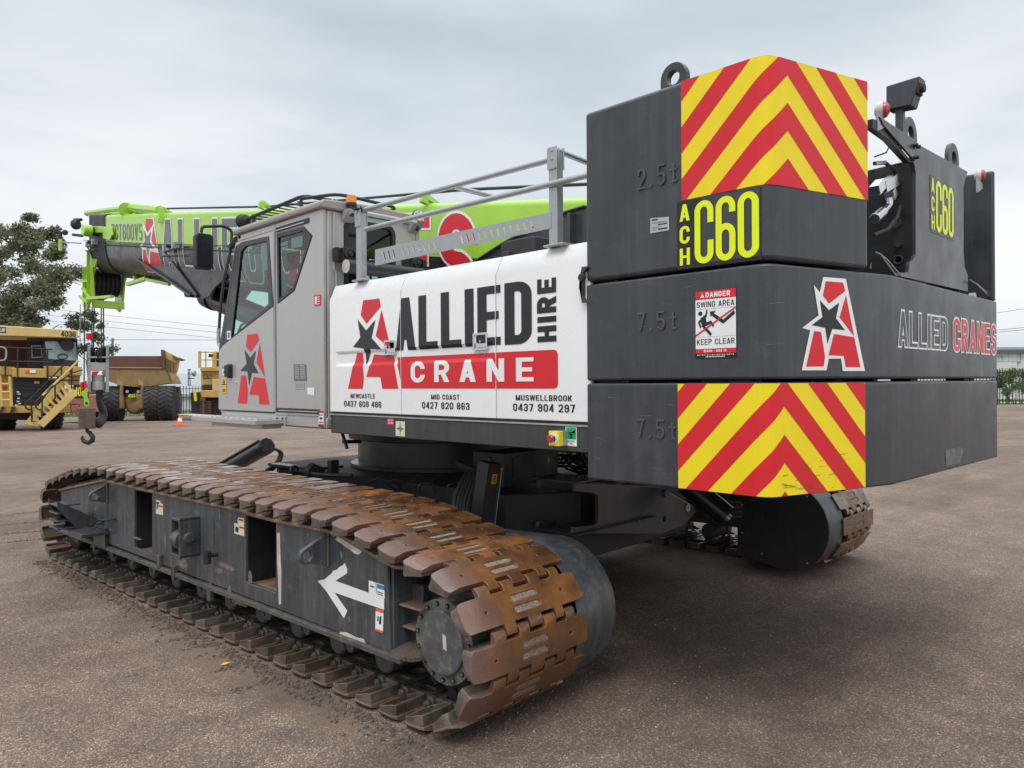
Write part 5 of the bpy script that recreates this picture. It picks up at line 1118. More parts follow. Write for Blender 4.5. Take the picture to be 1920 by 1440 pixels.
mb = MB('chrome'); mb.bar(wf(1640, 358), wf(1652, 344), .05, .05); mb.bar(wf(1652, 352), wf(1676, 338), .055, .06); mb.bar(wf(1668, 356), wf(1672, 372), .05, .05); mb.tube([wf(1669, 372), wf(1668, 384), wf(1660, 394), wf(1650, 402), wf(1640, 408)], .017, 10); mb.cyl(wf(1655, 397), wf(1640, 410), .026, n=14); mb.tube([wf(1640, 306), wf(1660, 305)], .012, 8); mb.build('hose_elbow', winch, bevel=.002)
mb = MB('rubber'); mb.tube([wf(*p) for p in ((1658, 304), (1676, 318), (1686, 345), (1690, 380), (1683, 408), (1665, 430), (1638, 441))], .010, 8); mb.tube([wf(*p) for p in ((1638, 320), (1655, 316), (1666, 312), (1690, 306))], .006, 6); mb.tube([wf(*p) for p in ((1670, 268), (1662, 286), (1640, 294))], .004, 6); mb.build('hydraulic_hose', winch)
for px, py, y in ((1640, 209, 1.46), (1826, 331, 1.46)):
    c = onY(px, py, y); mb = MB('lamp_cream'); mb.lathe(c, (.25, -1, 0), [(.022, 0), (.036, .015), (.042, .03), (.042, .04)], 20); mb.m('red_lens').lathe(c+Vector((.010, -.04, 0)), (.25, -1, 0), [(.040, 0), (.036, .014), (.018, .026)], 20); mb.m('galvanised').prism([(.0, .0), (.10, -.02), (.10, -.05), (.0, -.09)], lambda a, b, t: Vector((c.x-.07+a, y-.03-t, c.z-.03+b)), 0, .012); mb.build('tail_lamp', winch)
c0, c1 = onY(1688, 255, 1.50), onY(1688, 192, 1.50); mb = MB('weight_paint'); mb.box((c0.x-.022, 1.48, c0.z-.05), (c0.x+.022, 1.52, c1.z)); 
k0, k1 = onY(1676, 151, 1.44), onY(1709, 192, 1.44)
hous = [(-1.62, k1.z+.012), (-1.43, k1.z), (-1.40, k1.z+.02), (-1.36, k1.z+.165), (-1.60, k1.z+.155)]
def cbx(a, b, t): return Vector((k0.x+.01+t, -a, b))
mb2 = MB('weight_paint')
yb0 = 1.66; sx0, sx1 = k0.x, k0.x+.105
mb.prism([(-1.555, 0.0), (-1.43, -.008), (-1.385, .135), (-1.555, .128)], lambda a, b, t: Vector((c0.x-.05+t, -a, k1.z-.02+b)), 0, .10)
mb.m('machine_black').box((c0.x-.035, 1.395, k1.z+.03), (c0.x+.035, 1.45, k1.z+.10)); mb.cyl((c0.x, 1.40, k1.z+.065), (c0.x, 1.375, k1.z+.065), .026, n=14); mb.build('rear_camera', winch, bevel=.006)
for px, py in ((1700, 250), (1782, 296)):
    c = onY(px, py, 1.60); lug(winch, (c.x+.03, 1.60, c.z-.10), .21, .20, .03, (1, 0, 0), .05)
for pts in (((1640, 472), (1650, 476), (1680, 517)), ((1652, 478), (1660, 484), (1691, 519)), ((1819, 525), (1830, 532), (1859, 561)), ((1830, 531), (1838, 538), (1866, 562))): MB('chrome').tube([onY(*p, 1.40) for p in pts], .005, 6).build('wire_stay', winch)
c = onY(1818, 551, 1.38); mb = MB('galvanised'); mb.lathe((c.x, 1.38, c.z-.02), (0, -1, 0), [(.025, 0), (.025, .03)], 14); mb.build('stay_eye', winch)

# ================================================================== undercarriage (its own frame: lx across, ly along, z up)
def ubuild(mb, name, parent, **kw):
    mb.v = [UM @ v for v in mb.v]; return mb.build(name, parent, **kw)
SY = (UI @ Vector((4.66, 5.67, 0))).y
# ---- one track shoe: x 0 (outboard) .. 0.8, y along the track, z outwards
def shoe_obj(name, parent):
    TR = [(.215, .285), (.375, .465), (.565, .625)]       # trailing fingers
    LD = [(.130, .205), (.295, .365), (.475, .555), (.635, .70)]
    o = [(.0, -.045), (.012, -.072), (.03, -.074)]
    for a, b in TR: o += [(a, -.074), (a, -.124), (b, -.124), (b, -.074)]
    o += [(.77, -.074), (.80, -.066), (.80, .066), (.77, .074)]
    for a, b in reversed(LD): o += [(b, .074), (b, .124), (a, .124), (a, .074)]
    o += [(.03, .074), (.012, .072), (.0, .045)]
    def slot(y): return rrect(.312, y-.017, .492, y+.017, .016, 3)
    holes = [slot(.027), slot(-.027), circ(.135, 0, .0085, 10), circ(.665, 0, .0085, 10)]
    def f(a, b, t):
        z = t
        if t > .02: z -= max(0, (.065-a)/.065)*.020+max(0, (abs(b)-.10)/.024)*.014
        return Vector((a, b, z))
    mb = MB('rusty_shoe'); mb.plate(fill2d([o], holes, [((.065, -.2), (.065, .2)), ((0, .1), (.8, .1)), ((0, -.1), (.8, -.1))]), f, .004, .035)
    mb.m('grit_fill'); mb.plate(fill2d([slot(.027), slot(-.027)]), f, .006, .029)
    mb.m('rusty_shoe')
    # outboard pan: a rim round a hollow, then the bored block the rollers run on
    fl = lambda a, b, t: Vector((a, b, t))
    pan = [(.002, -.040), (.014, -.066), (.185, -.066), (.215, -.03), (.215, .05), (.19, .066), (.014, .066), (.002, .040)]
    ft = lambda a, b, t: Vector((a, b, t if t > 0 else -.020-.030*smooth((b+.066)/.12)))
    mb.plate(fill2d([pan], [[(.012, -.036), (.020, -.056), (.18, -.056), (.205, -.026), (.205, .045), (.183, .056), (.020, .056), (.012, .036)]]), ft, -.046, .004)
    blk = [(.215, -.072), (.60, -.072), (.60, .072), (.215, .072)]
    mb.plate(fill2d([blk], [rrect(.245, -.045, .30, .045, .024, 4), rrect(.335, -.05, .435, .02, .028, 4)]), fl, -.040, .004)
    mb.box((.46, -.06, -.085), (.53, .02, -.040))
    pan2 = [(.60, -.066), (.79, -.066), (.798, .0), (.79, .066), (.60, .066)]
    mb.plate(fill2d([pan2], [[(.612, -.056), (.78, -.056), (.787, 0), (.78, .056), (.612, .056)]]), fl, -.040, .004)
    mb.cyl((.175, .100, -.016), (.64, .100, -.016), .020, n=12); mb.cyl((.165, .100, -.016), (.178, .100, -.016), .011, n=10); mb.cyl((.20, .100, -.016), (.228, .100, -.016), .030, n=12)
    return mb.build(name, parent, bevel=.0035, seg=2, angle=38)
# ---- the path of the track
def path_pts():
    S, I, R = (-2.49, .40), (2.848, .395), .362
    p = []
    for i in range(0, 25): a = math.radians(258-168*i/24); p.append((S[0]+R*math.cos(a), S[1]+R*math.sin(a)))      # up the back of the sprocket
    p += [(-2.25, .805), (-2.05, .852), (-1.80, .893), (-1.5, .915), (-1.0, .922), (-.4, .930), (.2, .932), (.8, .936), (1.4, .942), (1.75, .938), (2.05, .915), (2.35, .875)]
    for i in range(0, 25): a = math.radians(68-158*i/24); p.append((I[0]+R*math.cos(a), I[1]+(R+.0)*math.sin(a)))
    p += [(2.5, .036), (1.5, .036), (.5, .036), (-.5, .036), (-1.5, .036), (-2.35, .036)]
    return p
def resample(P, n, off=0.0):
    P = [Vector(q) for q in P]; Lc = [0]; k = len(P)
    for i in range(k): Lc.append(Lc[-1]+(P[(i+1) % k]-P[i]).length)
    T = Lc[-1]; out = []
    def at(s):
        s %= T; j = 0
        while Lc[j+1] < s: j += 1
        u = (s-Lc[j])/(Lc[j+1]-Lc[j]); return P[j]*(1-u)+P[(j+1) % k]*u
    for i in range(n):
        s = off+T*i/n; h = T/n*.45; a, b = at(s-h), at(s+h); out.append(((a+b)/2*.5+at(s)*.5, (b-a).normalized()))
    return out, T
PP = path_pts(); _n, T0 = resample(PP, 8); NS = round(T0/.204); SH, _t = resample(PP, NS, .09)
SHOE_LX = -2.58
def track_frame(side, name):
    """side -1 left, +1 right; builds the box frame between the two runs of track"""
    s = side
    def P3(lx, ly, z): return Vector((lx*(-s) if s > 0 else lx, ly, z))
    LXF = -2.5
    FR = lambda a, b, t: (Vector((LXF-t, a, b)) if s < 0 else Vector((-LXF+t, a, b)))
    topl = [(p.y, p.z) for p in (onLX(*q, LXF) for q in ((113.9, 921), (197.5, 902.5), (300, 926.5), (456, 960), (515.6, 978), (600, 995), (615, 997), (656, 1014.5), (725, 1057)))]
    bot = [(p.y, p.z) for p in (onLX(*q, LXF) for q in ((733, 1224), (113.9, 985)))]
    def opening(x0, x1, yt0, yt1, yb0, yb1): return [(p.y, p.z) for p in (onLX(*q, LXF) for q in ((x0, yt0), (x1, yt1), (x1, yb1), (x0, yb0)))]
    o1 = opening(252, 285, 919, 925.5, 1026, 1040); o2 = opening(460, 517, 966.5, 981, 1091, 1111)
    mb = MB('frame_paint'); mb.plate(fill2d([topl+bot], [o1, o2]), FR, -.022, 0)
    zf = min(q[1] for q in o2)
    for o in (o1, o2):
        y0, y1 = min(q[0] for q in o), max(q[0] for q in o); zt = max(q[1] for q in o); zb = min(q[1] for q in o)
        mb.m('dark_steel')
        for a, b in (((-2.478, y0-.018, zb-.05), (-1.95, y0, zt)), ((-2.478, y1, zb-.05), (-1.95, y1+.018, zt)), ((-1.97, y0, zb-.05), (-1.95, y1, zt))): mb.box(*[(p[0]*(-s), p[1], p[2]) if s > 0 else p for p in (a, b)])
        mb.m('worn_edge'); a, b = (-2.49, y0-.01, zb-.05), (-1.95, y1+.01, zb-.012); mb.box(*[(p[0]*(-s), p[1], p[2]) if s > 0 else p for p in (a, b)])
    mb.m('frame_paint'); ry = bot[0][0]; fy = bot[1][0]
    a, b = (-2.48, ry, bot[0][1]), (-1.88, ry+.02, topl[-1][1]-.02); mb.box(*[(p[0]*(-s), p[1], p[2]) if s > 0 else p for p in (a, b)])
    a, b = (-1.90, ry, bot[0][1]), (-1.86, fy, .62); mb.box(*[(p[0]*(-s), p[1], p[2]) if s > 0 else p for p in (a, b)])
    fr = ubuild(mb, name, crane, bevel=.004)
    # flanges, rubbed to bare rusty metal
    mb = MB('worn_edge'); zb = bot[0][1]; mb.m('scuffed_flange')
    a, b = (-2.525, ry-.10, zb-.030), (-1.86, fy, zb); mb.box(*[(p[0]*(-s), p[1], p[2]) if s > 0 else p for p in (a, b)])
    mb.m('worn_edge'); tl = [(fy+.0, topl[0][1])]+topl[1:]+[(ry-.06, topl[-1][1]-.012), (ry-.20, topl[-1][1]-.018)]
    for i in range(len(tl)-1):
        (y0, z0), (y1, z1) = tl[i], tl[i+1]; q = [P3(-2.518, y0, z0), P3(-1.86, y0, z0), P3(-1.86, y1, z1), P3(-2.518 if i < len(tl)-2 else -2.40, y1, z1)]
        mb.add(q+[v+Vector((0, 0, .020)) for v in q], [(0, 1, 2, 3), (7, 6, 5, 4), (0, 4, 5, 1), (1, 5, 6, 2), (2, 6, 7, 3), (3, 7, 4, 0)])
    ubuild(mb, 'frame_flange', fr, bevel=.004)
    mb = MB('dirt_grit'); rnd = random.Random(5)
    rows = []
    for i in range(61):
        u = i/60*(len(tl)-1.001); k = int(u); y = tl[k][0]+(tl[k+1][0]-tl[k][0])*(u-k); z = tl[k][1]+(tl[k+1][1]-tl[k][1])*(u-k)+.021
        rows.append([P3(-2.50+.07*j, y, z+(.0 if j == 0 else .014+.022*rnd.random()+.02*min(j, 4)/4)) for j in range(9)])
    mb.loft(rows, cap=False, closed=False); kind(ubuild(mb, 'packed_dirt', fr, angle=80, recalc=False), 'stuff')
    # skid plates under the top run
    mb = MB('dark_steel')
    for y in (1.2, -.95): a, b = (-2.46, y-.22, .85), (-2.0, y+.22, .885); mb.box(*[(p[0]*(-s), p[1], p[2]) if s > 0 else p for p in (a, b)])
    ubuild(mb, 'skid_plate', fr, bevel=.03)
    # rollers
    y1_, y2_ = onLX(608, 1201, -2.43).y, onLX(694, 1235, -2.43).y; st = y1_-y2_
    st = max(.36, min(.56, st))
    for k in range(11):
        y = y2_+st*k
        if y > 2.45: break
        mb = MB('roller_steel'); mb.lathe(P3(-2.33, y, .158), (1, 0, 0) if s < 0 else (-1, 0, 0), [(.03, -.02), (.068, -.016), (.080, -.004), (.080, .08), (.07, .09), (.07, .24), (.08, .25), (.08, .33), (.04, .34)], 22); ubuild(mb, 'track_roller', fr)
        mb = MB('frame_paint'); yb = y+st*.45; a, b = (-2.43, yb-.06, .20), (-2.30, yb+.04, zb-.028); mb.box(*[(p[0]*(-s), p[1], p[2]) if s > 0 else p for p in (a, b)]); mb.cyl(P3(-2.445, yb-.03, .215), P3(-2.38, yb-.03, .215), .035, n=14); mb.m('roller_steel').cyl(P3(-2.44, yb+.05, .20), P3(-2.38, yb+.05, .20), .016, n=8); ubuild(mb, 'roller_bracket', fr, bevel=.004)
    # idler, sprocket and hub
    mb = MB('dark_steel'); mb.lathe(P3(-2.40, 2.848, .40), (1, 0, 0) if s < 0 else (-1, 0, 0), [(.06, 0), (.30, .01), (.315, .03), (.315, .12), (.26, .14), (.26, .34), (.315, .36), (.315, .46), (.05, .48)], 30); ubuild(mb, 'idler_wheel', fr)
    mb = MB('dark_steel'); mb.lathe(P3(-2.32, -2.49, .40), (1, 0, 0) if s < 0 else (-1, 0, 0), [(.20, 0), (.30, .01), (.30, .10), (.22, .12), (.22, .30), (.30, .32), (.30, .42), (.1, .44)], 30)
    for i in range(13):
        a = 2*PI*i/13
        for lx in (-2.27, -1.95): c = P3(lx, -2.49+.30*math.cos(a), .40+.30*math.sin(a)); mb.cyl(c+Vector((-.05, 0, 0)), c+Vector((.05, 0, 0)), .035, n=8)
    ubuild(mb, 'drive_sprocket', fr)
    mb = MB('hub_paint'); ax = (-1, 0, 0) if s < 0 else (1, 0, 0); c = P3(-2.42, -2.50, .40)
    mb.lathe(c, ax, [(.205, -.10), (.208, -.02), (.205, .0), (.160, .002), (.156, .020), (.145, .026), (.02, .028)], 40)
    mb.m('machine_black')
    for i in range(15):
        a = 2*PI*i/15+.1; q = c+Vector((0, .183*math.cos(a), .183*math.sin(a))); mb.cyl(q, q+Vector(ax)*.012, .0125, n=10); mb.m('worn_edge').cyl(q+Vector(ax)*.012, q+Vector(ax)*.0125, .0065, n=6); mb.m('machine_black')
    hub = ubuild(mb, 'final_drive_hub', fr, bevel=.0015)
    if s < 0:
        mb = MB('bare_scrape'); f = lambda a, b, t: Vector((-2.42-.0285-t, a, b)); mb.sheet(fill2d([[(-2.53, .38), (-2.555, .375), (-2.55, .445), (-2.525, .452)]]), f); ubuild(mb, 'worn_sticker', hub, smooth=False)
    mb = MB('frame_paint'); a, b = (-2.36, -2.28, .30), (-2.0, ry+.02, .62); mb.box(*[(p[0]*(-s), p[1], p[2]) if s > 0 else p for p in (a, b)])
    if True:
        mb.m('worn_edge'); a, b = (-2.45, ry-.17, .52), (-2.25, ry, .535); mb.box(*[(p[0]*(-s), p[1], p[2]) if s > 0 else p for p in (a, b)]); a, b = (-2.43, ry-.10, .405), (-2.3, ry, .42); mb.box(*[(p[0]*(-s), p[1], p[2]) if s > 0 else p for p in (a, b)])
        mb.m('dirt_grit').lathe(P3(-2.40, ry-.06, zb-.02), (0, 0, 1), [(.12, 0), (.12, .03), (.05, .05)], 18)
    ubuild(mb, 'drive_mount', fr, bevel=.008)
    # motor cover on the inner side: flat front part running into a round end
    mb = MB('black_paint'); cov = [(-2.05, .10), (-2.05, .76)]+[(-2.49+.375*math.cos(math.radians(q)), .405+.375*math.sin(math.radians(q))) for q in range(80, 281, 10)]
    fI = lambda a, b, t: P3(-1.50-t, a, b)
    mb.prism(cov, fI, 0, .02); mb.m('frame_paint'); n = len(cov)
    mb.add([fI(a, b, .02) for a, b in cov]+[fI(a, b, .33) for a, b in cov], [(i, (i+1) % n, n+(i+1) % n, n+i) for i in range(n)])
    mb.m('galvanised')
    for a, b in ((-2.10, .30), (-2.10, .55), (-2.25, .70), (-2.68, .68), (-2.68, .12), (-2.28, .14)): mb.cyl(fI(a, b, 0), fI(a, b, -.012), .011, n=8)
    ubuild(mb, 'motor_cover', fr, bevel=.006, angle=40)
    return fr, FR, topl, bot, ry, fy
left, FRL, topl, bot, ry, fy = track_frame(-1, 'track_frame')
right, FRR, *_ = track_frame(1, 'track_frame')
lab(left, 'left track frame with a white arrow painted on it'); lab(right, 'right track frame')
# ---- lay the shoes
proto = shoe_obj('track_shoe', left)
bm_ = WMI[crane] @ Matrix()
# the shoe mesh was moved by the parent frame; move it back so that its own origin is the shoe's
proto.data.transform(WMI[left].inverted())
def shoe_matrix(side, c, T):
    T3 = Vector((0, T.x, T.y)); n = Vector((1, 0, 0)).cross(T3)
    if side < 0: X, O = Vector((1, 0, 0)), Vector((SHOE_LX, c.x, c.y))
    else: X, T3, O = Vector((-1, 0, 0)), -T3, Vector((-SHOE_LX, c.x, c.y))
    Z = X.cross(T3)
    return Matrix(((X.x, T3.x, Z.x, O.x), (X.y, T3.y, Z.y, O.y), (X.z, T3.z, Z.z, O.z), (0, 0, 0, 1)))
first = True; extra = []
for side, fr in ((-1, left), (1, right)):
    for i, (c, T) in enumerate(SH):
        Mw = UM @ shoe_matrix(side, c, T)
        hidden = side > 0 and (c.y > .62 and c.x > -2.2)
        if hidden: extra.append(Mw); continue
        o = proto if first else proto.copy()
        if not first: COL.objects.link(o)
        first = False
        o.parent = fr; o.matrix_basis = WMI[crane] @ Mw
        WMI[o] = Mw.inverted()
me = bpy.data.meshes.new('track_shoe_run'); bmx = bmesh.new()
for Mw in extra:
    t = proto.data.copy(); t.transform(WMI[crane] @ Mw); bmx.from_mesh(t); bpy.data.meshes.remove(t)
bmx.to_mesh(me); bmx.free()
for m in proto.data.materials: me.materials.append(m)
ro = bpy.data.objects.new('track_shoe_run', me); COL.objects.link(ro); ro.parent = right; ro['kind'] = 'stuff'; WMI[ro] = WMI[crane]
# ---- fittings on the left frame
FL = lambda a, b, t: UM @ FRL(a, b, t)
def lf(px, py): p = onLX(px, py, -2.5); return p.y, p.z
mb = MB('white_vinyl')
arrow = [(615, 828), (650, 818), (700, 805), (735, 775), (780, 740), (800, 705), (850, 690), (880, 655), (915, 640), (940, 608), (972, 690), (968, 735), (830, 825), (1080, 915), (1230, 968), (1365, 1020), (1415, 1035), (1412, 1172), (1130, 1075), (820, 965), (890, 1070), (972, 1185), (930, 1275), (720, 950)]
mb.sheet(fill2d([[lf(500+a/6.4, 960+b/6.4) for a, b in arrow]]), FL, .002); mb.build('white_arrow', left, smooth=False, recalc=False)
for P in ([(125, 250), (160, 248), (170, 560), (180, 700), (175, 1100), (150, 1115), (138, 800), (128, 560)], [(840, 305), (870, 300), (1150, 470), (1110, 510), (1060, 500), (830, 330)]): MB('bare_scrape').sheet(fill2d([[lf(500+a/6.4, 960+b/6.4) for a, b in P]]), FL, .0015).build('bare_scrape', left, smooth=False, recalc=False)
mb = MB('bare_scrape'); mb.sheet(fill2d([[lf(500+a/6.4, 1140+b/6.4) for a, b in [(878, 285), (960, 290), (1080, 350), (1170, 370), (1190, 420), (1230, 445), (1150, 430), (1000, 360), (880, 320)]]]), FL, .0015)
mb.build('bare_scrape', left, smooth=False, recalc=False)
def lsticker(quad, marks, base='sticker_cream'):
    return sticker('warning_sticker', left, quad, lf, FL, base, marks, z=.002)
lsticker([(293, 937), (306, 940), (306.5, 966), (292.5, 963)], [('red_vinyl', [rc(.4, .55, .95, .68)]), ('black_vinyl', [[(.1, .3), (.35, .5), (.3, .7), (.1, .6)]]), ('frame_paint', [[(0, .85), (.5, .9), (.4, .72), (.2, .68), (0, .7)], [(.7, .85), (1, .8), (1, 1), (.6, 1)]])])
lsticker([(440, 968), (458, 972), (458.5, 1005.5), (440, 1000)], [('red_vinyl', [rc(.45, .82, .95, .94), rc(.5, .40, 1, .5)]), ('black_vinyl', [[(.1, .15), (.4, .1), (.45, .4), (.15, .45)], [(.1, .65), (.4, .6), (.3, .8)]]), ('frame_paint', [[(0, .6), (.25, .7), (.4, .95), (.4, 1), (0, 1)]])])
lsticker([(692, 1088), (721, 1097), (722, 1122), (692, 1112)], [('sticker_blue', [rc(.55, .62, 1, .95)]), ('frame_paint', [rc(.47, .2, .50, 1)]), ('grey_vinyl', [rc(.1, .55, .35, .68), rc(.55, .3, .9, .38), rc(.55, .15, .9, .22)])], 'white_vinyl')
lsticker([(705, 1140), (720, 1144), (718.5, 1187), (704, 1182)], [('cone_orange', [rc(0, .87, 1, 1), rc(0, 0, 1, .10)]), ('black_vinyl', [[(.25, .45), (.4, .45), (.4, .7), (.25, .66)], [(.48, .35), (.75, .35), (.75, .72), (.55, .7)]])], 'white_vinyl')
rnd = random.Random(21); WP = []
def blob(cx, cy, rx, ry):
    n = 14; return [(cx+rx*math.cos(2*PI*i/n)*rnd.uniform(.45, 1.1), cy+ry*math.sin(2*PI*i/n)*rnd.uniform(.4, 1.15)) for i in range(n)]
for px, py, rx, ry in ((425, 1062, .16, .022), (408, 1068, .07, .03), (345, 1058, .10, .05), (470, 1085, .03, .06), (430, 1108, .03, .05), (395, 1096, .02, .04), (255, 1008, .13, .012), (205, 992, .10, .012), (222, 1022, .05, .01), (310, 1012, .025, .08), (270, 1040, .04, .015), (612, 1004, .03, .015), (578, 1004, .02, .02), (450, 1132, .12, .012), (540, 1160, .14, .010), (660, 1206, .10, .014), (330, 1080, .06, .012), (352, 975, .02, .05), (412, 965, .015, .07), (240, 965, .012, .05), (655, 1160, .02, .02), (590, 1130, .012, .04), (640, 1040, .012, .03), (180, 955, .03, .02), (150, 985, .04, .01)):
    c = lf(px, py); WP.append(blob(c[0], c[1], rx, ry))
mat('worn_tan', (.17, .135, .098), .7, var=.45, scale=30, spots=.5, spcol=(.07, .06, .05), spscale=40)
mb = MB('worn_tan')
for P in WP: mb.sheet(fill2d([P]), FL, .0012)
kind(mb.build('paint_wear', left, smooth=False, recalc=False), 'stuff')
# ears that stand out from the frame
def ear(rx, ryt, ryb, tx, ty, hole):
    y = lf(rx, (ryt+ryb)/2)[0]; zt, zb = lf(rx, ryt)[1], lf(rx, ryb)[1]
    tip = onLY(tx, ty, y); r = .045; cx_, cz = tip.x+r, tip.z
    o = [(-2.5, zt), (-2.5, zb)]+arc(cx_, cz, r, r, 290, 130, 8)
    MBL = MB('frame_paint'); MBL.plate(fill2d([o], [circ(cx_, cz, hole, 14)]), lambda a, b, t: Vector((a, y+t, b)), 0, .03); MBL.box((-2.515, y-.006, zb), (-2.5, y+.036, zt)); ubuild(MBL, 'lifting_ear', left, bevel=.004)
ear(203, 906, 944, 167, 932, .026); ear(618, 996, 1062, 563, 1046, .028)
# clevis box half way along
y0 = lf(375, 1010)[0]; xo = onLY(337, 1010, y0).x; zt, zb = onLY(337, 974, y0).z, onLY(337, 1048, y0).z
MBL = MB('frame_paint'); MBL.box((xo, y0, zb), (-2.5, y0+.022, zt)); MBL.box((xo, y0+.13, zb), (-2.5, y0+.15, zt)); MBL.box((xo, y0, zt-.02), (-2.5, y0+.15, zt)); MBL.box((xo, y0, zb), (-2.5, y0+.15, zb+.02))
zc = (zt+zb)/2; MBL.cyl(((xo-2.5)/2-.01, y0-.02, zc), ((xo-2.5)/2-.01, y0+.17, zc), .035, n=18); MBL.cyl((xo+.05, y0+.03, zc-.02), (xo+.05, y0+.12, zc-.02), .07, n=18); ubuild(MBL, 'clevis_bracket', left, bevel=.004)
MBL = MB('dark_steel'); c = onLX(380, 1044, -2.60); MBL.cyl((-2.57, c.y, c.z-.05), (-2.57, c.y, c.z+.03), .026, n=14); MBL.cyl((-2.57, c.y, c.z), (-2.5, c.y, c.z), .014, n=10); ubuild(MBL, 'grease_valve', left)
MBL = MB('frame_paint')
for px, py in ((331, 1072), (303, 1052), (398, 1112)): c = onLX(px, py, -2.5); MBL.box((-2.53, c.y-.025, c.z-.05), (-2.5, c.y+.025, c.z+.05))
ubuild(MBL, 'stop_blocks', left, bevel=.004)
# climbing step at the front end
yS = lf(178, 965)[0]; MBL = MB('black_paint')
for k in range(4): MBL.box((-2.80, yS-.02+.0*k, .63-.065*k), (-2.62, yS+.20, .645-.065*k))
MBL.prism([(-2.5, .34), (-2.5, .50), (-2.80, .68), (-2.80, .62), (-2.60, .36)], lambda a, b, t: Vector((a, yS+t, b)), -.03, -.01); MBL.prism([(-2.5, .34), (-2.5, .50), (-2.80, .68), (-2.80, .62), (-2.60, .36)], lambda a, b, t: Vector((a, yS+t, b)), .20, .22)
MBL.box((-2.72, yS-.35, .40), (-2.5, yS-.02, .43)); MBL.box((-2.53, yS-.32, .28), (-2.5, yS-.05, .45)); ubuild(MBL, 'climbing_step', left, bevel=.004)
MBL = MB('rope_steel'); MBL.tube([(-2.56, yS-.1, .50), (-2.60, yS-.2, .47), (-2.57, yS-.28, .52), (-2.54, yS-.4, .53), (-2.51, yS-.5, .55)], .008, 6); MBL.tube([(-2.57+.03*math.cos(i), yS-.33+.03*math.sin(i), .49+.004*i) for i in range(7)], .006, 5); ubuild(MBL, 'step_chain', left)

# ---- car body, slewing ring and what hangs about it
cb = MB('machine_black'); cb.prism([(-1.15, -1.7), (-1.15, 1.2), (-.7, 1.5), (.7, 1.5), (1.15, 1.2), (1.15, -1.7), (.7, -2.0), (-.7, -2.0)], lambda a, b, t: Vector((a, b, t)), .42, .895)
for y in (-1.15, 1.35): cb.box((-1.9, y-.3, .40), (1.9, y+.3, .78))
carb = ubuild(cb, 'car_body', crane, bevel=.01)
mb = MB('black_paint'); mb.lathe((0, SY, .90), (0, 0, 1), [(.88, 0), (.88, .025), (.815, .032), (.815, .245)], 56); ubuild(mb, 'turret_drum', carb, angle=30)
mb = MB('dark_steel'); mb.lathe((0, SY, 1.145), (0, 0, 1), [(.87, 0), (.90, .01), (.90, .055), (.86, .06), (.86, .16)], 56)
for i in range(76):
    a = 2*PI*i/76; c = Vector((.88*math.cos(a), SY+.88*math.sin(a), 1.24)); mb.obox(Matrix.Translation(c) @ Matrix.Rotation(a, 4, 'Z'), (.025, .018, .035))
ubuild(mb, 'ring_gear', carb, angle=30)
mb = MB('dark_steel'); p = onX(640, 826, 3.2); mb.tube([p+Vector((0, 0, .08)), onX(651, 836, 3.2)+Vector((0, 0, -.02))], .014, 6); mb.build('swing_lock', deck); mb = MB('dark_steel'); mb.bar(onX(647, 828, 3.35), onX(672, 828, 3.6), .05, .03); mb.build('lock_bracket', deck)
mb = MB('machine_black'); mb.box((-1.20, .6, .885), (-.85, 1.32, .912)); mb.box((-1.15, .6, .5), (-.8, 1.25, .885)); mb.m('galvanised').box((-1.205, .9, .905), (-1.12, 1.25, .915)); ubuild(mb, 'body_deck_plate', carb, bevel=.004)
c = UI @ onZ(553, 889, .912); lugp = MB('dark_steel'); lugp.plate(fill2d([[(-.05, 0), (-.03, .06), (0, .075), (.03, .06), (.05, 0)]], [circ(0, .04, .016, 12)]), lambda a, b, t: Vector((c.x+a, c.y+t, .912+b)), 0, .02); ubuild(lugp, 'tie_down_lug', carb)
c = UI @ onZ(592, 890, .912); mb = MB('dark_steel'); mb.prism([(-.09, 0), (-.09, .05), (-.04, .10), (.07, .05), (.07, 0)], lambda a, b, t: Vector((c.x+a, c.y+t, .912+b)), -.03, .03); mb.box((c.x+.12, c.y-.04, .912), (c.x+.2, c.y+.02, 1.02)); ubuild(mb, 'valve_cover', carb, bevel=.006)
mb = MB('rubber'); mb.tube([Vector(UI @ onZ(x, y, .93)) for x, y in ((520, 889), (560, 884), (600, 890), (660, 892))], .016, 6); ubuild(mb, 'hydraulic_hose', carb)
p0, p1 = deep(418, 884, 8.6), deep(500, 837, 8.0)
mb = MB('black_vinyl'); mb.cyl(p0, p1, .085, n=24); d = (p1-p0).normalized(); mb.m('machine_black').cyl(p1-d*.07, p1+d*.02, .088, n=8); mb.tube([p0+Vector((-.06, 0, .08)), p1+Vector((-.06, 0, .075))-d*.05], .014, 6); mb.build('jack_cylinder', carb)
mb = MB('rubber'); q = p1+Vector((.06, 0, -.02))
for k in range(3): mb.tube(fillet([q, q+Vector((.10, -.06+.03*k, -.05)), q+Vector((.06-.02*k, -.05, -.16)), q+Vector((-.03-.05*k, 0, -.26)), q+Vector((-.06, .0, -.36))], .08), .013, 6)
mb.build('hydraulic_hose', carb)
b0, b1 = UI @ deep(898, 1010, 5.02), UI @ deep(918, 866, 5.0)
mb = MB('dark_steel'); mb.bar(b0, b1, .115, .10, up=(0, -1, 0)); mb.m('galvanised').bar(b0+Vector((.085, -.035, 0)), b1+Vector((.075, -.03, -.04)), .006, .03, up=(0, -1, 0)); mb.m('dark_steel').cyl(b1, b1+Vector((0, 0, .03)), .02, n=8); post = ubuild(mb, 'jack_post', carb, bevel=.008)
dirp = (b1-b0).normalized(); sx_ = dirp.cross(Vector((0, -1, 0))).normalized()*-1; nn = sx_.cross(dirp)*-1
if nn.y > 0: nn = -nn
if sx_.x < 0: sx_ = -sx_
o = b1-dirp*.10+nn*.052
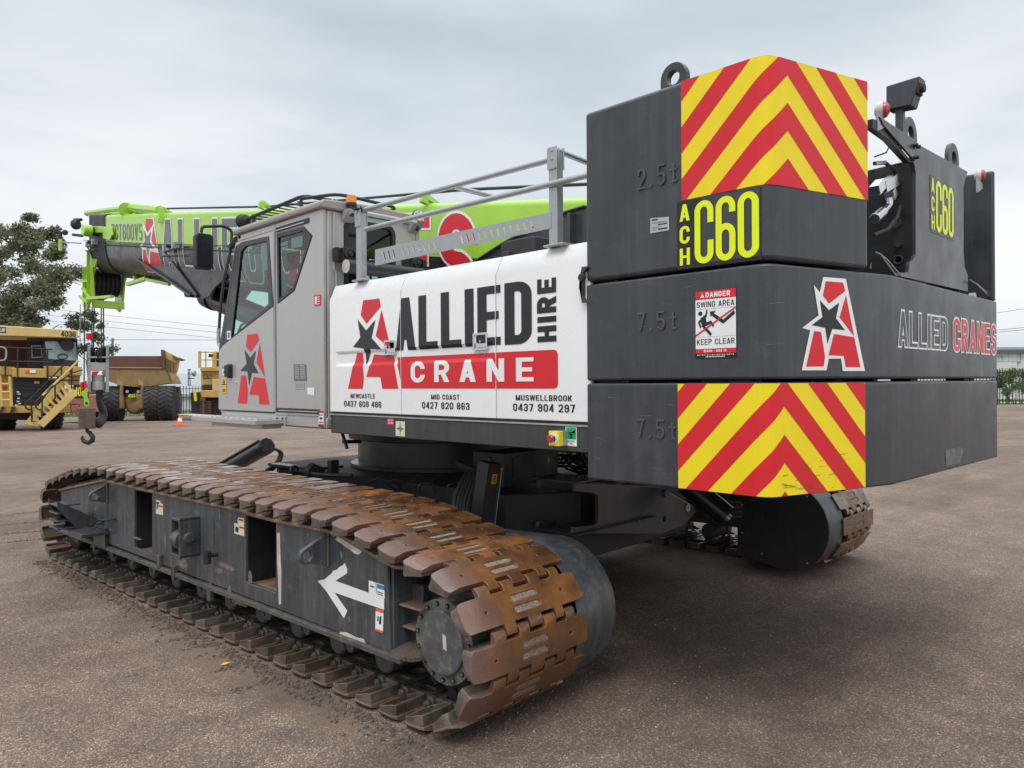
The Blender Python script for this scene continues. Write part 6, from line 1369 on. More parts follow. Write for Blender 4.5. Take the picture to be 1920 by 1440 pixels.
PF = lambda a, b, t: UM @ (o+sx_*a+dirp*b+nn*t)
mb = MB('sticker_yellow'); mb.sheet(fill2d([rc(-.01, -.035, .035, .03)]), PF, 0); mb.m('machine_black'); P, wd = text_polys('3', .6, .2); mb.sheet(fill2d([[(.001+a*.04, -.024+b*.044) for a, b in p] for p in P]), PF, .0015); mb.build('number_sticker', post, smooth=False, recalc=False)
q = UI @ deep(945, 885, 5.25); qx = (UI @ onP(1046, 885, UM @ q, ey)).x; qy = (UI @ onP(905, 885, UM @ q, ex)).y
mb = MB('dark_steel'); z1 = (UI @ deep(945, 851, 5.25)).z; z0 = (UI @ deep(945, 914, 5.25)).z; mb.box((q.x, q.y, z0), (qx, max(qy, q.y+.3), z1)); mb.box((q.x+.09, q.y-.006, z0+.05), (qx-.05, q.y, z1-.03)); mb.m('bare_scrape').box((qx-.12, q.y-.008, z0+.13), (qx-.105, q.y-.006, z1-.06)); ubuild(mb, 'control_box', carb, bevel=.005)
mb = MB('rubber')
for k in range(5): mb.tube([deep(900-6*k, 872+4*k, 5.3), deep(892-6*k, 900, 5.25), deep(882-7*k, 930, 5.2), deep(872-6*k, 975, 5.15)], .020, 8)
mb.tube([deep(858, 870, 5.4), deep(880, 880, 5.35), deep(905, 886, 5.3)], .035, 8); mb.build('hydraulic_hose', carb)
mb = MB('dark_steel')
for px in (795, 850): mb.tube(fillet([deep(px-10, 925, 5.6), deep(px-10, 908, 5.6), deep(px+18, 906, 5.6), deep(px+22, 925, 5.6)], .03), .010, 6)
mb.build('grab_handle', carb)
rnd = random.Random(12)
for k in range(9):
    x = 1046+k*6; mb = MB('rubber'); mb.tube([deep(x, 850+rnd.uniform(-2, 10), 5.7), deep(x+14, 862+rnd.uniform(0, 24), 5.75), deep(x+34, 872+rnd.uniform(0, 20), 5.9), deep(x+70, 880+rnd.uniform(0, 10), 6.2)], rnd.uniform(.008, .016), 6); mb.build('hydraulic_hose', carb)
for k in range(6):
    x = 690+k*34; mb = MB('rubber'); mb.tube([deep(x, 905+k*1.5, 6.0), deep(x+20, 898+k, 5.9), deep(x+44, 908+k*2, 5.9), deep(x+60, 916+k*2, 5.8)], .012, 6); mb.build('hydraulic_hose', carb)
# rear outrigger beam with its pin
yb_ = -2.2
def rb(px, py): p = onLY(px, py, yb_); return p.x, p.z
beam = [rb(*p) for p in ((1075, 1000), (1077, 988), (1112, 985), (1122, 978), (1122, 930), (1112, 925), (1078, 922), (1078, 905), (1240, 914), (1302, 950), (1305, 960), (1282, 986), (1242, 1001))]
mb = MB('black_paint'); hole = circ(*rb(1246, 973), .022, 14); mb.plate(fill2d([beam], [hole]), lambda a, b, t: Vector((a, yb_+t, b)), 0, .03); mb.plate(fill2d([beam], [hole]), lambda a, b, t: Vector((a, yb_+t, b)), .30, .33)
x0, z0 = rb(1075, 1000); x1, _z = rb(1200, 1000); mb.box((x0-.02, yb_-.05, z0-.012), (x1+.15, yb_+.34, z0)); x2, z2 = rb(1078, 905); mb.box((x2-.05, yb_-.05, z2), (x2+.25, yb_+.34, z2+.015))
beam_o = ubuild(mb, 'outrigger_beam', carb, bevel=.004)
mb = MB('galvanised'); c = rb(1288, 952); mb.cyl((c[0], yb_-.012, c[1]), (c[0], yb_+.02, c[1]), .030, n=20); mb.m('machine_black').cyl((c[0], yb_-.014, c[1]), (c[0], yb_-.011, c[1]), .006, n=8); ubuild(mb, 'beam_pin', beam_o)
mb = MB('black_paint'); c = rb(1247, 924); mb.cyl((c[0], yb_-.015, c[1]), (c[0], yb_+.02, c[1]), .032, n=20); ubuild(mb, 'beam_boss', beam_o)
mb = MB('black_vinyl'); a, b = UI @ deep(1285, 905, 5.7), UI @ deep(1362, 968, 5.6); mb.cyl(a, b, .085, n=20); mb.m('galvanised').cyl(b, b+(b-a).normalized()*.03, .03, n=12); ubuild(mb, 'outrigger_cylinder', carb)
mb = MB('dark_steel'); mb.bar(UI @ deep(1020, 968, 5.6), UI @ deep(1115, 948, 5.9), .06, .05); mb.bar(UI @ deep(960, 955, 5.6), UI @ deep(1015, 950, 5.6), .09, .07); ubuild(mb, 'tie_bar', carb, bevel=.006)
mb = MB('rubber')
for k in range(4): mb.tube([deep(1320, 938+9*k, 6.1), deep(1350, 940+9*k, 6.1), deep(1390, 942+9*k, 6.1)], .014, 6)
for k in range(3): mb.tube([deep(1045, 862+6*k, 5.8), deep(1075, 858+8*k, 5.9), deep(1110, 872+8*k, 6.0)], .012, 6)
mb.build('hydraulic_hose', carb)

# ================================================================== what hangs from the boom nose
YH = onX(184, 700, 4.60).y; DH = _d.dot(Vector((4.60, YH, 0)))
def dh(px, py, dd=0.0): return deep(px, py, DH+dd)
K = DH/FPX
hb = thing('hook_block', 'big grey hook block with sheaves hanging on ropes, its hook seen edge on', 'hook block', tuple(dh(184, 797)))
def PX(D, pc, axis_px=None):
    v = ray(axis_px or pc, 720); v.z = 0; v.normalize(); p0 = deep(pc, 720, D)
    return lambda a, b, t: onP(a, b, p0, v)+v*t
PXH = PX(DH, 184)
mb = MB('galvanised')
for x in (167, 201): mb.prism([(x-2.6, 648), (x+2.6, 648), (x+3.2, 735), (x-3.2, 735)], PXH, -.16, .16)
mb.prism([(164, 669), (205, 669), (205, 672), (164, 672)], PXH, -.18, -.12); mb.build('side_plates', hb, bevel=.006)
mb = MB('rubber')
for x in (173, 178.5, 189, 194.5): c = dh(x, 668); mb.lathe(c-_r*.022, tuple(_r), [(.05, 0), (.17, .002), (.17, .012), (.145, .02), (.145, .03), (.17, .04), (.17, .048), (.05, .05)], 22)
mb.build('block_sheaves', hb)
mb = MB('aluminium'); mb.prism([(178, 655), (189, 655), (189, 682), (178, 682)], PXH, -.10, .10); mb.build('sheave_guard', hb, bevel=.01)
mb = MB('dark_steel'); mb.m('cab_grey').prism([(169, 680), (199, 680), (199, 695), (169, 695)], PXH, -.15, .15); mb.cyl(dh(184, 703), dh(184, 717), 11.0*K, n=24); mb.cyl(dh(184, 716), dh(184, 731), 13*K, n=24); mb.build('swivel_housing', hb, bevel=.008)
mb = MB('red_vinyl'); mb.prism([(172, 697), (186, 696), (182, 703), (172, 704)], PXH, -.17, -.16); mb.build('red_tag', hb)
mb = MB('machine_black'); pts = [(0, .0), (0, -.16), (.05, -.26), (.14, -.36), (.17, -.47), (.12, -.57), (.0, -.625), (-.12, -.59), (-.19, -.50)]; rr = [.055, .055, .07, .085, .095, .10, .10, .085, .05]
cp = dh(184.5, 732); rings = []
for i, (a, b) in enumerate(pts):
    p = Vector(pts[i]); q = Vector(pts[min(i+1, 8)])-Vector(pts[max(i-1, 0)]); q.normalize(); n_ = Vector((-q.y, q.x)); c = cp+_d*a+Vector((0, 0, b))
    rings.append([c+_r*(rr[i]*.75*math.cos(2*PI*j/12))+(_d*n_.x+Vector((0, 0, n_.y)))*(rr[i]*math.sin(2*PI*j/12)) for j in range(12)])
mb.loft(rings); mb.build('hook', hb, angle=60)
mb = MB('rope_steel')
top_ = lambda px, py: dh(px, py)
for px, py0, px2, py2 in ((173, 560, 172, 662), (177, 560, 175, 662), (190, 555, 190, 662), (194, 550, 194.5, 662)): mb.tube([top_(px, py0), top_(px2, py2)], .012, 5)
mb.build('hoist_rope', crane)
ah = thing('auxiliary_hook', 'small black hook under a square rusty weight, hanging on the left rope', 'hook', tuple(dh(163, 831, -.3)))
dz = -.35
PXA = PX(DH+dz, 163)
mb = MB('worn_edge'); mb.ms = ['rust_steel']; MATS['rust_steel'] = mat('rust_steel', (.115, .085, .068), .6, var=.4, scale=9, spots=.4, spcol=(.20, .11, .06))
mb.prism([(147, 765), (179, 765), (179, 803), (147, 803)], PXA, -.13, .13); mb.build('headache_weight', ah, bevel=.008)
mb = MB('machine_black'); c = dh(160, 783.5, dz)-_d*.13; mb.tube([c+_r*(.032*math.cos(i*PI/7))+Vector((0, 0, .032*math.sin(i*PI/7))) for i in range(14)], .008, 6, True); mb.build('weight_pin', ah)
mb = MB('green_paint'); mb.prism([(155, 733), (164, 733), (164, 744), (168, 755), (166, 762), (160, 763), (157, 757), (158, 748), (154, 741)], PXA, -.03, .03); mb.m('machine_black').cyl(dh(163, 756, dz)-_d*.04, dh(163, 756, dz)+_d*.04, .03, n=12); mb.build('wedge_socket', ah, bevel=.006)
mb = MB('red_vinyl'); mb.tube([dh(x, y, dz) for x, y in ((153, 718), (160, 716), (161, 726), (154, 730))], .03, 8, True); mb.build('shackle', ah)
mb = MB('dark_steel'); pts = [(163, 803), (163, 808), (169, 812), (174, 819), (173, 826), (166, 830), (158, 828), (154, 822), (155, 817)]; rr = [3.2, 3.2, 4, 4.6, 4.8, 4.6, 4.2, 3.2, 1.4]
rings = []
for i in range(9):
    q = Vector(pts[min(i+1, 8)])-Vector(pts[max(i-1, 0)]); q.normalize(); n_ = Vector((-q.y, q.x)); c = Vector(pts[i])
    rings.append([dh(c.x+n_.x*rr[i]*math.cos(2*PI*j/10), c.y+n_.y*rr[i]*math.cos(2*PI*j/10), dz)+_d*(rr[i]*K*math.sin(2*PI*j/10)) for j in range(10)])
mb.loft(rings); mb.build('hook', ah, angle=60)
mb = MB('rope_steel'); mb.tube([dh(159, 560, -.3), dh(157.5, 735, dz)], .012, 5); mb.build('hoist_rope', crane)
wt = MB('red_vinyl'); wt.lathe(dh(167.5, 637, -.1), (0, 0, 1), [(.04, 0), (.058, .012), (.058, .11), (.04, .125)], 14)
wo = wt.build('switch_weight'); tag(wo, 'small red limit switch weight threaded on the ropes above the grey hook block', 'weight')
mb = MB('galvanised')
for i in range(26): c = dh(151-.05*i, 572+i*3, -.2); mb.tube([c+_r*(.012*math.cos(j*PI/3))*(1 if i % 2 else .3)+Vector((0, 0, .022*math.sin(j*PI/3))) for j in range(6)], .004, 4, True)
mb.build('switch_chain', crane)

# ================================================================== the far yard
def gx(px, D):                                  # ground point under a pixel column at a camera depth
    p = deep(px, 720, D); return Vector((p.x, p.y, gz(p.x, p.y)))
def tyre(mb, c, axis, R, w, lugs=28, rim='yellow_machine', rimface=1):
    c = Vector(c); a = Vector(axis).normalized()
    mb.m('tyre_rubber').lathe(c-a*w/2, a, [(R*.52, .02*w), (R*.86, 0), (R*.955, .06*w), (R*.985, .2*w), (R*.985, .8*w), (R*.955, .94*w), (R*.86, w), (R*.52, .98*w)], 40)
    u = a.orthogonal().normalized(); v = a.cross(u)
    for i in range(lugs):
        for sgn in (-1, 1):
            q = 2*PI*(i+(.25 if sgn > 0 else -.25))/lugs; e = u*math.cos(q)+v*math.sin(q); t_ = a.cross(e); p = c+e*(R*.985)+a*(sgn*w*.25)
            M = Matrix(((a.x, t_.x, e.x, p.x), (a.y, t_.y, e.y, p.y), (a.z, t_.z, e.z, p.z), (0, 0, 0, 1))) @ Matrix.Rotation(sgn*.5, 4, 'Z')
            mb.obox(M, (w*.24, R*.068, R*.035))
    mb.m(rim).lathe(c-a*w*.38, a, [(R*.5, 0), (R*.53, .02), (R*.53, w*.76), (R*.5, w*.78)], 26); return mb
# ---- haul truck facing us
D1 = 34.2; F1 = PX(D1, 85)
def hz(px): return 717.7-.0066*(px-960)
t1 = thing('dump_truck', 'yellow dump truck facing us at the left edge, numbered 4036, stairs across its front', 'dump truck', tuple(gx(70, D1)), -YAW, 'dump trucks parked in the far yard')
zg1 = gx(95, D1).z
def part(name, root, items, F, bevel=.0, smooth=True):
    mb = MB()
    for m, poly, t0, t1_ in items: mb.m(m).prism(poly, F, t0, t1_)
    if mb.ms[0] not in [i[0] for i in items]: pass
    return mb.build(name, root, bevel=bevel, smooth=smooth)
def q4b(x0, y0, x1, y1): return [(x0, y0), (x1, y0), (x1, y1), (x0, y1)]
body = part('dump_body', t1, [('pale_machine', [(-90, 605), (146, 619.5), (146, 634), (-90, 627)], -.1, .35), ('yellow_machine', [(-90, 606), (144, 620), (144, 626), (-90, 614)], .35, 9.0), ('rust_body', [(-90, 628), (58, 631), (56, 692), (-90, 690)], 3.2, 3.5), ('machine_black', [(50, 632), (146, 634), (146, 638), (50, 640)], .35, 4.0)], F1, .03)
mb = MB('machine_black'); f = lambda a, b, t: F1(a, b, -.1-t); slope = (634-627)/236.0
def canopy_text(txt, x0, x1, y0, y1, w, t, m): 
    mb = MB(m); P, wd = text_polys(txt, w, t); mb.sheet(fill2d([[(x0+a/wd*(x1-x0), y1-b*(y1-y0)+(a/wd)*(x1-x0)*.05) for a, b in p] for p in P]), f, .02); return mb
canopy_text('4036', 114, 142, 620.5, 631, .58, .17, 'machine_black').build('fleet_number', body, smooth=False)
mb = MB('machine_black'); mb.sheet(fill2d([[(-70, 609.5), (11.5, 614), (11.5, 624.5), (-70, 620)]]), f, .01); P, wd = text_polys('LAR', .6, .19); mb.m('white_vinyl').sheet(fill2d([[(0+a/wd*9.5, 622-b*6.2) for a, b in p] for p in P]), f, .02); mb.build('maker_plate', body, smooth=False)
cabt = part('cab', t1, [('machine_black', [(50, 634), (147, 634), (146, 690), (50, 690)], .9, 3.2), ('machine_black', [(80, 634), (146, 635), (147, 688), (80, 686)], .45, .9)], F1, .03)
mb = MB('aluminium'); mb.sheet(fill2d([[(84, 638.5), (142, 641), (145, 676), (88, 672)]]), F1, .44); mb.ms = ['screen_reflection']; MATS['screen_reflection'] = mat('screen_reflection', (.33, .42, .44), .12, var=.5, scale=1.5, coat=.6); mb.build('windscreen', cabt, smooth=False)
mb = MB('machine_black'); mb.tube([F1(118+9*math.cos(i*PI/6), 668-5*math.sin(i*PI/6), .40) for i in range(12)], .025, 5, True); mb.tube([F1(96, 676, .40), F1(121, 672, .38)], .03, 5); mb.bar(F1(111, 640, .38), F1(118, 650, .38), .12, .1); mb.cyl(F1(127, 646, .42), F1(127, 646, .25), .28, n=16); mb.build('cab_fittings', cabt)
mb = MB('galvanised'); mb.plate(fill2d([[(58, 646), (76, 646), (80, 669), (59, 670)]], [[(59.5, 647.5), (75, 647.5), (78.5, 667.5), (60.5, 668.5)]]), F1, .86, .90); mb.build('door_window', cabt)
deckt = part('front_deck', t1, [('yellow_machine', [(-60, 684), (28, 688), (28, 704), (-60, 701)], .1, 3.0), ('yellow_machine', [(22, 690), (88, 691), (88, 709), (22, 707)], .0, 3.0), ('yellow_machine', [(81, 686), (154, 687), (154, 704), (88, 706)], .15, 3.0), ('yellow_machine', [(108, 704), (152, 704), (150, 722), (108, 722)], .6, 2.4)], F1, .03)
grill = part('radiator_grille', t1, [('machine_black', [(24, 707), (108, 709), (104, 764), (26, 762)], .35, 2.6)], F1, .02)
mb = MB('dark_steel')
for y in (721, 729, 743, 752): mb.bar(F1(27, y, .33), F1(103, y+2, .33), .05, .09)
mb.m('yellow_machine').bar(F1(64, 717, .3), F1(74, 717, .3), .1, .12); mb.m('white_vinyl')
for x, y in ((33, 735), (35, 739), (34, 747), (33, 753), (36, 757), (30, 760)): mb.bar(F1(x-2.5, y, .3), F1(x+3, y, .3), .03, .05)
mb.build('grille_bars', grill)
bump = part('front_bumper', t1, [('yellow_machine', [(-70, 760), (132, 762), (132, 774), (-70, 775)], .0, .9), ('machine_black', [(-70, 776), (60, 776), (66, 790), (-70, 786)], .9, 3.2), ('yellow_machine', [(0, 702), (26, 704), (24, 762), (0, 762)], .5, 1.6), ('yellow_machine', [(108, 720), (122, 720), (120, 762), (106, 762)], .6, 1.4)], F1, .03)
mb = MB('machine_black')
for x in (4, 24): mb.bar(F1(x-3, 768, -.1), F1(x+3, 770, -.1), .2, .3)
mb.m('red_vinyl').bar(F1(0, 728, .45), F1(10, 728, .45), .05, .2); mb.build('tow_hooks', bump)
for px, yaw_, nm in ((95, .72, 'wheel'), (8, .72, 'wheel')):
    g = gx(px, D1+1.2); R = 1.10; mb = MB('tyre_rubber'); ax = _r*math.cos(yaw_)+_d*math.sin(yaw_); tyre(mb, g+Vector((0, 0, R)), ax, R, .72, 26); mb.build('wheel', t1, angle=40)
# stairs
st = MB('pale_machine')
for off, tt in ((0, -.75), (22, -.75)):
    a, b = F1(56+off*1.0-3, 797, tt), F1(56+off*.35+68, 716+off*.9, tt)
for (x0, y0, x1, y1), tt in (((54, 795, 124, 706), -.25), ((76, 796, 141, 733), -.95)): st.bar(F1(x0, y0, tt), F1(x1, y1, tt), .10, .30)
st.m('yellow_machine')
for k in range(10):
    u = k/9.5; a = F1(55+69*u, 796-88*u, -.25); b = F1(75+62*u, 797-62*u-1, -.95); st.bar(a, b, .15, .04)
stairs = st.build('stairs', t1, bevel=.01)
mb = MB('machine_black')
mb.tube(fillet([F1(60, 787, -.3), F1(60, 768, -.3), F1(54, 768, -.3), F1(48, 764, -.3), F1(48, 757, -.3), F1(126, 678, -.2)], .2), .035, 6); mb.tube(fillet([F1(79, 790, -.95), F1(79, 766, -.95), F1(73, 768, -.95), F1(67, 762, -.95), F1(68, 752, -.95), F1(100, 722, -.95)], .2), .035, 6)
for x0, y0, x1, y1 in ((60, 790, 59, 745), (79, 795, 79, 742), (103, 765, 103, 718), (133, 740, 134, 687), (115, 706, 115, 688), (131, 700, 131, 678)): mb.tube([F1(x0, y0, -.6), F1(x1, y1, -.6)], .035, 5)
mb.tube([F1(80, 742, -.9), F1(103, 722, -.9), F1(133, 700, -.7), F1(154, 694, -.5)], .03, 5); mb.m('pale_machine').tube([F1(80, 741, -.95), F1(146, 677, -.8)], .05, 6); mb.m('machine_black').tube([F1(90, 712, -.4), F1(147, 713, -.4)], .04, 5); mb.build('stair_rail', t1)
mb = MB('machine_black')
for y0, y1 in ((651, 655), (677, 679)): mb.tube([F1(10, y0, .0), F1(98, y1, .0)], .03, 5)
for x in (10, 33, 89): mb.tube([F1(x, 651+(x-10)*.04, 0), F1(x, 706, 0)], .035, 5)
mb.m('galvanised').tube(fillet([F1(-20, 651, -.1), F1(12, 651, -.1), F1(12, 676, -.1), F1(-20, 676, -.1)], .2), .035, 6); mb.build('deck_rail', t1)
mb = MB('pale_machine')
for x in (0, 18): mb.tube([F1(x, 706, -.1), F1(x+4, 762, -.1)], .06, 6)
for y in (720, 735, 750): mb.tube([F1(0, y, -.1), F1(22, y, -.1)], .05, 6)
mb.build('ladder', t1)
sg = MB('machine_black'); sg.prism(q4b(137, 721, 166, 747), F1, -.3, -.25); f = lambda a, b, t: F1(a, b, -.3-t); P, wd = text_polys('4036', .52, .17); sg.m('lime_vinyl').sheet(fill2d([[(139.5+a/wd*24, 742.5-b*16.5) for a, b in p] for p in P]), f, .01); sg.build('number_board', t1, smooth=False)
mb = MB('white_vinyl'); mb.prism(q4b(56, 694, 67, 699), F1, -.05, .0); mb.m('cone_orange').prism(q4b(48, 693.5, 56, 698), F1, -.05, 0); mb.build('company_sticker', deckt, smooth=False)
mb = MB('red_lens'); mb.tube([F1(x, y, .2) for x, y in ((133, 758), (150, 758), (146, 772), (133, 773))], .05, 5, True); mb.build('fold_down_step', t1)

# ---- haul truck seen from behind
D2 = 47.0; F2 = PX(D2, 255, 560)
V2 = ray(560, 720); V2 = Vector((V2.y, -V2.x, 0)).normalized(); t2 = thing('dump_truck', 'yellow dump truck seen from behind, rust brown tray, number 4033 on its axle', 'dump truck', tuple(gx(262, D2)), -YAW, 'dump trucks parked in the far yard')
tray = part('dump_tray', t2, [('rust_body', [(200, 667), (304, 667), (304, 691), (200, 690)], .35, .5), ('dusty_machine', [(195, 690), (306, 691), (312, 701), (318, 719), (292, 723), (268, 727), (232, 724), (206, 716), (190, 700)], .0, 1.2), ('dusty_machine', [(206, 700), (306, 702), (314, 720), (212, 720)], 1.2, 6.0), ('rust_body', [(302, 655), (307, 656), (309, 691), (303, 692)], -.1, .6), ('pale_machine', [(303, 655), (330, 668), (334, 673), (330, 694), (322, 716), (309, 692)], .6, .9), ('worn_edge', [(195, 688), (308, 689), (308, 692), (195, 691)], -.08, .05)], F2, .03)
mb = MB('dusty_machine')
for x in (311, 316, 321, 326): mb.bar(F2(x, 672+(x-311)*.5, .55), F2(x-1, 694+(x-311)*.3, .55), .10, .12)
mb.m('rust_body').prism([(320, 665), (338, 673), (330, 675)], F2, .2, 2.5); mb.build('tray_ribs', tray)
for px in (182, 214, 287.5, 314.5):
    g = gx(px, D2+.3); R = 1.06; mb = MB('tyre_rubber'); tyre(mb, g+Vector((0, 0, R)), V2, R, .86 if px != 214 else .95, 24); mb.build('wheel', t2, angle=40)
g = gx(345-18, D2+5.5); mb = MB('tyre_rubber'); tyre(mb, g+Vector((0, 0, 1.06)), V2, 1.06, .7, 24); mb.build('wheel', t2, angle=40)
ax_ = MB('dusty_machine'); c = F2(252, 757, .2); ax_.lathe(c-_d*.3, tuple(_d), [(.2, 0), (.5, .1), (.66, .35), (.6, .8)], 24); ax_.bar(F2(225, 757, .5), F2(280, 757, .5), .6, .55)
for x in (228, 267): ax_.cyl(F2(x, 766, -.1), F2(x, 742, -.1), .17, n=14); ax_.cyl(F2(x, 742, -.1), F2(x+1, 722, -.1), .10, n=12); ax_.bar(F2(x-3, 724, .0), F2(x-6, 700, .3), .3, .25)
axo = ax_.build('rear_axle', t2, bevel=.02)
mb = MB('machine_black'); mb.prism(q4b(225, 718, 275, 744), F2, .5, 1.6); mb.prism(q4b(240.5, 737.5, 256, 747), F2, -.25, -.2); P, wd = text_polys('4033', .55, .17); f = lambda a, b, t: F2(a, b, -.25-t); mb.m('lime_vinyl').sheet(fill2d([[(242+a/wd*13, 745.2-b*5.8) for a, b in p] for p in P]), f, .01); mb.m('white_vinyl')
for x in (237, 258): mb.cyl(F2(x, 734, .3), F2(x, 734, .2), .09, n=12)
mb.build('number_board', axo)
mb = MB('machine_black'); mb.tube([F2(335, 690, 5), F2(336, 722, 5)], .03, 5); mb.tube([F2(332, 690, 5), F2(332, 722, 5)], .03, 5)
for y in (690, 699, 708, 722): mb.tube([F2(331, y, 5), F2(338 if y in (690, 722) else 344, y+.4, 5)], .03, 5)
mb.build('deck_rail', t2)
mb = MB('galvanised'); mb.lathe(F2(346, 698, 4.8)-_r*.1, tuple(_r), [(.1, -.1), (.2, 0), (.22, .1), (.18, .16)], 14); mb.build('side_mirror', t2)

# ---- bulldozer half hidden by the crane's cab
D3 = 49.0; F3 = PX(D3, 395)
t3 = thing('bulldozer', 'yellow tracked machine numbered 6076, half hidden behind the grey crane cab', 'bulldozer', tuple(gx(395, D3)), -YAW)
part('machine_body', t3, [('yellow_machine', [(375, 688), (470, 688), (470, 696), (376, 696)], -.1, 2.5), ('yellow_machine', [(377, 696), (470, 696), (470, 735), (377, 735)], .25, 2.4), ('machine_black', q4b(379, 721, 397, 732), .15, .3), ('pale_machine', [(398, 711), (411, 711), (411, 732), (398, 731)], .0, .4), ('yellow_machine', [(377, 732), (470, 731), (470, 746), (378, 745)], -.2, 2.6), ('machine_black', [(384, 745), (470, 745), (470, 778), (384, 778)], .5, 2.4), ('yellow_machine', [(362, 738), (378, 732), (378, 744), (366, 748)], .2, 2.2)], F3, .03)
mb = MB('machine_black'); mb.prism([(357, 736), (375, 735), (376, 779), (359, 779)], F3, .0, 2.6)
for k in range(7): mb.m('rust_body').prism(q4b(374, 752+k*4, 396, 755+k*4), F3, -.05, .2)
mb.m('rust_body').prism([(375, 746), (385, 746), (386, 752), (375, 752)], F3, -.3, .3); mb.prism([(379, 752), (383, 752), (384, 778), (379, 778)], F3, -.35, .0); mb.build('crawler_tracks', t3, bevel=.02)
mb = MB('machine_black'); mb.prism(q4b(405, 660, 470, 690), F3, 1.0, 2.4); mb.m('tinted_glass').sheet(fill2d([q4b(408, 666, 425, 687)]), F3, .98); mb.m('yellow_machine').prism(q4b(398, 661, 405, 690), F3, 1.0, 1.4); mb.build('cab', t3, bevel=.02)
mb = MB('yellow_machine')
for x in (373, 376, 386, 405): mb.tube([F3(x, 658.5, .1), F3(x, 690, .1)], .045, 5)
for y in (660, 674.5): mb.tube([F3(373, y, .1), F3(430, y+.3, .1)], .04, 5)
mb.build('deck_rail', t3); MB('machine_black').bar(F3(391, 666, .3), F3(399, 667, .3), .15, .2).build('work_lamp', t3); MB('yellow_vinyl').tube([F3(365, 732, -.2), F3(367, 752, -.2)], .09, 6).build('grab_post', t3)
mb = MB('machine_black'); mb.prism(q4b(381.5, 702.5, 396, 709.5), F3, .20, .26); P, wd = text_polys('6076', .55, .16); f = lambda a, b, t: F3(a, b, .20-t); mb.m('pale_machine').sheet(fill2d([[(382.5+a/wd*12.5, 708.5-b*5) for a, b in p] for p in P]), f, .01); mb.build('number_board', t3, smooth=False)

# ---- traffic cone
c = on_ground(337.5, 797); co = thing('traffic_cone', 'orange traffic cone with a white band standing alone on the gravel', 'traffic cone', tuple(c))
k = (c.dot(_d))/FPX; H = 18*k
MB('cone_orange').box((c.x-.26, c.y-.26, c.z), (c.x+.26, c.y+.26, c.z+.04)).build('cone_base', co, bevel=.01)
MB('cone_orange').lathe(c+Vector((0, 0, .03)), (0, 0, 1), [(.17, 0), (.12, H*.33)], 20).build('cone_body', co)
mb = MB('white_vinyl').lathe(c+Vector((0, 0, .03+H*.33)), (0, 0, 1), [(.121, 0), (.085, H*.36)], 20); mb.m('cone_orange').lathe(c+Vector((0, 0, .03+H*.69)), (0, 0, 1), [(.085, 0), (.045, H*.30)], 20); mb.build('cone_band', co)

# ---- fences
def fence(name, label, px0, px1, D, hgt, pitch, npost):
    a, b = gx(px0, D), gx(px1, D); n = int((b-a).length/pitch); dv = (b-a)/n
    th = thing(name, label, 'fence', tuple(a), 0, 'picket fences round the yard'); mb = MB('fence_steel')
    for i in range(n+1):
        p = a+dv*i; p.z = gz(p.x, p.y); mb.box((p.x-.02, p.y-.02, p.z+.08), (p.x+.02, p.y+.02, p.z+hgt)); mb.add([p+Vector((-.02, -.02, hgt)), p+Vector((.02, -.02, hgt)), p+Vector((.02, .02, hgt)), p+Vector((-.02, .02, hgt)), p+Vector((0, 0, hgt+.07))], [(0, 1, 4), (1, 2, 4), (2, 3, 4), (3, 0, 4)])
    mb.build('pickets', th, recalc=False)
    for z in (.28, hgt-.22):
        mb = MB('fence_steel'); mb.bar(a+Vector((0, 0, z))+_d*.03, b+Vector((0, 0, z+0))+_d*.03, .04, .05); mb.build('fence_rail', th)
    for i in range(npost+1):
        p = a+(b-a)*(i/npost); p.z = gz(p.x, p.y); MB('fence_steel').box((p.x-.05, p.y+.02, p.z), (p.x+.05, p.y+.12, p.z+hgt-.03)).build('fence_post', th)
fence('palisade_fence', 'dark steel picket fence behind the dump trucks on the left', 120, 640, 62, 2.3, .24, 10)
fence('palisade_fence', 'dark steel picket fence in front of the white warehouse at the right edge', 1720, 2250, 50.5, 2.35, .215, 7)
# ---- warehouses
def shed(label, px0, px1, D, yt, deepm, wall, roof, extra=None, rise=.6):
    a, b = gx(px0, D), gx(px1, D); th = thing('warehouse', label, 'warehouse', tuple(a), 0, 'warehouses beyond the fences'); zt = deep((px0+px1)/2, yt+ (0), D).z
    xv = (b-a).normalized(); yv = _d; z0 = min(a.z, b.z)-.3
    mb = MB(wall); c = [a, b, b+yv*deepm, a+yv*deepm]; mb.add([Vector((p.x, p.y, z0)) for p in c]+[Vector((p.x, p.y, zt)) for p in c], [(0, 1, 5, 4), (1, 2, 6, 5), (2, 3, 7, 6), (3, 0, 4, 7), (4, 5, 6, 7)])
    wl = mb.build('wall', th, smooth=False)
    mb = MB(wall); n = int((b-a).length/.8)
    for i in range(n): p = a+(b-a)*((i+.5)/n)-yv*.03; mb.box((p.x-.02, p.y-.02, z0), (p.x+.02, p.y+.02, zt-.02))
    mb.build('wall_ribs', wl)
    mb = MB(roof); e = .25; c = [a-xv*e-yv*.35, b+xv*e-yv*.35, b+xv*e+yv*(deepm+.3), a-xv*e+yv*(deepm+.3)]; m0, m1 = (c[0]+c[3])/2, (c[1]+c[2])/2
    mb.add([Vector((c[0].x, c[0].y, zt)), Vector((c[1].x, c[1].y, zt)), Vector((m1.x, m1.y, zt+rise)), Vector((m0.x, m0.y, zt+rise)), Vector((c[2].x, c[2].y, zt)), Vector((c[3].x, c[3].y, zt)), Vector((c[0].x, c[0].y, zt-.28)), Vector((c[1].x, c[1].y, zt-.28))], [(0, 1, 2, 3), (3, 2, 4, 5), (6, 7, 1, 0)])
    mb.build('roof', th, smooth=False); return th, wl, a, b, zt
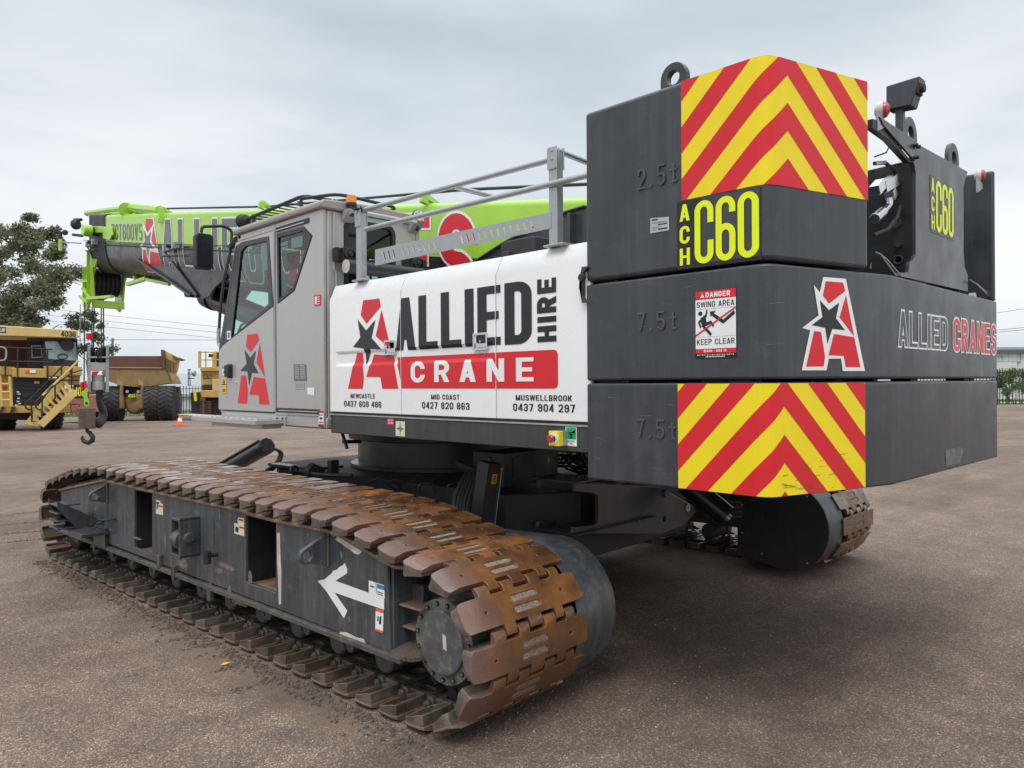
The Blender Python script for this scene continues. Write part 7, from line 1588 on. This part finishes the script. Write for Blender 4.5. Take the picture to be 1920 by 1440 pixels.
th, wl, a, b, zt = shed('white clad warehouse with a roller door behind the bushes at the right edge', 1690, 2600, 66, 654, 18, 'cladding', 'roof_dark')
F4 = PX(66, 1890, 960); mb = MB('door_panel'); mb.prism([(1850, 679), (1905, 679), (1905, 758), (1850, 758)], F4, -.12, -.02); mb.build('roller_door', wl); mb = MB('cladding_grey'); mb.prism(q4b(1840, 677.5, 1913, 679), F4, -.12, .0); mb.prism(q4b(1912.5, 655, 1913.3, 678), F4, -.06, .0); mb.prism(q4b(1877, 668, 1881, 670.5), F4, -.2, 0); mb.build('door_trim', wl)
th, wl, a, b, zt = shed('low grey roofed warehouse behind the fence on the left', 140, 900, 84, 738, 22, 'cladding', 'cladding_grey', rise=2.4)
F5 = PX(44, 150); mb = MB('container_orange'); mb.prism([(112, 742), (186, 740), (188, 772), (112, 774)], F5, 0, 2.4)
cobj = mb.build('storage_container', bevel=.03); tag(cobj, 'faded orange steel container behind the 4036 dump truck', 'container')
# ---- grass verges and a footpath
def grass(name, label, px0, px1, D0, D1_, col, blades):
    mt = mat('verge_grass_'+name, col, .9, var=.35, scale=.8, spots=.4, spcol=(.12, .12, .04), spscale=1.5); mb = MB('verge_grass_'+name)
    n = 24; rows = []
    for i in range(n+1):
        u = px0+(px1-px0)*i/n; rows.append([gx(u, D)+Vector((0, 0, .03)) for D in (D0, D0+.6*(D1_-D0), D1_)])
    mb.loft(rows, cap=False, closed=False); rnd = random.Random(9); 
    for _ in range(blades):
        p = gx(px0+(px1-px0)*rnd.random(), D0-.3+(D1_-D0)*rnd.random()**2); h = rnd.uniform(.08, .28); a = rnd.random()*6; q = Vector((math.cos(a), math.sin(a), 0))*.05; mb.add([p-q, p+q, p+Vector((q.y*2, q.x, h))], [(0, 1, 2)])
    o = mb.build(name, smooth=False, recalc=False); o['kind'] = 'stuff'; o['label'] = label; o['category'] = 'grass'; return o
grass('grass_verge', 'green grass strip along the fence behind the dump trucks', 60, 700, 58, 80, (.10, .17, .035), 2500)
grass('grass_verge', 'green lawn in front of the white warehouse at the right', 1650, 2300, 51.2, 62, (.11, .19, .04), 1500)
mb = MB('door_panel'); n = 20; rows = [[gx(1650+650*i/n, D)+Vector((0, 0, .036)) for D in (53.4, 55.2)] for i in range(n+1)]; mb.loft(rows, cap=False, closed=False); kind(mb.build('footpath', smooth=False, recalc=False), 'structure')
# ---- trees
def leaf_mat(name, c0, c1):
    m = bpy.data.materials.new(name); m.use_nodes = True; t = m.node_tree; b = t.nodes['Principled BSDF']; at = N(t, 'ShaderNodeAttribute', attribute_name='shade'); r = ramp(t, [(0, c0), (1, c1)]); t.links.new(at.outputs['Fac'], r.inputs[0]); t.links.new(r.outputs[0], b.inputs['Base Color']); b.inputs['Roughness'].default_value = .6
    tr = N(t, 'ShaderNodeBsdfTranslucent'); t.links.new(r.outputs[0], tr.inputs[0]); mx = N(t, 'ShaderNodeMixShader'); mx.inputs[0].default_value = .3; out = t.nodes['Material Output']; t.links.new(b.outputs[0], mx.inputs[1]); t.links.new(tr.outputs[0], mx.inputs[2]); t.links.new(mx.outputs[0], out.inputs[0]); MATS[name] = m
leaf_mat('gum_leaves', (.075, .088, .055), (.28, .29, .17)); leaf_mat('bush_leaves', (.045, .085, .022), (.17, .26, .07))
def tree(name, label, cat, D, base_px, clumps, leaf, m, per, seed, trunk_r=.3, spread=3.5, group=None):
    rnd = random.Random(seed); g = gx(base_px, D); th = thing(name, label, cat, tuple(g), group='gum trees behind the dump trucks' if cat == 'tree' else 'bushes beside the white warehouse'); k = D/FPX
    pts = []
    for px, py, r in clumps: pts.append((deep(px, py, D)+_d*rnd.uniform(-spread, spread), r*k))
    pts.sort(key=lambda q: q[0].z); zmin = pts[0][0].z; nodes = [(g+Vector((0, 0, 0)), trunk_r), (g+Vector((rnd.uniform(-.2, .2), 0, (zmin-g.z)*.45)), trunk_r*.85), (g+Vector((rnd.uniform(-.4, .4), .2, (zmin-g.z)*.85)), trunk_r*.7)]
    mb = MB('bark'); mb.tube([n_[0] for n_ in nodes], trunk_r*.8, 8)
    for p, r in pts:
        best = min(nodes[1:], key=lambda n_: (n_[0]-p).length+max(0, n_[0].z-p.z+.3)*4); a = best[0]; rr = max(.03, best[1]*.62); mid = (a+p)/2+Vector((rnd.uniform(-.3, .3), rnd.uniform(-.3, .3), rnd.uniform(.0, .5)))*min(1, (p-a).length*.3)
        rings = []
        for q, w in ((a, rr), (mid, rr*.75), (p, rr*.4)): rings.append([q+Vector((math.cos(i*PI/3), math.sin(i*PI/3), 0))*w for i in range(6)])
        mb.loft(rings); nodes.append((mid, rr*.8)); nodes.append((p, rr*.6))
    mb.build('trunk', th)
    vs = []; fs = []; sh = []
    for p, r in pts:
        nsub = 5; subs = [p+Vector((rnd.gauss(0, .55), rnd.gauss(0, .55), rnd.gauss(0, .32)))*r for _ in range(nsub)]; tone = rnd.uniform(-.18, .18)
        for i in range(per):
            c = subs[i % nsub]; q = Vector((rnd.gauss(0, 1), rnd.gauss(0, 1), rnd.gauss(0, .62)))*(r*.56); u = Vector((rnd.gauss(0, 1), rnd.gauss(0, 1), rnd.gauss(0, .7))).normalized(); v = u.orthogonal().normalized(); v = (v*math.cos(i)+u.cross(v)*math.sin(i)); s = leaf*rnd.uniform(.6, 1.3); c2 = c+q; b0 = len(vs)
            vs += [c2-u*s*.5, c2+v*s*.28, c2+u*s*.5, c2-v*s*.28]; fs.append((b0, b0+1, b0+2, b0+3)); sh.append(min(1, max(0, .45+tone+rnd.gauss(0, .22))))
    mb = MB(m); mb.v = vs; mb.f = fs; mb.mi = [0]*len(fs); o = mb.build('crown', th, smooth=False, recalc=False); at = o.data.attributes.new('shade', 'FLOAT', 'FACE'); at.data.foreach_set('value', sh)
    return th
A_ = [(88, 419, 9), (45, 428, 13), (20, 440, 14), (66, 437, 11), (92, 440, 11), (106, 432, 6), (40, 453, 16), (12, 458, 14), (62, 452, 14), (97, 462, 11), (25, 476, 13), (-5, 480, 15), (85, 478, 10), (100, 470, 8), (-30, 455, 16), (-45, 500, 20), (5, 498, 13), (-12, 505, 15), (30, 500, 13), (0, 470, 13), (-18, 440, 12), (112, 452, 7), (70, 470, 10), (55, 465, 10), (15, 440, 12), (-25, 480, 14), (45, 484, 11), (10, 515, 13), (-20, 530, 18)]
B_ = [(60, 508, 16), (80, 498, 13), (35, 525, 15), (100, 510, 15), (118, 500, 14), (140, 508, 12), (75, 525, 16), (130, 525, 14), (50, 540, 15), (20, 545, 14), (95, 538, 14), (115, 550, 14), (0, 560, 16), (40, 562, 14), (70, 556, 13), (140, 545, 10), (-30, 570, 18), (20, 580, 14), (60, 585, 13), (92, 572, 14), (122, 578, 14), (145, 570, 9), (10, 600, 14), (45, 604, 13), (80, 600, 14), (110, 602, 12), (60, 622, 12), (-20, 610, 16), (128, 480, 8), (146, 478, 8), (30, 622, 12), (90, 620, 10)]
C_ = [(150, 596, 10), (165, 588, 9), (178, 592, 7), (140, 612, 10), (160, 615, 9), (182, 612, 8), (150, 634, 10), (170, 636, 9), (190, 632, 7), (135, 632, 9), (196, 650, 8), (160, 652, 10), (180, 655, 10), (145, 655, 10), (130, 660, 10), (200, 612, 5), (170, 600, 6)]
tree('gum_tree', 'tallest dark green gum tree with open layered clumps at the far left', 'tree', 78, 30, A_, .34, 'gum_leaves', 460, 1, .34)
tree('gum_tree', 'broad dense gum tree behind the canopy of the 4036 dump truck', 'tree', 70, 85, B_, .30, 'gum_leaves', 560, 2, .36)
tree('gum_tree', 'small thin gum tree behind the hoist ropes', 'tree', 74, 165, C_, .26, 'gum_leaves', 200, 3, .18, 2.0)
R1_ = [(1885, 702, 9), (1900, 698, 9), (1893, 712, 10), (1880, 716, 9), (1905, 712, 9), (1890, 724, 9), (1902, 724, 8), (1876, 708, 8), (1870, 722, 8), (1895, 734, 7), (1908, 702, 7), (1880, 730, 7)]
R2_ = [(1920, 700, 9), (1930, 704, 10), (1922, 714, 9), (1940, 712, 10), (1930, 722, 10), (1918, 724, 7), (1945, 700, 9), (1936, 732, 8)]
tree('garden_bush', 'rounded green bush behind the picket fence, left of two beside the warehouse', 'bush', 56, 1890, R1_, .20, 'bush_leaves', 170, 5, .10, 1.0)
tree('garden_bush', 'green bush cut by the right edge of the view, behind the picket fence', 'bush', 57, 1932, R2_, .20, 'bush_leaves', 170, 6, .10, 1.0)
# ---- power pole and lines
D6 = 92; F6 = PX(D6, 211); g = gx(211, D6)
pole = thing('utility_pole', 'grey timber power pole behind the rear facing dump truck', 'utility pole', tuple(g))
MB('wood_pole').cyl(g, F6(211, 634, 0), .16, .13, 12).build('pole', pole); MB('wood_pole').bar(F6(206, 638, -.15), F6(216, 637, -.15), .1, .12).build('cross_arm', pole)
def wires(label, D, lines, rad=.022):
    mb = MB('rope_steel')
    for x0, y0, x1, y1, sag in lines: mb.tube([deep(x0+(x1-x0)*i/16, y0+(y1-y0)*i/16+sag*4*(i/16)*(1-i/16), D) for i in range(17)], rad, 4)
    return tag(mb.build('power_line'), label, 'power line', 'power lines in the sky')
wires('three thin power lines crossing the sky left of the crane cab', 96, [(-400, 520, 1300, 690, 12), (-400, 535, 1300, 700, 10), (-400, 545, 1300, 712, 10)])
wires('power line running right from the timber pole to behind the crane', 92, [(211, 637, 1300, 630, 3), (-300, 640, 211, 637, 3)], .03)
wires('pair of power lines above the white warehouse at the right edge', 84, [(1500, 640, 2300, 512, 6), (1500, 650, 2300, 570, 6), (1500, 652, 2300, 578, 5)], .028)
